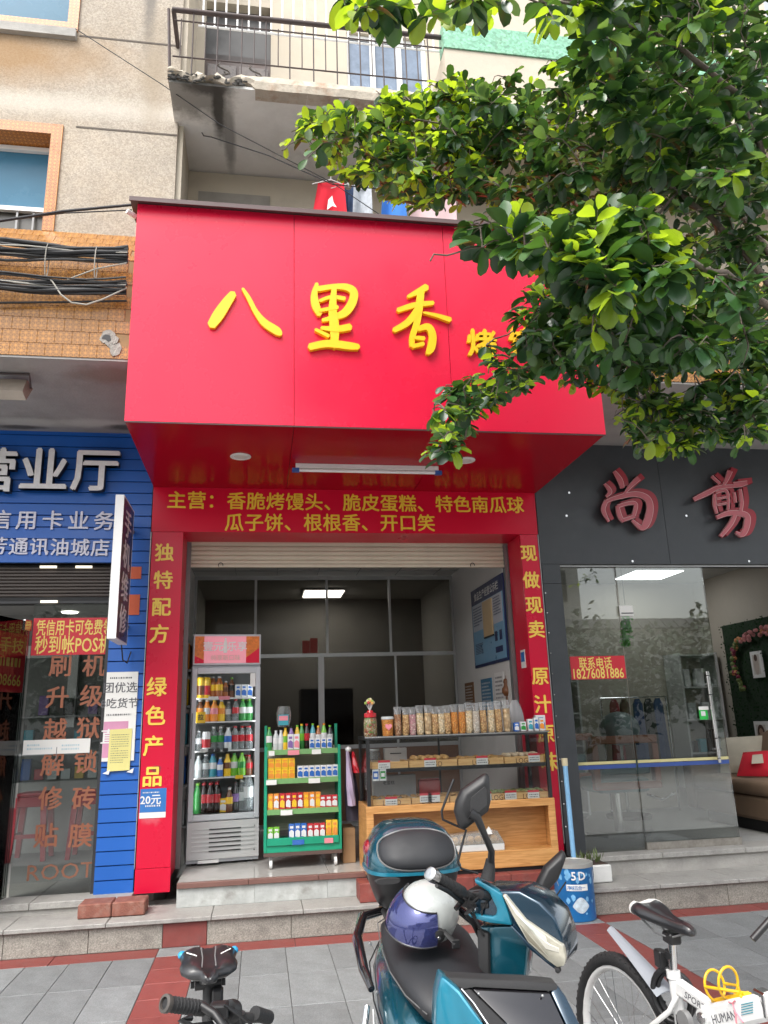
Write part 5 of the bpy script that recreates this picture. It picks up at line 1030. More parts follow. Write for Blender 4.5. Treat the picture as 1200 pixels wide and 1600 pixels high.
garment('jeans', 'washed out pale grey jeans drying on the line', 'jeans', 288,360,553,580,550,584,mat('cloth_grey',(.45,.48,.52),.9,var=.25,vs=16),5.62,3,False)
garment('shirt', 'bright blue garment drying behind the leaves', 'shirt', 296,366,598,632,594,640,mat('cloth_blue',(.05,.20,.60),.85,var=.15),5.62,4)
garment('sheet', 'pale pink sheet drying on the line behind the leaves', 'sheet', 286,372,642,712,636,716,mat('cloth_pink',(.62,.45,.46),.85,var=.1),5.66,5,False)

# ---------------------------------------------------------------- right: salon
sf = thing('salon_front', 'black panelled hair salon front with red brush lettering', 'shopfront', (4,7.0,.35))
M_bp = mat('fascia_black', (.048,.053,.059), .36, var=.1, spec=.4, dirt=.12, dcol=(.12,.12,.12), ds=4)
for a, b_ in ((2.685,4.03),(4.034,5.38),(5.384,7.0)): BX('fascia_panel', M_bp, sf, a,b_,6.99,7.02,2.975,4.215)
BX('backing', M_blackm, sf, 2.69,7.0,7.021,7.2,2.985,4.21); BX('pier_panel', M_bp, sf, 2.69,2.872,6.992,7.02,.36,2.78); BX('pier_panel', M_bp, sf, 2.69,2.872,6.992,7.02,2.784,2.972)
BX('pier', M_blackm, sf, 2.69,2.868,7.021,7.3,.36,2.98); BX('head_trim', M_alu, sf, 2.875,7,7.03,7.06,2.955,2.972)
R7 = random.Random(1)
for x, y in ((885,806),(889,770),(1072,806),(988,877),(1170,877)): c = P(x,y,6.99); MB().cyl(c,c+V((0,-.006,0)),.012,8).build('rivet', M_steel, sf)
for i in range(12): c = V((2.70,6.992,.6+i*.19)); MB().cyl(c,c+V((0,-.005,0)),.007,6).build('rivet', M_steel, sf)
M_sr = mat('salon_red', (.30,.012,.025), .35); M_sp = mat('salon_pink', (.46,.10,.12), .35, var=.06)
def brush(strokes, org, sc, Y0, Y1, grow, mt, nm, par):
    b = MB()
    for si, st_ in enumerate(strokes):
        pts = [V((org[0]+x/sc, org[1]+y/sc, (w2+grow)/sc)) for x, y, w2 in st_]; fine = []
        for i in range(len(pts)-1):
            p0, p1, p2, p3 = pts[max(i-1,0)], pts[i], pts[i+1], pts[min(i+2,len(pts)-1)]
            for k in range(6): t = k/6; fine.append(.5*((2*p1)+(p2-p0)*t+(2*p0-5*p1+4*p2-p3)*t*t+(3*p1-p0-3*p2+p3)*t**3))
        fine.append(pts[-1]); rings = []
        for i, p in enumerate(fine):
            t = fine[min(i+1,len(fine)-1)]-fine[max(i-1,0)]; d = V((t.x,t.y)).normalized(); hw = max(p.z,1)*.5; y0 = Y0-.0015*si
            a, c = (p.x-d.y*hw, p.y+d.x*hw), (p.x+d.y*hw, p.y-d.x*hw); rings.append([P(*a,Y1),P(*a,Y1)+V((0,y0-Y1,0)),P(*c,Y1)+V((0,y0-Y1,0)),P(*c,Y1)])
        b.loft(rings)
    return b.build(nm, mt, par, smooth=30)
SANG = [[(440,178,14),(468,220,26),(482,262,20)],[(393,240,12),(420,278,20),(400,304,12)],[(562,212,26),(522,250,20),(488,292,10)],[(402,322,20),(386,370,20),(414,428,10)],[(395,330,14),(450,310,20),(540,292,26),(600,312,30),(616,362,34),(600,430,36),(574,458,24),(528,420,12)],[(455,350,16),(466,400,22),(486,428,14)],[(455,352,16),(520,336,18),(546,346,18),(534,398,20)],[(484,420,16),(540,402,16)]]
JIAN = [[(922,203,14),(962,240,14)],[(1012,176,26),(992,225,18),(974,252,10)],[(1096,236,22),(1028,240,14)],[(832,318,20),(900,286,24),(960,258,18),(1060,250,14),(1096,238,10)],[(935,290,14),(934,340,18),(946,388,12)],[(940,284,12),(990,275,14),(1001,320,14),(1000,378,12)],[(945,316,9),(992,308,9)],[(945,346,9),(992,338,9)],[(1030,284,12),(1036,334,14)],[(1058,268,14),(1066,330,18),(1060,378,16)],[(942,408,18),(1010,386,24),(1085,396,28),(1092,440,30),(1070,492,24),(1036,480,10)],[(1032,396,20),(1010,440,22),(962,502,16)]]
for st_ in (SANG, JIAN):
    brush(st_, (820,680), 3.158, 6.90, 6.985, 7, M_sr, 'character', sf); brush(st_, (820,680), 3.158, 6.893, 6.897, 1, mat('letter_outline', (.66,.40,.40), .4), 'character_outline', sf); brush(st_, (820,680), 3.158, 6.888, 6.8925, -3.5, M_sp, 'character_face', sf)
G_sal = glassmat('salon_glass', (.80,.83,.81), 1.0, .004, fm=2.2)
sgl = thing('salon_window', 'fixed frameless glass panel of the salon with a red phone sticker', 'window', (3.2,7.07,.35)); BX('pane', G_sal, sgl, 2.88,3.468,7.065,7.077,.352,2.95)
sdr = thing('salon_door', 'clear sliding glass door of the salon with tall steel handles', 'door', (3.95,7.07,.35)); BX('pane', G_sal, sdr, 3.474,4.40,7.05,7.062,.42,2.95); BX('bottom_rail', mat('rail_stainless', (.40,.37,.33), .35, .8, var=.25, vs=20), sdr, 3.474,4.41,7.04,7.072,.336,.418)
BX('patch_fitting', M_paper, sdr, 3.46,3.60,7.035,7.0485,2.47,2.57); BX('patch_pivot', M_black, sdr, 3.474,3.60,7.032,7.0345,2.49,2.50)
for off, y in ((0,7.0),(.075,7.11)):
    h = MB().cyl((4.27+off,y,1.08),(4.27+off,y,1.92),.016,12).build('handle', M_steel, sdr, smooth=50)
    for z in (1.2,1.8): MB().cyl((4.27+off,y,z),(4.27+off,7.05 if y < 7.05 else 7.063,z),.009,8).build('standoff', M_steel, h)
    for z in (1.12,1.3,1.7,1.88): MB().lathe([(.0165,-.004),(.0168,.004)], (4.27+off,y,z), 12).build('ring', M_black, h)
sticker('phone_sticker', 'red sticker with yellow telephone number on the salon glass', 'sticker', (890,1026), (979,1060), 7.055, M_srd, [('联系电话',.46,.70,.12,.6,M_syl),('18276081886',.5,.27,.13,.92,M_syl)])
gs = sticker('door_sticker', 'green and white payment sticker by the salon door handles', 'sticker', (1091,1104), (1107,1124), 7.040, mat('sticker_green',(.02,.48,.07),.4), []); a, b_ = P(1091,1104,7.04), P(1107,1109,7.04); BX('strip', M_paper, gs, a.x,b_.x,7.036,7.0395,b_.z,a.z); c = P(1099,1115,7.036); BX('mark', CC['white'], gs, c.x-.022,c.x+.022,7.036,7.0392,c.z-.022,c.z+.022)
for nm, lab, z0, z1, mt in (('tape_stripe','thin yellow tape stripe across the salon glass',1.105,1.13,mat('tape_yellow',(.55,.50,.24),.5)),('tape_stripe','blue tape stripe across the salon glass',1.065,1.10,mat('tape_blue',(.03,.07,.26),.5))):
    t = thing(nm, lab, 'tape', (3.6,7.06,z0)); BX('strip', mt, t, 2.885,3.466,7.0625,7.064,z0,z1); BX('strip', mt, t, 3.478,4.398,7.0475,7.049,z0,z1)
# salon room
sr = thing('salon_room', 'lit hair salon interior seen through its glass front', 'room', (5,9,.35))
M_sw = mat('salon_wall', (.40,.36,.30), .7, var=.05); M_sfl = MATS['grey_floor']
BX('back_wall', M_sw, sr, 2.735,6.1,10.0,10.1,.353,3.5); BX('side_wall', M_sw, sr, 2.735,2.80,7.31,10.0,.353,3.5); BX('end_wall', M_sw, sr, 6.06,6.16,7.3,10.0,.353,3.5); BX('ceiling', mat('salon_ceiling', (.42,.42,.40), .8), sr, 2.735,6.16,7.25,10.1,3.3,3.34)
BX('lintel', M_blackm, sr, 2.88,6.16,7.205,7.24,2.98,3.3)
for i, (xy, s) in enumerate((((1014,899),(.32,.30)),((960,920),(.10,.1)),((908,941),(.1,.1)))):
    c = PZ(*xy,3.29); t = thing('ceiling_lamp', ['wide white panel lamp in the salon ceiling','small lit downlight near the salon panel lamp','small lit downlight left of the salon door fitting'][i], 'lamp', c); BX('diffuser', mat('salon_lamp', (.9,.9,.9), .5, emit=(.95,.98,1), es=3.2), t, c.x-s[0],c.x+s[0],c.y-s[1],c.y+s[1],3.288,3.297); BX('frame', M_white, t, c.x-s[0]-.02,c.x+s[0]+.02,c.y-s[1]-.02,c.y+s[1]+.02,3.2975,3.2995)
# green leaf wall
gw = thing('leaf_wall', 'dark green artificial leaf wall panel beside the salon sofa', 'wall', (6.0,8.4,1.0)); M_gwl = mat('leaf_wall_green', (.012,.040,.012), .95, var=.5, vs=20, spec=.1)
BX('backing', mat('leaf_backing', (.012,.03,.012), .9), gw, 6.0,6.055,7.35,9.35,.70,2.62)
b = MB(); R8 = random.Random(6)
for i in range(2600):
    y, z = R8.uniform(7.35,9.35), R8.uniform(.70,2.63); c = V((5.985-R8.uniform(0,.03),y,z)); a = R8.uniform(0,6.28); s = R8.uniform(.02,.04); d = V((R8.uniform(-.5,.1),cos(a),sin(a))).normalized(); n = V((-1,R8.uniform(-.6,.6),R8.uniform(-.6,.6))).cross(d).normalized()
    b.add([c,c+d*s*.5+n*s*.3,c+d*s,c+d*s*.5-n*s*.3], [(0,1,2,3)])
b.build('leaves', M_gwl, gw, kind='stuff')
fl_ = thing('flower_garland', 'pink and orange artificial flower garland on the leaf wall', 'garland', (5.95,8.6,2.3)); FM = [mat('flower_pink',(.55,.22,.22),.6), mat('flower_orange',(.55,.22,.08),.6), mat('flower_wine',(.20,.02,.05),.6), mat('flower_leaf',(.12,.16,.04),.6)]
bs_ = [MB() for _ in range(4)]
for i in range(150):
    t = R8.random(); 
    if t < .6: u = t/.6; y, z, k = 7.6+u*1.35, 2.52-.02*R8.random()-.10*u, R8.choice((0,0,1))
    else: u = (t-.6)/.4; y, z, k = 8.95+.18*sin(u*3), 2.42-u*.62, R8.choice((2,3,1,3))
    bs_[k].ball((5.955-R8.uniform(0,.04),y+R8.uniform(-.05,.05),z+R8.uniform(-.05,.05)), R8.uniform(.015,.035), 6, 4)
for k in range(4): bs_[k].build('blossoms' if k < 3 else 'leaves', FM[k], fl_, kind='stuff')
M_skin = mat('print_skin', (.42,.27,.19), .6, var=.25, vs=30); M_hair = mat('print_hair', (.07,.035,.02), .6, var=.3)
for i, (p0, p1, lab) in enumerate((((1171,1019),(1194,1058),'upper white framed portrait on the leaf wall'),((1177,1127),(1204,1164),'lower white framed portrait behind the sofa'))):
    a = PP(*p0,(5.95,0,0),(1,0,0)); b_ = PP(*p1,(5.95,0,0),(1,0,0)); y0, y1 = sorted((a.y,b_.y)); z0, z1 = sorted((a.z,b_.z)); t = thing('picture', lab, 'picture', (5.95,(y0+y1)/2,(z0+z1)/2)); cy, cz, hh = (y0+y1)/2,(z0+z1)/2,(z1-z0)
    BX('frame', M_white, t, 5.95,5.97,y0,y1,z0,z1); BX('print', mat('print_pale', (.55,.52,.48), .6), t, 5.946,5.9495,y0+.04,y1-.04,z0+.04,z1-.04)
    def ov(cy_, cz_, ry, rz, mt, x): MB().poly([(x,cy_+ry*cos(k*pi/8),cz_+rz*sin(k*pi/8)) for k in range(16)]).build('print_figure', mt, t)
    if i == 1: ov(cy,cz,hh*.26,hh*.36,M_hair,5.9455); ov(cy,cz+.01,hh*.13,hh*.17,M_skin,5.945); ov(cy,cz-hh*.34,hh*.2,hh*.1,M_skin,5.9448)
    else: ov(cy,cz,hh*.16,hh*.4,mat('print_dress',(.45,.38,.33),.6),5.9455); ov(cy,cz+hh*.25,hh*.1,hh*.13,M_hair,5.945)
t = thing('poster', 'dark purple hair poster high on the salon back wall', 'poster', P(1123,965,9.99)); a, b_ = P(1108,946,9.98), P(1136,980,9.98); BX('sheet', mat('poster_purple', (.06,.035,.09), .4, var=.6, vs=9), t, a.x,b_.x,9.985,9.995,b_.z,a.z)
t = thing('wall_sign', 'beige wall area with a small dark character beside the leaf wall', 'sign', P(1117,1018,9.99)); line(t, '区', M_print, P(1117,1018,9.99), .20, bold=.02)
# retail shelf at the back right, styling shelf left
def shelf_unit(lab, x0, x1, y0, y1, z0, z1, n, seed, cat='shelf'):
    t = thing('retail_shelf', lab, cat, ((x0+x1)/2,y0,z0)); R = random.Random(seed)
    for x in (x0,x1-.025): BX('side_panel', M_cart, t, x,x+.025,y0,y1,z0,z1)
    BX('back_panel', M_sw, t, x0+.026,x1-.026,y1-.012,y1,z0,z1)
    for i in range(n+1):
        z = z0+.03+(z1-z0-.05)*i/n; BX('shelf_board', M_cart, t, x0+.026,x1-.026,y0+.002,y1-.013,z-.02,z)
        if i < n:
            x = x0+.07; k = 0
            while x < x1-.12:
                w_ = R.uniform(.05,.12); h = R.uniform(.10,.7*(z1-z0)/n); c_ = R.choice(['white','white','pale','black','red','white','teal','pale']); k += 1
                tag(MB().box(x,x+w_,y0+.05,y0+.14,z+.001,z+h).build('product_box', CC[c_], None, bevel=.006, origin=(x+w_/2,y0+.09,z)), f'{c_} product box, {ORD[k-1]} on level {["one","two","three","four","five"][i]} of the {"left" if x0 < 4 else "right"} salon shelf', 'box'); x += w_+R.uniform(.02,.08)
shelf_unit('white product shelf against the back wall left of the salon chair', 3.0,4.05,9.6,9.95,.36,2.0,4,5)
shelf_unit('narrow white product shelf by the leaf wall', 5.45,6.0,9.55,9.95,.6,2.3,4,12)
# sofa
so_ = thing('sofa', 'brown fabric sofa with loose back cushions in the salon', 'sofa', (5.4,8.0,.353)); M_sof = mat('sofa_brown', (.19,.125,.08), .9, var=.12, vs=8, bump=.15, bs=200)
BX('base', M_sof, so_, 4.98,5.92,7.28,8.75,.47,.70, bevel=.03, seg=2); BX('foot_rail', M_blackm, so_, 5.05,5.88,7.4,8.65,.353,.468)
for y0 in (7.30,8.03): BX('seat_cushion', M_sof, so_, 4.96,5.72,y0,y0+.71,.705,.85, bevel=.05, seg=3, smooth=50)
for y0 in (7.28,8.02):
    MB().loft([[(5.62+.02*k,y0,.86),(5.86,y0,.86),(5.92,y0,1.22-.04*abs(k)),(5.74,y0,1.24-.04*abs(k))] for k in (0,)]+[[(5.55,y0+.3,.86),(5.88,y0+.3,.86),(5.95,y0+.3,1.30),(5.72,y0+.3,1.34)],[(5.62,y0+.7,.86),(5.86,y0+.7,.86),(5.92,y0+.7,1.2),(5.74,y0+.7,1.22)]]).build('back_cushion', M_sof, so_, bevel=.05, seg=3, smooth=60)
BX('arm', M_sof, so_, 4.98,5.92,8.78,8.98,.47,1.02, bevel=.04, seg=2); BX('back_frame', M_sof, so_, 5.93,5.98,7.28,8.97,.45,1.10)
def cushion(lab, pts, mt, th):
    t = thing('cushion', lab, 'cushion', pts[0]); a, b_, c, d = [V(p) for p in pts]; n = (b_-a).cross(d-a).normalized()*th; rows_ = []
    for s in (-1,1):
        pass
    grid = []; N = 8
    vs, fs = [], []
    for s in (1,-1):
        for j in range(N+1):
            for i in range(N+1):
                u, v = i/N, j/N; p = a.lerp(b_,u).lerp(d.lerp(c,u),v); vs.append(p+n*s*(max(0,sin(pi*u)*sin(pi*v)))**.45)
    q = (N+1)**2
    for s in (0,1):
        for j in range(N):
            for i in range(N): k = s*q+j*(N+1)+i; fs.append((k,k+1,k+N+2,k+N+1))
    MB().add(vs,fs).build('cover', mt, t, smooth=70); return t, n
y = 7.98
M_cpale = mat('cushion_pale', (.55,.50,.40), .9)
cushion('pale cushion standing at the back of the sofa, left of the red one', [(5.25,8.62,.86),(5.60,8.35,.86),(5.70,8.40,1.26),(5.35,8.68,1.24)], M_cpale, .07)
t, n = cushion('red cushion with a cream print lying against the sofa back', [(5.12,8.10,.86),(5.42,7.78,.86),(5.58,7.86,1.13),(5.26,8.14,1.10)], M_cred, .07); c = V((5.30,7.93,1.0)); nn = n.normalized(); nn = nn if nn.dot(C0-c) > 0 else -nn; e1 = V((.68,-.73,0)); e2 = nn.cross(e1); c = c+nn*.075
MB().prism([c-e1*.06-e2*.05,c+e1*.06-e2*.04,c+e1*.05+e2*.06,c-e1*.05+e2*.05], nn*.004).build('print', M_cpale, t)
# barber chairs
M_teal = mat('chair_teal', (.06,.14,.15), .5, var=.1); M_fr2 = mat('chair_frame_wood', (.28,.09,.05), .45, var=.15)
def barber(lab, x, y, col, s=1.0):
    t = thing('barber_chair', lab, 'chair', (x,y,.355), 'salon chairs'); z = .355
    MB().prism([(x+.36*cos(a)*(.9 if k % 2 else 1),y+.33*sin(a),z+.001) for k, a in enumerate([i*2*pi/8 for i in range(8)])], (0,0,.035)).build('base_plate', M_grey, t); MB().cyl((x,y,z+.036),(x,y,z+.40),.045,12).build('column', M_steel, t)
    BX('seat', M_teal, t, x-.28,x+.28,y-.25,y+.28,z+.42,z+.56, bevel=.04, seg=2)
    for a, b_, c_, d in ((-.36,.36,.46,.53),(-.36,.36,.90,.98)): BX('back_bar', M_fr2, t, x+a,x+b_,y-.34,y-.26,z+c_,z+d, bevel=.012)
    for a in (-.36,.29): BX('back_post', M_fr2, t, x+a,x+a+.07,y-.34,y-.26,z+.532,z+.898, bevel=.008)
    BX('back_pad', M_teal, t, x-.27,x+.27,y-.30,y-.262,z+.6,z+.74, bevel=.015); MB().tube([(x+.2,y-.3,z+.40),(x+.3,y-.42,z+.36),(x+.42,y-.45,z+.42)], .014, 8).build('lever', M_steel, t)
p = PZ(993,1310,.36); barber('teal salon chair with reddish open back frame behind the glass', p.x, p.y+.35, 0)
p = PZ(915,1285,.36); barber('second salon chair half hidden behind the black pier', p.x-.1, p.y+.5, 0)
hz = thing('hair_dryer', 'hooded hair steamer on a stand in the salon', 'dryer', (4.35,9.2,.355)); MB().cyl((4.35,9.2,.356),(4.35,9.2,1.25),.02,8).build('stand', M_steel, hz); MB().ball((4.30,9.1,1.38),(.24,.24,.20),14,8).build('hood', mat('steamer_grey',(.12,.16,.17),.35), hz, smooth=60); MB().lathe([(.26,0),(.26,.04),(.05,.05)], (4.35,9.2,.356), 14).build('base', M_blackm, hz)
tr = thing('clothes_rack', 'steel rack of dark capes at the back of the salon', 'rack', (4.7,9.6,.355))
MB().tube([(4.3,9.55,.36),(4.3,9.55,1.75),(5.2,9.55,1.75),(5.2,9.55,.36)], .014, 8).build('frame', M_steel, tr)
for i, (x, c_) in enumerate(((4.48,'red'),(4.62,'brown'),(4.80,'blue'),(4.95,'black'),(5.08,'blue'))):
    t = thing('cape', f'{c_} salon cape, {ORD[i]} from the left on the steel rack', 'cape', (x,9.55,1.74)); MB().loft([[(x+w_*cos(q*pi/6),9.55+.05*sin(q*pi/6)+.012*sin(q*4.),zz_) for q in range(12)] for w_, zz_ in ((.02,1.73),(.06,1.66),(.08,1.2),(.10,.95))]).build('cloth', mat('cape_'+c_, dict(red=(.25,.02,.03),brown=(.1,.05,.03),blue=(.02,.05,.16),black=(.02,.02,.025))[c_], .8, var=.2), t, smooth=60)
gl = thing('hanging_plant', 'bright green trailing plant hanging behind the salon glass', 'plant', P(978,975,7.5)); b = MB()
for i in range(120):
    c = P(978+R8.uniform(-5,5),960+R8.random()*46,7.5)+V((0,R8.uniform(-.04,.04),0)); a = R8.uniform(0,6.28); d = V((cos(a),sin(a)*.5,-.8)).normalized()*.05; n = d.cross(V((0,1,.2))).normalized()*.014; b.add([c,c+d*.5+n,c+d,c+d*.5-n], [(0,1,2,3)])
b.build('leaves', mat('plant_bright', (.10,.42,.04), .5), gl, kind='stuff'); p0 = P(978,958,7.5); MB().cyl(p0,p0+V((0,0,.85)),.004,5).build('cord', M_wire, gl); MB().lathe([(.04,0),(.06,.08)], p0-V((0,0,.02)), 10).build('pot', M_white, gl)
# planter, bucket with broom
fp = thing('planter_box', 'white foam planter box behind the paint bucket at the salon step', 'planter', P(905,1345,6.72)); c = PZ(905,1360,.2); x0 = c.x-.16
MB().box(2.60,2.93,6.62,6.86,.199,.335).build('box', mat('foam_white', (.66,.66,.64), .8, bump=.2), fp, bevel=.012, seg=2); BX('soil', mat('soil', (.06,.04,.03), .95, bump=.6), fp, 2.62,2.91,6.64,6.84,.336,.340)
b = MB()
for i in range(60):
    c = V((R8.uniform(2.63,2.90),R8.uniform(6.65,6.83),.341)); a = R8.uniform(0,6.28); l = R8.uniform(.03,.12); d = V((cos(a)*.5,sin(a)*.5,1)).normalized()*l; n = V((-sin(a),cos(a),0))*.008; b.add([c-n*.4,c+d*.6+n,c+d,c+d*.6-n], [(0,1,2,3)])
b.build('sprouts', mat('sprout_green', (.10,.14,.04), .6), fp, kind='stuff')
pb = thing('paint_bucket', 'blue printed paint bucket with grey lid on the pavement', 'bucket', (2.50,6.40,0)); bx_, by_ = 2.505,6.42; rr = .155
M_can = mat('can_blue', (.015,.17,.46), .3, var=.25, vs=5)
MB().lathe([(.001,.002),(rr-.006,.002),(rr,.012),(rr,.39),(rr+.006,.40)], (bx_,by_,0), 28).build('body', M_can, pb, smooth=40); MB().lathe([(rr+.008,.385),(rr+.009,.415),(rr-.01,.42),(rr-.015,.41),(.001,.41)], (bx_,by_,0), 28).build('lid', mat('can_lid', (.36,.36,.34), .5, .3, dirt=.4, ds=6), pb, smooth=40)
def onrim(a, z, rad=rr+.002): return V((bx_+rad*sin(a), by_-rad*cos(a), z))
b = MB(); 
for k in range(10): a0, a1 = -.75+.11*k, -.75+.11*(k+1); b.add([onrim(a0,.225),onrim(a1,.225),onrim(a1,.27),onrim(a0,.27)], [(0,1,2,3)])
b.build('label_band', M_paper, pb)
b = MB()
for k in range(12): a0, a1 = -.5+.07*k, -.5+.07*(k+1); h0, h1 = .045*sin(pi*k/12), .045*sin(pi*(k+1)/12); b.add([onrim(a0,.11-h0),onrim(a1,.11-h1),onrim(a1,.12+h1*1.3),onrim(a0,.12+h0*1.3)], [(0,1,2,3)])
b.build('printed_picture', mat('can_print', (.5,.6,.66), .4, var=.4, vs=25), pb)
R9 = random.Random(3); sp2 = MB()
for i in range(26):
    a0, z0, s0_ = R9.uniform(-1.3,1.3), R9.choice((R9.uniform(.03,.2),R9.uniform(.285,.37))), R9.uniform(.008,.028); sp2.add([onrim(a0+s0_*5*cos(t)*R9.uniform(.6,1.2),z0+s0_*sin(t)*R9.uniform(.5,1.2),rr+.0012) for t in [k*2*pi/7 for k in range(7)]], [tuple(range(7))])
sp2.build('printed_splashes', mat('can_print_pale', (.16,.40,.66), .35, var=.3, vs=20), pb, kind='stuff')
for i, ch in enumerate('5D'): a = -.35+.42*i; place_glyph(glyph(ch,.03,.002,M_white),'lettering',pb,onrim(a,.335,rr+.003),V((cos(a),sin(a),0)),ZU,.085)
for i, ch in enumerate('净味五合一'): a = -.62+.18*i; place_glyph(glyph(ch,.01,.002,M_can),'lettering',pb,onrim(a,.247,rr+.0035),V((cos(a),sin(a),0)),ZU,.034)
MB().tube([(bx_-.165*cos(t),by_-.165*sin(t)*.35-.02,.37-.24*sin(t)) for t in [i*pi/12 for i in range(13)]], .004, 6).build('handle', M_steel, pb)
br = thing('broom', 'pale blue broom handle standing up behind the paint bucket', 'broom', (2.55,6.55,.2)); M_lb = mat('handle_blue', (.20,.42,.66), .4, var=.15, dirt=.15)
p0, p1 = P(899,1368,6.58), P(882,1187,6.66); p0.z = .21; MB().cyl(p0,p1,.021,12).build('handle', M_lb, br, smooth=50); MB().cyl(p1+V((0,0,-.05)),p1+V((0,0,.012)),.026,12).build('end_cap', mat('cap_cream',(.6,.52,.34),.5), br); MB().box(p0.x-.11,p0.x+.11,p0.y-.03,p0.y+.03,.199,.30).build('head', M_blackm, br, bevel=.01)
# buildings across the street (seen mirrored in the glass)
ob = thing('street_wall', 'long white wall with a tiled coping across the street, mirrored in the glass', 'wall', (0,-13,0)); BX('wall', mat('white_wall_far', (.62,.61,.58), .8, dirt=.2), ob, -25,25,-13.4,-13,.0-.02,4.6); b = MB()
for i in range(100): b.prism([(-25+i*.5,-12.7,4.55),(-24.55+i*.5,-12.7,4.55),(-24.55+i*.5,-13.2,4.95),(-25+i*.5,-13.2,4.95)], (0,.02,.06))
b.build('tiles', mat('roof_tile_far', (.12,.12,.12), .7), ob, kind='stuff')
for i, (x, h) in enumerate(((-9,7),(8,9))):
    t = thing('street_building', ['low pale building','taller pale building'][i]+' behind the street wall, mirrored in the salon glass', 'building', (x,-20,0)); BX('wall', mat('far_building', (.50,.48,.44), .8, dirt=.2), t, x-6,x+6,-24,-18,-.02,h)
    for k in range(8): BX('window', M_panel, t, x-5.2+1.4*k,x-4.4+1.4*k,-18.0,-17.96,h-2.6,h-1.2)

LF = mat('street_leaf', (.03,.07,.025), .5, var=.4, vs=3)
for i, (x, y, h, r) in enumerate(((6.4,-8.5,4.6,2.5),(10.6,-9.0,4.3,2.3),(-5.5,-9.0,5.5,2.0),(14.2,-9.5,4.6,2.3))):
    t = thing('street_tree', ['round street tree mirrored in the salon glass','smaller street tree mirrored at the right of the salon glass','street tree mirrored in the phone shop glass','last street tree along the far wall'][i], 'tree', (x,y,0)); MB().tube([(x,y,-.02),(x+.05,y,h*.35),(x,y+.1,h*.6)], [.16,.12,.07], 10).build('trunk', mat('street_bark', (.12,.09,.07), .9), t)
    b = MB()
    for k in range(2300):
        a, e, q = R8.uniform(0,6.283), R8.uniform(-1,1), R8.random()**.4; lump = 1+.25*sin(a*3+i)+.2*sin(e*4+a*2); c = V((x,y,h*.62))+V((cos(a)*(1-e*e)**.5*r,sin(a)*(1-e*e)**.5*r,e*r*.75))*q*lump
        d = V((R8.uniform(-1,1),R8.uniform(-1,1),R8.uniform(-1,.6))).normalized(); n = d.cross(V((R8.uniform(-1,1),R8.uniform(-1,1),1))).normalized(); s_ = R8.uniform(.16,.34); b.add([c,c+d*s_*.5+n*s_*.3,c+d*s_,c+d*s_*.5-n*s_*.3], [(0,1,2,3)])
    b.build('crown', LF, t, kind='stuff')
# ---------------------------------------------------------------- electric scooter
scn = thing('scooter', 'teal electric scooter with a top box and turned handlebars parked in front of the counter', 'scooter', (.62,2.8,0))
def paint(nm, c, c2=None):
    m = mat(nm, c, .22, .55, var=.03, coat=1.); return m
M_teal_ = paint('teal_paint', (.006,.085,.125)); M_tealb = mat('teal_bright', (.010,.18,.27), .3, .35, var=.03, coat=.7); M_tealdk = mat('teal_dark', (.006,.030,.055), .22, .5, var=.04, coat=1.)
M_gloss = mat('gloss_black', (.010,.009,.011), .08, var=.05, coat=1.); M_seat = mat('seat_vinyl', (.015,.016,.019), .55, var=.06, bump=.06, bs=500)
M_chrome = mat('chrome', (.75,.75,.75), .08, 1., var=.03)
F_ = V((.01,-1,0)); F_.normalize(); L_ = V((-F_.y,F_.x,0)); O_ = V((.622,2.95,0))
def B(u, v, z): return O_+F_*u+L_*v+V((0,0,z))
def ringB(u, hw, zc, hh, pw=2.6, n=24, vo=0):
    r = []
    for k in range(n):
        a = 2*pi*k/n; c, s = cos(a), sin(a); r.append(B(u, vo+hw*math.copysign(abs(c)**(2/pw),c), zc+hh*math.copysign(abs(s)**(2/pw),s)))
    return r
# rear body, tail and floor
MB().loft([ringB(-.62,.05,.66,.03),ringB(-.5,.13,.65,.08),ringB(-.3,.185,.61,.12),ringB(-.05,.205,.555,.15),ringB(.15,.195,.50,.16),ringB(.28,.15,.45,.13)]).build('rear_body', M_teal_, scn, smooth=60)
MB().loft([ringB(-.42,.09,.77,.02),ringB(-.32,.145,.775,.045),ringB(-.15,.165,.76,.055),ringB(.02,.165,.725,.06),ringB(.16,.15,.705,.055),ringB(.27,.115,.675,.045),ringB(.31,.07,.655,.02)]).build('seat', M_seat, scn, smooth=60)
MB().tube([B(-.40,-.10,.80),B(-.3,-.158,.80),B(-.12,-.176,.765),B(.05,-.174,.73),B(.2,-.15,.70),B(.29,-.10,.67)], .0022, 5).build('seat_piping', mat('piping', (.10,.10,.10), .6), scn)
MB().tube([B(-.5,-.10,.80),B(-.42,-.20,.80),B(-.25,-.245,.765),B(-.05,-.25,.715),B(.03,-.235,.675)], [.016,.019,.02,.018,.012], 10, flat=1.0).build('grab_rail', M_gloss, scn, smooth=60)
MB().tube([B(-.5,.10,.80),B(-.42,.20,.80),B(-.25,.245,.765),B(-.05,.25,.715),B(.03,.235,.675)], [.016,.019,.02,.018,.012], 10).build('grab_rail', M_gloss, scn, smooth=60)
MB().loft([ringB(-.58,.11,.80,.018),ringB(-.3,.13,.81,.02),ringB(-.27,.10,.81,.012)]).build('rack', M_blackm, scn, smooth=50)
MB().loft([ringB(.2,.17,.36,.07),ringB(.45,.19,.30,.05),ringB(.62,.17,.31,.06)]).build('floorboard', M_blackm, scn, smooth=50)
MB().tube([B(-.05,-.24,.60),B(.10,-.30,.42),B(.14,-.31,.30)], .011, 8).build('side_rail', M_chrome, scn, smooth=50)
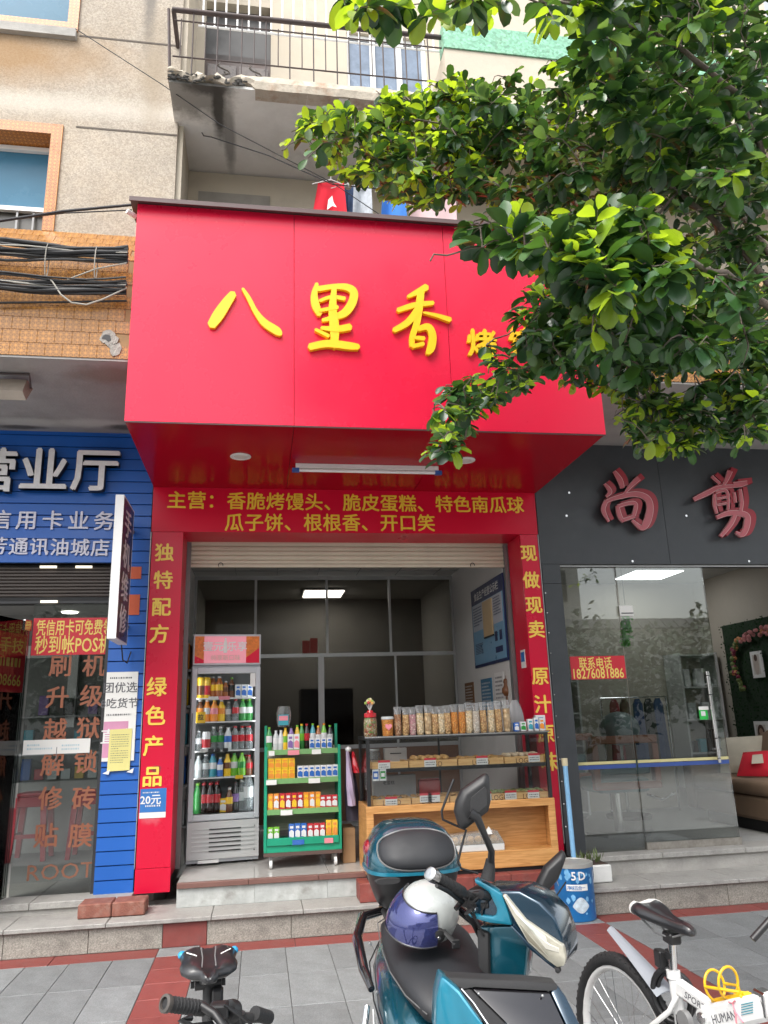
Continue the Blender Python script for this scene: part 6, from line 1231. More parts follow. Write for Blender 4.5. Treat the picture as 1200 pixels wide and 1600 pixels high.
for k, mt in ((0,M_white),(1,CC['pink'])): MB().prism([B(-.02+.05*k,-.222,.60-.03*k),B(.06+.05*k,-.232,.55-.03*k),B(.06+.05*k,-.222,.50),B(-.0+.05*k,-.218,.55)], L_*-.004).build('decal', mt, scn)
for sgn in (-1,1):
    MB().tube([B(-.55,sgn*.115,.675),B(-.35,sgn*.186,.655),B(-.1,sgn*.209,.60),B(.1,sgn*.203,.545),B(.24,sgn*.170,.50)], .0028, 5).build('panel_gap', M_black, scn)
    for u, v, z in ((-.42,.172,.70),(-.05,.205,.64),(.16,.19,.585)): MB().ball(B(u,sgn*v,z), (.006,.006,.006), 7, 5).build('screw', M_alu, scn)
for x, y in ((748,1553),(848,1556),(794,1590)): MB().ball(P(x,y,2.385), (.004,.003,.004), 7, 5).build('screw', M_alu, scn)
MB().cyl(P(752,1398,2.66),P(768,1402,2.68),.014,12).build('brake_reservoir', M_black, scn, smooth=40)
for q in (((748,1402),(735,1412),(742,1432),(760,1440)),((762,1405),(752,1425),(758,1446)),((735,1398),(728,1415),(745,1440),(756,1462))): MB().tube([P(x,y,2.665+.012*i) for i, (x, y) in enumerate(q)], .0035, 6).build('cable', M_rub, scn, smooth=60)
def wheel(c, ax, r, tw_, parent, rimm, tyre_r, nsp=0):
    ax = V(ax).normalized(); a = V((0,0,1)); b_ = ax.cross(a).normalized(); c = V(c)
    ring = lambda rr, off=0: [c+ax*off+(a*cos(t)+b_*sin(t))*rr for t in [i*2*pi/36 for i in range(36)]]
    w_ = MB().tube(ring(r-tyre_r), tyre_r, 10, closed=True).build('wheel', M_rub, parent, smooth=60)
    MB().tube(ring(r-tyre_r*2.0), tyre_r*.62, 8, closed=True).build('rim', rimm, w_, smooth=60); MB().cyl(c-ax*tw_,c+ax*tw_,.03,14).build('hub', M_alu, w_, smooth=40)
    return w_, ring
w_, _ = wheel(B(-.62,0,.24), L_, .24, .05, scn, M_blackm, .045); w2, _ = wheel(B(.78,.03,.24), L_, .24, .05, scn, M_blackm, .045)
for wc in (-.62,.78):
    for k in range(5): a = k*2*pi/5; MB().cyl(B(wc,0.0 if wc < 0 else .03,.24),B(wc+.14*cos(a),0 if wc < 0 else .03,.24+.14*sin(a)),.014,6).build('spoke', M_alu, w_ if wc < 0 else w2)
MB().loft([ringB(.56,.07,.50,.02),ringB(.66,.085,.52,.03),ringB(.82,.085,.50,.03),ringB(.95,.06,.42,.02)]).build('front_mudguard', M_teal_, scn, smooth=60)
for s in (-1,1): MB().cyl(B(.62,.03+s*.07,.62),B(.78,.03+s*.07,.24),.018,10).build('fork_leg', M_blackm, scn, smooth=40)
# top box: base, lid, pad, reflector
Oq = B(-.42,-.0,0)
def ringX(zz, hu, hv, pw=3.2, n=28, uo=0):
    r = []
    for k in range(n):
        a = 2*pi*k/n; c, s = cos(a), sin(a); r.append(B(-.42+uo+hu*.92*math.copysign(abs(s)**(2/pw),s), .005+hv*.88*math.copysign(abs(c)**(2/pw),c), zz))
    return r
MB().loft([ringX(.835,.13,.14),ringX(.85,.155,.165),ringX(.92,.185,.195),ringX(.975,.20,.208)]).build('box_base', mat('box_black', (.009,.009,.010), .35, var=.08), scn, smooth=50)
lid = MB().loft([ringX(.9755,.205,.213),ringX(.995,.21,.216),ringX(1.03,.203,.210,uo=-.004),ringX(1.075,.185,.195,uo=-.015),ringX(1.115,.155,.165,uo=-.03),ringX(1.14,.115,.12,uo=-.045),ringX(1.15,.06,.06,uo=-.05)]).build('box_lid', M_teal_, scn, smooth=70)
MB().loft([ringX(.972,.213,.221),ringX(.984,.213,.221)]).build('seam_trim', M_tealb, lid, smooth=40)
def lidpt(zq):           # half depth, half width and offset of the lid at a height
    prof = [(.985,.21,.216,0),(1.03,.203,.210,-.004),(1.075,.185,.195,-.015),(1.115,.155,.165,-.03),(1.14,.115,.12,-.045),(1.15,.06,.06,-.05)]
    for p0, p1 in zip(prof,prof[1:]):
        if zq <= p1[0]: t = max(0,(zq-p0[0])/(p1[0]-p0[0])); return [(a_+(b_-a_)*t)*q for a_, b_, q in zip(p0[1:],p1[1:],(.92,.88,1))]
    return .06,.06,-.05
def pad_ring(s_, off, n_=36):
    r = []
    for k in range(n_):
        a = 2*pi*k/n_; c, s = cos(a), sin(a); zq = 1.058+.066*s_*math.copysign(abs(s)**.7,s); v = .152*s_*math.copysign(abs(c)**.7,c)*(1-.22*max(0,s)**1.5)
        hu, hv, uo = lidpt(zq); v = max(-hv*.93,min(hv*.93,v)); r.append(B(-.42+uo+hu*(1-(abs(v)/hv)**3.2)**(1/3.2)+off, .005+v, zq+off*.35))
    return r
MB().loft([pad_ring(1.0,-.006),pad_ring(1.0,.007),pad_ring(.94,.013),pad_ring(.7,.016),pad_ring(.4,.017),pad_ring(.12,.017)]).build('backrest_pad', M_seat, lid, smooth=60)
MB().tube(pad_ring(1.03,.003), .004, 6, closed=True).build('pad_trim', M_grey, lid, smooth=60)
MB().ball(B(-.46,-.165,1.045), (.022,.06,.035), 10, 7).build('reflector', mat('reflector_red', (.22,.006,.015), .15, coat=1.), lid, smooth=60)
MB().loft([ringB(-.205,.05,.965,.012,vo=-.13),ringB(-.19,.045,.965,.010,vo=-.13)]).build('latch', M_blackm, lid, smooth=40)
# front apron
def fan(px_, Y, name, mt, th=.05, bev=.006, Yf=None):
    pts = [P(x,y,Y if Yf is None else Yf(x,y)) for x, y in px_]; return MB().prism(pts, (0.01,th,-.004)).build(name, mt, scn, bevel=bev, seg=2, smooth=30)
yf = lambda x, y: 2.42-(y-1525)*.0009
fan([(690,1524),(705,1527),(760,1530),(820,1532),(870,1537),(874,1548),(858,1549),(742,1543),(724,1546),(706,1538)], 2.42, 'apron_top', M_blackm, .07, .004, yf)
fan([(737,1545),(859,1551),(882,1600),(905,1660),(912,1760),(850,1790),(818,1680),(792,1600)], 2.42, 'apron_panel', M_gloss, .05, .006, yf)
fan([(720,1548),(735,1546),(790,1600),(816,1680),(848,1790),(830,1790),(770,1640),(757,1600)], 2.42, 'apron_side_panel', M_blackm, .05, .004, yf)
fan([(690,1525),(698,1531),(718,1548),(755,1600),(800,1700),(828,1800),(770,1790),(700,1700),(680,1610),(682,1560)], 2.42, 'apron_fin', M_tealb, .10, .008, lambda x, y: yf(x,y)-.055+abs(x-700-(y-1525)*.75)*.0012)
fan([(871,1539),(884,1556),(906,1600),(930,1680),(935,1760),(915,1760),(907,1660),(884,1600),(861,1551)], 2.42, 'apron_fin', M_tealdk, .09, .006, yf)
MB().tube([P(x,y,yf(x,y)-.006) for x, y in ((721,1545),(740,1567),(762,1600),(790,1660))], .0028, 6).build('pinstripe', M_steel, scn)
MB().loft([ringB(.28,.14,.44,.10),ringB(.38,.15,.54,.14),ringB(.43,.14,.60,.12),ringB(.45,.11,.64,.06)]).build('leg_shield', M_tealdk, scn, smooth=60)
# steering neck and handlebar cowl (bars turned to the left)
H_ = V((.80,-.60,0)); N_ = V((.60,.80,0)); A0 = P(745,1376,2.68)
def cw(px_, off, th, name, mt, bev=.005, par=None, seg=2):
    pts = [PP(x,y,A0+N_*off,N_) for x, y in px_]; return MB().prism(pts, N_*th).build(name, mt, par or scn, bevel=bev, seg=seg, smooth=35)
cr = lambda *q: [(540+x/3.3333, 1180+y/3.3333) for x, y in q]
cw(cr((684,905),(700,890),(880,885),(950,985),(935,1170),(745,1165),(690,1110)), .05, .07, 'steering_neck', M_teal_, .02, seg=3)
cw(cr((682,905),(742,930),(746,1165),(690,1110)), .03, .06, 'neck_strip', M_blackm, .006)
cowl = cw(cr((690,700),(800,705),(905,708),(1010,765),(1090,850),(1128,950),(1142,1040),(1135,1095),(1112,1112),(1040,1065),(940,975),(865,885),(760,880),(690,845),(660,800)), .012, .17, 'handlebar_cowl', M_tealdk, .022, seg=3)
cw(cr((668,640),(735,672),(812,722),(840,800),(866,888),(750,876),(628,842),(640,822),(762,840),(782,832),(786,800),(745,715),(672,668)), .002, .035, 'cowl_arm', M_tealb, .006, cowl)
cw(cr((850,885),(868,890),(950,975),(1040,1062),(1105,1108),(1100,1125),(1060,1095),(955,1010)), .006, .10, 'cowl_lower_trim', M_tealdk, .005, cowl)
M_lens = mat('headlight_lens', (.46,.44,.36), .12, .25, var=.25, vs=18, coat=1.)
hl = cw(cr((812,726),(830,728),(935,858),(1128,990),(1146,1055),(1138,1100),(1100,1108),(1050,1070),(948,975),(880,860)), -.004, .03, 'headlight', M_lens, .007, scn)
cw(cr((835,748),(930,865),(1040,945),(1050,975),(960,905),(885,830)), -.0065, .004, 'lens_facet', mat('lens_bright', (.68,.66,.58), .06, .4, coat=1.), .001, hl, 1)
cw(cr((965,905),(1060,985),(1110,1005),(1112,1030),(1040,1010)), -.0062, .004, 'lens_facet', MATS['lens_bright'], .001, hl, 1)
cw(cr((905,880),(1020,1010),(1060,1060),(950,965)), -.006, .004, 'lens_shade', mat('lens_shade', (.22,.20,.15), .15, .3, coat=1.), .001, hl, 1)
cw(cr((1085,1100),(1112,1108),(1118,1130),(1105,1142),(1090,1132)), .0, .02, 'bumper_peg', M_blackm, .004, cowl)
pod = cw(cr((640,700),(740,690),(772,760),(775,825),(660,815),(600,790),(570,740)), .03, .10, 'control_pod', mat('pod_black', (.010,.010,.011), .3, var=.1), .010, seg=2)
for q in (((652,715),(700,712),(706,745),(656,750)),((700,770),(742,768),(744,800),(702,802)),((590,735),(630,730),(634,760),(592,765))): cw(cr(*q), .006, .03, 'switch', M_black, .004, pod)
MB().ball(PP(*cr((672,800))[0],A0+N_*.01,N_), .008, 8, 5).build('bolt', M_chrome, pod, smooth=50)
g0, g1, g2 = P(673,1366,2.55), P(722,1394,2.66), P(760,1412,2.74)
grip = MB().cyl(g0,g1,.0185,16).build('grip', M_black, scn, smooth=50); MB().cyl(g1,g2,.012,10).build('bar_tube', M_blackm, grip, smooth=50)
dg = (g0-g1).normalized(); MB().lathe([(.0215,-.028),(.0225,-.01),(.021,.006),(.012,.010),(.001,.008)], g0, 18, axis=dg).build('bar_end', mat('bar_end_metal', (.42,.42,.42), .2, 1.), grip, smooth=40)
for k in range(6): c = g0.lerp(g1,.18+.13*k); MB().lathe([(.0187,-.004),(.0198,0),(.0187,.004)], c, 14, axis=dg).build('grip_ridge', M_blackm, grip, smooth=50)
MB().tube([P(712,1420,2.68),P(722,1408,2.70),P(700,1392,2.60),P(682,1384,2.54)], [.008,.010,.008,.006], 8).build('brake_lever', M_black, scn, smooth=50)
MB().tube([P(742,1415,2.70),P(728,1428,2.66),P(740,1445,2.72),P(752,1470,2.78)], .007, 8).build('cable', M_rub, scn, smooth=50)
# mirrors
def mirror(px_, Y, th, nm, parent):
    pts = [P(x,y,Y) for x, y in px_]; c = sum(pts, V((0,0,0)))/len(pts); ins = [c+(p-c)*.72+V((0,-.016,0)) for p in pts]; bk = [p+V((0,th,0)) for p in pts]
    return MB().loft([bk,pts,ins]).build(nm, mat('mirror_shell', (.011,.011,.012), .45, var=.08), parent, bevel=.006, seg=2, smooth=40)
m1 = mirror(cr((735,92),(752,112),(758,240),(744,294),(662,358),(622,390),(596,380),(572,292),(580,240),(607,180)), 2.60, .03, 'mirror', scn)
MB().prism([p+V((0,-.0175,0)) for p in [P(x,y,2.60) for x, y in cr((716,160),(728,180),(730,260),(650,325),(640,290),(645,220))]], (0,.004,0)).build('mirror_recess', M_blackm, m1, bevel=.001)
MB().tube([P(*q,Y) for q, Y in zip(cr((650,305),(685,325),(722,410),(760,500),(757,560),(738,610)), (2.575,2.57,2.59,2.62,2.66,2.68))], [.018,.014,.011,.011,.012,.013], 10).build('mirror_stem', M_black, m1, smooth=60)
MB().tube([P(*q,2.66) for q in cr((754,540),(748,600),(738,650))], [.014,.02,.024], 10).build('stem_boot', M_rub, m1, smooth=60)
MB().tube([P(*q,2.62) for q in cr((563,125),(530,210),(500,292),(506,335),(565,362),(628,390),(605,470),(584,560),(605,592),(690,615))], .0042, 6).build('wire_bracket', M_black, scn, smooth=60)
m2 = mirror(cr((985,725),(1000,670),(1042,582),(1138,494),(1152,530),(1112,640),(1050,715),(1005,738)), 2.98, .03, 'mirror', scn)
MB().tube([P(*q,Y) for q, Y in zip(cr((1020,715),(1035,770),(1060,815),(1020,860)), (2.99,2.98,2.95,2.88))], [.014,.010,.010,.012], 8).build('mirror_stem', M_blackm, m2, smooth=60)
MB().tube([P(*q,2.93) for q in cr((1148,660),(1100,730),(1045,800))], .003, 5).build('wire_stay', M_black, scn)
# helmet resting on the seat
he = thing('helmet', 'white open face helmet with a blue tinted visor lying on the scooter seat', 'helmet', P(665,1450,2.93)); hc = P(668,1426,2.92); hr = .110
fd_ = V((-.92,-.36,-.12)).normalized(); upd = (V((.25,-.35,1))-fd_*V((.12,-.10,1)).dot(fd_)).normalized(); sdv = fd_.cross(upd)
def hp(az, el, r): return hc+(fd_*cos(az)*cos(el)+sdv*sin(az)*cos(el))*r+upd*(sin(el)*r*.96)
M_hw = mat('helmet_pearl', (.38,.40,.39), .25, var=.16, vs=7, coat=.8)
rows_ = []
for j in range(11):
    el = pi/2*(1-j/10)*.999; rows_.append([hp(2*pi*k/32,el,hr) for k in range(32)])
low = []
for k in range(32):
    az = 2*pi*k/32; d = abs(((az+pi) % (2*pi))-pi); e = -.05 if d < .9 else (-.05-.40*min(1,(d-.9)/.5)); low.append(hp(az,e,hr*.99))
rows_.append(low); rows_.append([hc+(p-hc)*.9 for p in low])
MB().loft(rows_, caps=False).build('shell', M_hw, he, smooth=60)
MB().loft([[hc+(p-hc)*.89 for p in low],[hc+(p-hc)*.6+upd*.05 for p in low]]).build('lining', M_rub, he, smooth=60)
vis = []
for j in range(7):
    el = .62-.88*j/6; vis.append([hp(-1.25+2.5*k/20,el,hr*(1.05+.34*(j/6)*cos(1.25*(k/10-1))**.7)) for k in range(21)])
vv = [V(p) for r_ in vis for p in r_]
b = MB(); b.loft(vis, closed=False, caps=False); b.loft([[hc+(V(p)-hc)*.985 for p in r_] for r_ in vis], closed=False, caps=False)
mv = bpy.data.materials.new('visor_blue'); mv.use_nodes = True; q_ = mv.node_tree.nodes['Principled BSDF']; q_.inputs['Base Color'].default_value = (.05,.06,.20,1); q_.inputs['Roughness'].default_value = .05; q_.inputs['Metallic'].default_value = .45; q_.inputs['Alpha'].default_value = .74; q_.inputs['Coat Weight'].default_value = 1.; MATS['visor_blue'] = mv
b.build('visor', mv, he, smooth=70)
for k in (0,20): 
    pass
for j in (0,6): MB().tube([V(p) for p in vis[j]], .0035, 6).build('visor_rim', M_gloss, he, smooth=60)
for s in (-1,1): c = hp(s*1.28,-.02,hr*1.06); n = (c-hc).normalized(); pv_ = MB().lathe([(.024,-.01),(.024,.006),(.014,.011),(.001,.011)], c, 14, axis=n).build('pivot_cap', M_blackm, he, smooth=40); MB().lathe([(.007,.0112),(.006,.014),(.001,.014)], c, 10, axis=n).build('pivot_screw', M_chrome, pv_)
st0 = hp(1.5,-.5,hr*1.02) if (hp(1.5,-.5,hr)-C0).length < (hp(-1.5,-.5,hr)-C0).length else hp(-1.5,-.5,hr*1.02)
e0, e1, e2 = P(687,1448,2.84), P(700,1462,2.80), P(712,1474,2.79)
MB().tube([e0,e1,e2], [.011,.010,.012], 8, flat=.45).build('chin_strap', M_blackm, he, smooth=50); MB().box(e2.x-.014,e2.x+.014,e2.y-.006,e2.y+.006,e2.z-.016,e2.z+.012).build('buckle', M_black, he, bevel=.003)

# ---------------------------------------------------------------- white folding bicycle on the right
bw = thing('bicycle', 'white folding mountain bicycle with a yellow bottle cage at the right edge', 'bicycle', (1.4,2.7,0))
M_bw = mat('frame_white', (.70,.70,.69), .25, var=.04, coat=.7, dirt=.1, dcol=(.4,.38,.35), ds=10)
hB = V((.17,-.985,0)).normalized(); nB = V((.985,.17,0)).normalized(); Wc = P(967,1488,3.13); Wc = V((Wc.x,3.13,.33))
def Q(x, y, off=0): return PP(x,y,Wc+nB*off,nB)
WR = .33
w_, ring = wheel(Wc, nB, WR, .055, bw, M_bw, .026)
tb_ = MB()
for k in range(64):
    a = k*2*pi/64; d = V((0,0,1))*cos(a)+hB*sin(a)
    for s in (-1,0,1): c = Wc+d*(WR-.006 if s == 0 else WR-.012)+nB*s*.017; tb_.ball(c, .0075, 5, 3)
tb_.build('tread_knobs', M_rub, w_, kind='stuff')
for k in range(28):
    a = k*2*pi/28; d = V((0,0,1))*cos(a+.25*(1 if k % 2 else -1))+hB*sin(a+.25*(1 if k % 2 else -1)); e = V((0,0,1))*cos(a)+hB*sin(a); s = .028*(1 if k % 4 < 2 else -1); MB().cyl(Wc+d*.03+nB*s,Wc+e*(WR-.062),.0013,4).build('spoke', M_steel, w_)
dv = hB*.95+V((0,0,.0)); 
dk = MB().lathe([(.075,-.001),(.075,.001)], Wc+nB*-.04, 24, axis=nB).build('brake_disc', M_steel, w_, smooth=40)
# mudguard
mg = []
for t in range(9):
    u = t/8; c = Q(955+82*u+6*u*u,1453+102*u-12*u*(1-u)); wv = (.020+.026*u) ; mg.append([c-nB*wv,c-nB*wv*.5+V((0,0,.010)),c+V((0,0,.014)),c+nB*wv*.5+V((0,0,.010)),c+nB*wv,c+nB*wv*.5+V((0,0,.006)),c+V((0,0,.010)),c-nB*wv*.5+V((0,0,.006))])
MB().loft(mg).build('mudguard', mat('mudguard_grey', (.26,.28,.31), .5, var=.08), bw, smooth=50)
# seat post, saddle
sp0, sp1, bbk = Q(1050,1468), Q(1052,1520), Q(1064,1600)
MB().cyl(sp0,sp1,.0145,14).build('seat_post', M_steel, bw, smooth=50); MB().cyl(sp1,bbk,.020,14).build('seat_tube', M_bw, bw, smooth=50); MB().cyl(sp1+V((0,0,.008)),sp1+V((0,0,-.016)),.024,14).build('seat_clamp', M_bw, bw, smooth=40)
low_ = Q(1075,1700); MB().cyl(bbk,low_,.020,12).build('seat_tube', M_bw, bw, smooth=50)
MB().box(sp0.x-.022,sp0.x+.022,sp0.y-.03,sp0.y+.03,sp0.z-.012,sp0.z+.025).build('saddle_clamp', M_black, bw, bevel=.006)
sc_ = Q(1040,1438); M_sad = mat('saddle_black', (.015,.015,.017), .35, var=.08, coat=.3); sec = []
for u, wv, hz_, zz_ in ((-.135,.015,.012,.022),(-.125,.055,.022,.022),(-.10,.072,.028,.020),(-.06,.068,.028,.012),(0,.042,.026,.0),(.06,.026,.024,-.006),(.11,.022,.022,-.008),(.135,.018,.016,-.010),(.142,.006,.008,-.012)):
    sec.append([sc_+hB*u+nB*(wv*math.copysign(abs(cos(a))**.8,cos(a)))+V((0,0,zz_+hz_*(sin(a) if sin(a) > 0 else sin(a)*.8)-.010*(abs(cos(a))<.35)*(sin(a)>0))) for a in [2*pi*k/18 for k in range(18)]])
sad = MB().loft(sec).build('saddle', M_sad, bw, smooth=70)
MB().loft([[V(p)+(V(p)-(sc_+hB*-.11)).normalized()*.003-hB*.004 for p in s_] for s_ in sec[:3]]).build('rear_cover', M_paper, sad, smooth=70)
for s in (-1,1): MB().tube([sc_+hB*-.10+nB*s*.03+V((0,0,-.01)),sc_+hB*-.04+nB*s*.022+V((0,0,-.045)),sc_+hB*.04+nB*s*.018+V((0,0,-.045)),sc_+hB*.11+nB*s*.008+V((0,0,-.018))], .0035, 6).build('saddle_rail', M_grey, sad)
lt_ = Q(1036,1496); MB().box(lt_.x-.022,lt_.x+.012,lt_.y-.02,lt_.y+.03,lt_.z-.035,lt_.z+.025).build('tail_light', M_black, bw, bevel=.006); MB().tube([Q(1048,1502),Q(1036,1512),Q(1042,1528),Q(1046,1536)], .004, 6).build('lamp_wire', M_black, bw)
MB().cyl(Q(1048,1486),Q(1048,1496),.021,12).build('lamp_clamp', M_black, bw)
cl_c = Q(1049,1556); MB().tube([cl_c+(V((0,0,1))*cos(t)*1.25+(nB*.5+hB*.85)*sin(t))*.066 for t in [i*2*pi/24 for i in range(24)]], .010, 8, closed=True).build('cable_lock', M_black, bw, smooth=60); MB().tube([cl_c+nB*.02+(V((0,0,1))*cos(t)*1.2+(nB*.6+hB*.8)*sin(t))*.062 for t in [i*2*pi/24 for i in range(24)]], .008, 8, closed=True).build('cable_lock', M_black, bw, smooth=60)
def boxtube(a, b_, w_, h_, nm, mt, par=None, w2=None, h2=None):
    a, b_ = V(a), V(b_); d = (b_-a).normalized(); s = d.cross(ZU).normalized(); u = s.cross(d); w2 = w2 or w_; h2 = h2 or h_
    R = lambda c, p, q: [c+s*p*x+u*q*y for x, y in ((1,.7),(.7,1),(-.7,1),(-1,.7),(-1,-.7),(-.7,-1),(.7,-1),(1,-.7))]
    return MB().loft([R(a,w_,h_),R(b_,w2,h2)]).build(nm, mt, par or bw, smooth=30), s, u, d
t1, s1, u1, d1 = boxtube(Q(1062,1542), Q(1122,1584), .016, .024, 'link_tube', M_bw)
t2, s2, u2, d2 = boxtube(Q(1110,1592), Q(1200,1572), .024, .040, 'main_tube', M_bw, w2=.022, h2=.036)
hd0 = Q(1290,1545); t3, s3, u3, d3 = boxtube(Q(1202,1572), hd0, .022, .034, 'main_tube', M_bw)
MB().cyl(Q(1112,1588)-nB*.04,Q(1112,1588)+nB*.04,.026,14).build('hinge', M_bw, bw, smooth=40); MB().box(*(lambda c: (c.x-.02,c.x+.02,c.y-.03,c.y+.03,c.z-.035,c.z+.035))(Q(1196,1568))).build('fold_clamp', M_steel, bw, bevel=.005)
c = Q(1112,1588)-nB*.041; MB().lathe([(.018,0),(.016,-.006),(.001,-.007)], c, 14, axis=nB).build('hinge_bolt', M_steel, bw, smooth=40)
sprg = MB().cyl(Q(1066,1585),Q(1072,1640),.022,14).build('shock', M_black, bw, smooth=40); MB().lathe([(.03,-.01),(.03,.01)], Q(1082,1592)-nB*.03, 16, axis=nB).build('shock_pivot', M_alu, bw, smooth=40)
for s in (-1,1): MB().tube([Wc+nB*s*.055,Q(1040,1612,s*.05),Q(1085,1640,s*.03)], .011, 8).build('chain_stay', M_bw, bw, smooth=50); MB().tube([Wc+nB*s*.055,Q(1046,1580,s*.05),Q(1058,1556,s*.022)], .009, 8).build('seat_stay', M_bw, bw, smooth=50)
def side(o_pt, d, u, s, text, size, mt, sh=0., sx=1., name='lettering'):
    n = s if (C0-o_pt).dot(s) > 0 else -s; r = d if d.cross(u).dot(n) > 0 else -d; return place_glyph(glyph(text,.012,.002,mt,sh),name,None,o_pt,r,u,size,sx)
def addlet(o, par): o.parent = par; o.location = V(o.location)-wloc(par); KIDS.setdefault(par,[]).append(o)
n1 = s1 if (C0-Q(1090,1560)).dot(s1) > 0 else -s1; addlet(side(Q(1092,1563)+n1*.0165,d1,u1,s1,'SPORT',.030,M_print,.2,1.1),t1)
n2 = s2 if (C0-Q(1150,1580)).dot(s2) > 0 else -s2; c = Q(1140,1587)+n2*.0245; addlet(side(c,d2,u2,s2,'HUMAN',.034,M_print,.1,1.0),t2)
c = Q(1160,1580)+n2*.025; b = MB()
for q in (((-.02,.03),(0,.024),(.02,.03)),((0,.022),(-.004,-.0),(-.02,-.026)),((0,.0),(.02,-.028))): b.tube([c+d2*x*.8+u2*y for x, y in q], .0028, 5)
b.build('printed_figure', CC['pink'], t2)
for k in range(5): MB().tube([Q(1168,1568+4*k)+n2*.024,Q(1186,1564+4*k)+n2*.0235], .0012, 4).build('printed_line', CC['teal'], t2)
# bottle cage
M_yc = mat('cage_yellow', (.72,.42,.01), .35, var=.05, coat=.3); cg0, cg1 = Q(1118,1566), Q(1170,1550); cx_ = (cg1-cg0).normalized(); cu = cx_.cross(nB).normalized(); cu = cu if cu.z > 0 else -cu
cage = MB().box(0,0,0,0,0,0); cage = MB()
base, _, _, _ = boxtube(Q(1117,1567), Q(1168,1556), .012, .012, 'bottle_cage', M_yc)
def hoop(px0, rx, rz, tilt): c = Q(*px0); return [c+nB*sin(t)*rx+(cu*(1-cos(t))*rz)+cx_*tilt*(1-cos(t)) for t in [i*2*pi/20 for i in range(20)]]
for q, rx, rz, tl_ in (((1122,1564),.038,.042,.012),((1140,1560),.038,.040,.022)): MB().tube(hoop(q,rx,rz,tl_), .0045, 7, closed=True).build('cage_hoop', M_yc, base, smooth=60)
for s in (-1,1): MB().tube([hoop((1122,1564),.038,.042,.012)[10+s*5],hoop((1140,1560),.038,.040,.022)[10+s*6],Q(1166,1555)+nB*s*.02], .005, 7).build('cage_arm', M_yc, base, smooth=60)
# front end beyond the frame edge
fw = Wc+hB*1.05; w2, _ = wheel(fw, nB, WR, .05, bw, M_bw, .026)
for s in (-1,1): MB().cyl(fw+nB*s*.06,hd0+nB*s*.05+V((0,0,-.05)),.015,8).build('fork_leg', M_bw, bw, smooth=40)
MB().cyl(hd0+V((0,0,-.06)),hd0+V((0,0,.24)),.018,12).build('head_tube', M_bw, bw, smooth=40)
hbp = hd0+V((0,0,.24)); tip = P(1176,1468,hbp.y+.02); 
MB().tube([tip,tip.lerp(hbp,.5)+V((0,0,.02)),hbp,hbp+nB*.28], .0095, 10).build('handlebar', M_black, bw, smooth=50)
MB().cyl(Wc+hB*.44+V((0,0,-.03))-nB*.03,Wc+hB*.44+V((0,0,-.03))+nB*.03,.03,12).build('bottom_bracket', M_grey, bw); MB().cyl(Wc+hB*.44+V((0,0,-.03)),low_,.018,10).build('seat_tube', M_bw, bw)
MB().cyl(Wc+hB*.44+V((0,0,-.03)),Q(1112,1588),.018,10).build('down_tube', M_bw, bw); MB().lathe([(.09,-.002),(.09,.002),(.01,.002)], Wc+hB*.44+V((0,0,-.03))-nB*.04, 24, axis=nB).build('chainring', M_grey, bw)
MB().cyl(Wc+hB*.40+nB*.06+V((0,0,-.03)),V((Wc.x+.2,Wc.y-.35,0.0))+nB*.12,.009,8).build('kickstand', M_grey, bw)

# ---------------------------------------------------------------- small black bicycle, lower left
kb = thing('bicycle', 'small black bicycle with a wide black saddle at the bottom left', 'bicycle', (-.14,2.4,0))
s0 = P(326,1507,2.62); hk = V((.08,-.997,0)).normalized(); nk = V((.997,.08,0)); sec = []
for u, wv, hz_, zz_ in ((-.09,.03,.012,.014),(-.082,.072,.019,.014),(-.05,.086,.027,.011),(-.015,.078,.025,.006),(.02,.084,.026,.002),(.052,.080,.024,-.004),(.072,.060,.020,-.009),(.080,.028,.018,-.010),(.105,.023,.017,-.012),(.115,.010,.009,-.013)):
    sec.append([s0+hk*u+nk*(wv*math.copysign(abs(cos(a))**.7,cos(a)))+V((0,0,zz_+hz_*(sin(a) if sin(a)>0 else .7*sin(a))*(1-.45*(abs(cos(a))<.3)*(sin(a)>0)))) for a in [2*pi*k/22 for k in range(22)]])
sad = MB().loft(sec).build('saddle', M_sad, kb, smooth=70)
for s in (-1,1):
    MB().ball(s0+nk*s*.078+hk*-.062+V((0,0,.016)), (.013,.018,.012), 8, 6).build('side_patch', mat('patch_blue', (.03,.28,.52), .35), sad, smooth=60)
    MB().tube([s0+nk*s*.022+hk*-.07+V((0,0,.030)),s0+nk*s*.018+hk*0+V((0,0,.021)),s0+nk*s*.020+hk*.06+V((0,0,.010))], .002, 5).build('seam', M_grey, sad)
    MB().tube([s0+nk*s*.03+hk*-.08+V((0,0,-.01)),s0+nk*s*.025+V((0,0,-.045)),s0+nk*s*.012+hk*.09+V((0,0,-.025))], .004, 6).build('saddle_rail', M_black, sad)
    MB().tube([s0+nk*s*.065+hk*-.02+V((0,0,.032)),s0+nk*s*.035+hk*.0+V((0,0,.026))], .0018, 4).build('seam', M_paper, sad)
pb0 = s0+V((0,0,-.05)); pe = s0+hk*.10+V((0,0,-.62)); kp = MB().cyl(pb0,pb0.lerp(pe,.28),.0155,14).build('seat_post', M_blackm, kb, smooth=50); MB().cyl(pb0.lerp(pe,.28),pe,.02,14).build('seat_tube', M_blackm, kb, smooth=50)
MB().cyl(pb0-nk*.038,pb0+nk*.038,.016,10).build('saddle_clamp', M_black, kb, smooth=40)
for s in (-1,1): MB().cyl(pb0+nk*s*.039,pb0+nk*s*.05,.010,8).build('clamp_nut', M_black, kb)
c = P(340,1558,2.60); MB().box(c.x-.016,c.x+.016,c.y-.02,c.y+.02,c.z-.03,c.z+.026).build('tail_light', M_black, kb, bevel=.006)
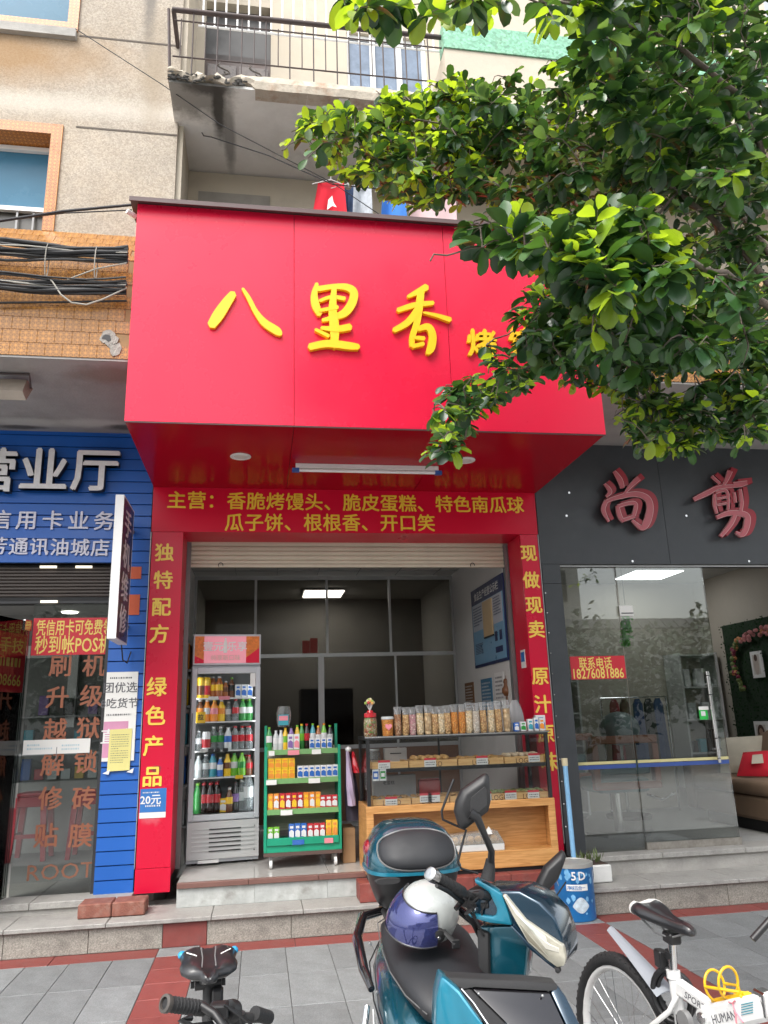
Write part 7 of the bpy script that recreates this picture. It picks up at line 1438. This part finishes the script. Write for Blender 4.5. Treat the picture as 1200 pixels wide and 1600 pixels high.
e0, e1 = P(259,1568,2.05), P(318,1576,2.12); gb = MB().cyl(e0,e1,.0165,14).build('grip', M_rub, kb, smooth=50); dg = (e0-e1).normalized()
MB().lathe([(.0165,-.01),(.0195,-.006),(.0195,.004),(.013,.006),(.0115,-.012),(.001,-.014)], e0, 16, axis=dg).build('bar_end', mat('grip_end', (.06,.055,.05), .5, dirt=.3, dcol=(.2,.1,.06)), gb, smooth=40)
for k in range(8): MB().lathe([(.0167,-.002),(.0178,0),(.0167,.002)], e0.lerp(e1,.2+.09*k), 12, axis=dg).build('grip_ridge', M_blackm, gb, smooth=40)
e2 = P(372,1590,2.18); e3 = P(420,1590,2.26)
MB().tube([e1,e1.lerp(e2,.5),e2,e3], .0115, 10).build('handlebar', M_blackm, kb, smooth=50); MB().cyl(e3,P(398,1583,2.21),.0165,12).build('grip', M_rub, kb, smooth=50)
MB().tube([P(316,1572,2.10),P(335,1584,2.08),P(352,1606,2.06),P(340,1640,2.05)], .010, 8).build('brake_lever', M_black, kb, smooth=50); MB().tube([P(298,1590,2.05),P(282,1594,2.02),P(300,1604,2.04),P(330,1602,2.10)], [.008,.007,.007,.009], 8).build('brake_lever', M_black, kb, smooth=50)
c = P(343,1578,2.12); MB().box(c.x-.022,c.x+.022,c.y-.02,c.y+.02,c.z-.016,c.z+.016).build('shifter', M_black, kb, bevel=.006, seg=2); MB().lathe([(.024,-.012),(.026,0),(.024,.012)], P(362,1580,2.15), 16, axis=dg).build('bell', M_black, kb, smooth=40)
for q in (((330,1576),(350,1592),(366,1610)),((322,1580),(344,1600),(352,1640)),((350,1570),(375,1584),(380,1620)),((356,1574),(392,1600),(372,1640))): MB().tube([P(x,y,2.10+.01*i) for i, (x, y) in enumerate(q)], .0035, 6).build('cable', M_black, kb, smooth=60)
hs_ = V((e2.x,e2.y,0)); MB().cyl(e2+V((0,0,.01)),V((e2.x,e2.y+.05,.45)),.018,12).build('stem', M_blackm, kb, smooth=40)
wheel(V((e2.x-.01,e2.y-.15,.25)), nk, .25, .04, kb, M_blackm, .024); wheel(V((s0.x-.03,s0.y+.30,.25)), nk, .25, .04, kb, M_blackm, .024)
bbp = V((s0.x+.0,s0.y-.12,.27)); MB().cyl(V((e2.x,e2.y+.05,.47)),bbp,.022,12).build('main_tube', M_blackm, kb, smooth=40); MB().cyl(pe,bbp,.02,12).build('seat_tube', M_blackm, kb, smooth=40)
for s in (-1,1): MB().cyl(bbp+nk*s*.03,V((s0.x-.03,s0.y+.30,.25))+nk*s*.05,.01,8).build('chain_stay', M_blackm, kb, smooth=40); MB().cyl(V((e2.x,e2.y+.04,.46))+nk*s*.04,V((e2.x-.01,e2.y-.15,.25))+nk*s*.05,.012,8).build('fork_leg', M_blackm, kb, smooth=40)
MB().cyl(bbp+nk*.05,V((bbp.x+.16,bbp.y+.1,0.0)),.008,8).build('kickstand', M_blackm, kb)
# ---------------------------------------------------------------- fig tree reaching in from the right
def leafmat(nm, c, tr, rough=.28):
    m = bpy.data.materials.new(nm); m.use_nodes = True; MATS[nm] = m; n = m.node_tree.nodes; L = m.node_tree.links; b = n['Principled BSDF']; o = n['Material Output']
    tc = n.new('ShaderNodeTexCoord'); nz = n.new('ShaderNodeTexNoise'); nz.inputs['Scale'].default_value = 9; nz.inputs['Detail'].default_value = 4; L.new(tc.outputs['Object'], nz.inputs[0])
    mr = n.new('ShaderNodeMapRange'); mr.inputs[1].default_value = .3; mr.inputs[2].default_value = .7; mr.inputs[3].default_value = .65; mr.inputs[4].default_value = 1.35; L.new(nz.outputs[0], mr.inputs[0])
    s = n.new('ShaderNodeVectorMath'); s.operation = 'SCALE'; s.inputs[0].default_value = c; L.new(mr.outputs[0], s.inputs['Scale']); L.new(s.outputs[0], b.inputs['Base Color'])
    b.inputs['Roughness'].default_value = rough; b.inputs['Specular IOR Level'].default_value = .5
    t = n.new('ShaderNodeBsdfTranslucent'); t.inputs[0].default_value = (min(1,c[0]*2.2+.02), min(1,c[1]*1.9+.02), c[2]*.8, 1); mx = n.new('ShaderNodeMixShader'); mx.inputs[0].default_value = tr
    L.new(b.outputs[0], mx.inputs[1]); L.new(t.outputs[0], mx.inputs[2]); L.new(mx.outputs[0], o.inputs[0]); return m
LM = [leafmat('leaf_dark', (.020,.058,.021), .15), leafmat('leaf_mid', (.042,.115,.030), .28), leafmat('leaf_lime', (.24,.38,.035), .45), leafmat('leaf_pale', (.10,.19,.075), .32)]
M_bark = mat('bark', (.12,.095,.075), .9, var=.3, vs=14, bump=.7, bs=50, dirt=.4, dcol=(.2,.19,.17), ds=5)
RT_ = random.Random(42)
tree = thing('fig_tree', 'leafy green fig tree reaching in from the right in front of the red sign', 'tree', (3.3,3.0,0))
MB().tube([(3.30,3.0,0),(3.27,3.0,.8),(3.22,3.02,1.8),(3.12,3.05,2.6)], [.19,.15,.13,.12], 14).build('trunk', M_bark, tree, smooth=70)
limbs = [
 [(3.12,3.05,2.6), P(1180,420,3.2), P(1060,300,3.3), P(900,230,3.5), P(740,200,3.7), P(600,190,3.8), P(480,215,3.85), P(440,235,3.85)],
 [(3.12,3.05,2.6), P(1190,560,3.0), P(1080,520,3.0), P(950,520,2.95), P(840,570,2.9), P(740,640,2.85), P(690,690,2.85), P(665,712,2.85)],
 [(3.12,3.05,2.6), P(1200,480,2.7), P(1100,420,2.5), P(980,390,2.4), P(860,370,2.3), P(750,380,2.3), P(672,408,2.3)],
 [(3.12,3.05,2.6), P(1220,300,2.9), P(1150,150,2.7), P(1040,60,2.5), P(900,10,2.4), P(760,-10,2.4), P(620,-20,2.3), P(540,-10,2.3)],
 [(3.12,3.05,2.6), P(1210,640,3.1), P(1140,680,3.1), P(1060,690,3.15), P(1010,700,3.2)],
 [(3.12,3.05,2.6), P(1190,380,3.5), P(1080,240,3.9), P(960,150,4.1), P(820,140,4.2), P(700,130,4.2)],
 [(3.12,3.05,2.6), P(1230,200,3.2), P(1150,20,3.3), P(1050,-80,3.3)],
 [P(1060,300,3.3), P(960,420,3.3), P(860,480,3.2), P(760,540,3.1)]]
LP = []
def smooth_path(pts, k=5):
    pts = [V(p) for p in pts]; r = []
    for i in range(len(pts)-1):
        p0, p1, p2, p3 = pts[max(i-1,0)], pts[i], pts[i+1], pts[min(i+2,len(pts)-1)]
        for j in range(k): t = j/k; r.append(.5*((2*p1)+(p2-p0)*t+(2*p0-5*p1+4*p2-p3)*t*t+(3*p1-p0-3*p2+p3)*t**3)+V((RT_.uniform(-1,1),RT_.uniform(-1,1),RT_.uniform(-1,1)))*.012)
    return r+[pts[-1]]
for li, l in enumerate(limbs):
    pth = smooth_path(l); n = len(pth); r0 = .024 if li != 7 else .009
    MB().tube(pth, [max(.0035, r0*(1-i/(n-1))**1.6) for i in range(n)], 8).build('branch', M_bark, tree, smooth=70)
    LP += pth[4:] if li != 7 else pth
def inpoly(x, y, pl):
    r = False; n = len(pl)
    for i in range(n):
        (x1,y1),(x2,y2) = pl[i], pl[i-1]
        if (y1 > y) != (y2 > y) and x < (x2-x1)*(y-y1)/(y2-y1)+x1: r = not r
    return r
ZN = [  # outline seen in the photo, depth range, twigs, leaf size, share of young leaves
 ([(432,240),(470,185),(560,160),(650,135),(745,105),(780,200),(760,300),(700,330),(640,325),(570,285),(490,250)], 3.3,4.3, 175, .070, .5),
 ([(535,0),(700,0),(905,0),(900,45),(720,22),(600,35),(545,20)], 2.1,2.6, 16, .088, .4),
 ([(700,130),(900,85),(1200,60),(1200,560),(1060,590),(930,560),(840,500),(830,420),(745,335),(690,300)], 2.9,4.6, 380, .072, .03),
 ([(880,-40),(1200,-40),(1200,330),(980,240),(900,120)], 2.3,3.4, 140, .082, .06),
 ([(655,402),(700,362),(800,325),(1000,320),(1080,440),(920,480),(860,400),(740,395)], 2.05,2.6, 66, .086, .3),
 ([(662,700),(690,605),(760,555),(850,500),(1020,480),(1080,580),(950,625),(840,590),(740,650),(695,715)], 2.6,3.2, 105, .060, .28),
 ([(955,640),(1100,590),(1210,560),(1210,690),(1110,685),(1045,712),(1000,712),(985,680)], 2.7,3.5, 90, .060, .22),
 ([(690,150),(950,110),(1010,330),(790,335),(700,285)], 3.1,4.2, 105, .068, .15),
 ([(800,455),(905,425),(945,560),(825,565)], 2.7,3.2, 34, .066, .12),
 ([(860,420),(1080,430),(1200,420),(1200,610),(1100,560),(930,575)], 2.2,3.0, 64, .080, .08)]
DENS = 1.6
stuff = MB(); twig = MB(); cand = []
def leaf_geom(base, d, n, l, wd, cup, k=4):
    s = d.cross(n).normalized(); n = s.cross(d).normalized(); prof = (0, .55, .92, 1.0, .72, .0); vs = []
    T = (0,.18,.42,.66,.88,1.0)
    for t, w_ in zip(T, prof):
        c = base+d*(l*t)+n*(-cup*l*t*t); e = wd*.5*w_
        vs += [c-s*e+n*(e*.35), c, c+s*e+n*(e*.35)]
    f = []
    for i in range(5): a = i*3; f += [(a,a+1,a+4,a+3),(a+1,a+2,a+5,a+4)]
    return vs, f
def add_twig(tip, size, young):
    near = min(LP, key=lambda q: (q-tip).length_squared); dist = (tip-near).length
    if dist < .03: near = near+V((.06,.02,-.02)); dist = (tip-near).length
    mid = near.lerp(tip,.5)+V((RT_.uniform(-.04,.04),RT_.uniform(-.04,.04),.05*dist+RT_.uniform(-.03,.05)))
    pth = [near,mid,tip]
    twig.tube([near,near.lerp(mid,.5)+V((0,0,.01)),mid,tip], [.0042,.0033,.0028,.0015], 4); LP.extend((mid, tip.lerp(mid,.3)))
    d0 = (tip-mid).normalized(); L = min(.32,dist*.55+.12); nl = RT_.randint(7,12); isy = RT_.random() < young*1.6
    for i in range(nl):
        t = i/(nl-1); p = tip-d0*(L*(1-t)); 
        if t < 1 and dist < L: p = tip.lerp(near, min(1,(1-t)*L/max(dist,.01)))
        a = i*2.4+RT_.uniform(-.5,.5); side = V((cos(a),sin(a),RT_.uniform(-.45,.5))); d = (side-d0*side.dot(d0)*.4+d0*(.35+.8*t)+V((0,0,-.18))).normalized()
        n = (V((RT_.uniform(-.7,.7),RT_.uniform(-.9,.4),1.0))).normalized(); 
        if abs(d.dot(n)) > .9: n = V((0,-1,.3))
        l = size*RT_.choice((RT_.uniform(.5,.8),RT_.uniform(.8,1.25),RT_.uniform(.8,1.25)))*(.75 if t > .9 else 1); wd = l*RT_.uniform(.48,.62)
        q = RT_.random(); mi = 2 if (t > .55 and isy and q < .85) else (0 if q < .44 else (1 if q < .84 else 3))
        cand.append((p+d*.006, d, n, l, wd, RT_.uniform(-.05,.28), mi))
for pl, ya, yb, cnt, size, young in ZN:
    xs = [q[0] for q in pl]; ys = [q[1] for q in pl]; k = 0; g = 0
    tips = []
    while k < cnt*DENS and g < cnt*60:
        g += 1; x, y = RT_.uniform(min(xs),max(xs)), RT_.uniform(min(ys),max(ys))
        if not inpoly(x, y, pl): continue
        tips.append(P(x,y,RT_.uniform(ya,yb))); k += 1
    for q in sorted(tips, key=lambda q: (q-V((3.1,3.05,3.2))).length): add_twig(q, size*1.15, young)
# the crown goes on outside the frame
for _ in range(150):
    add_twig(V((RT_.uniform(2.6,4.6),RT_.uniform(2.0,4.6),RT_.uniform(3.2,6.2))), .07, .12)
cand.sort(key=lambda c_: -(c_[3]/max(.5,(c_[0]-C0).dot(FW)) if 0 < 600+FPX*(c_[0]-C0).dot(RT)/max(.5,(c_[0]-C0).dot(FW)) < 1200 and 0 < 800-FPX*(c_[0]-C0).dot(UP)/max(.5,(c_[0]-C0).dot(FW)) < 1600 else 0))
for i, (p, d, n, l, wd, cup, mi) in enumerate(cand):
    vs, f = leaf_geom(p, d, n, l, wd, cup)
    if i < 300: MB().add(vs, f).build('leaf', LM[mi], tree, smooth=80)
    else: stuff.add(vs, f, mi)
stuff.build('foliage', LM, tree, smooth=80, kind='stuff'); twig.build('twigs', M_bark, tree, kind='stuff')
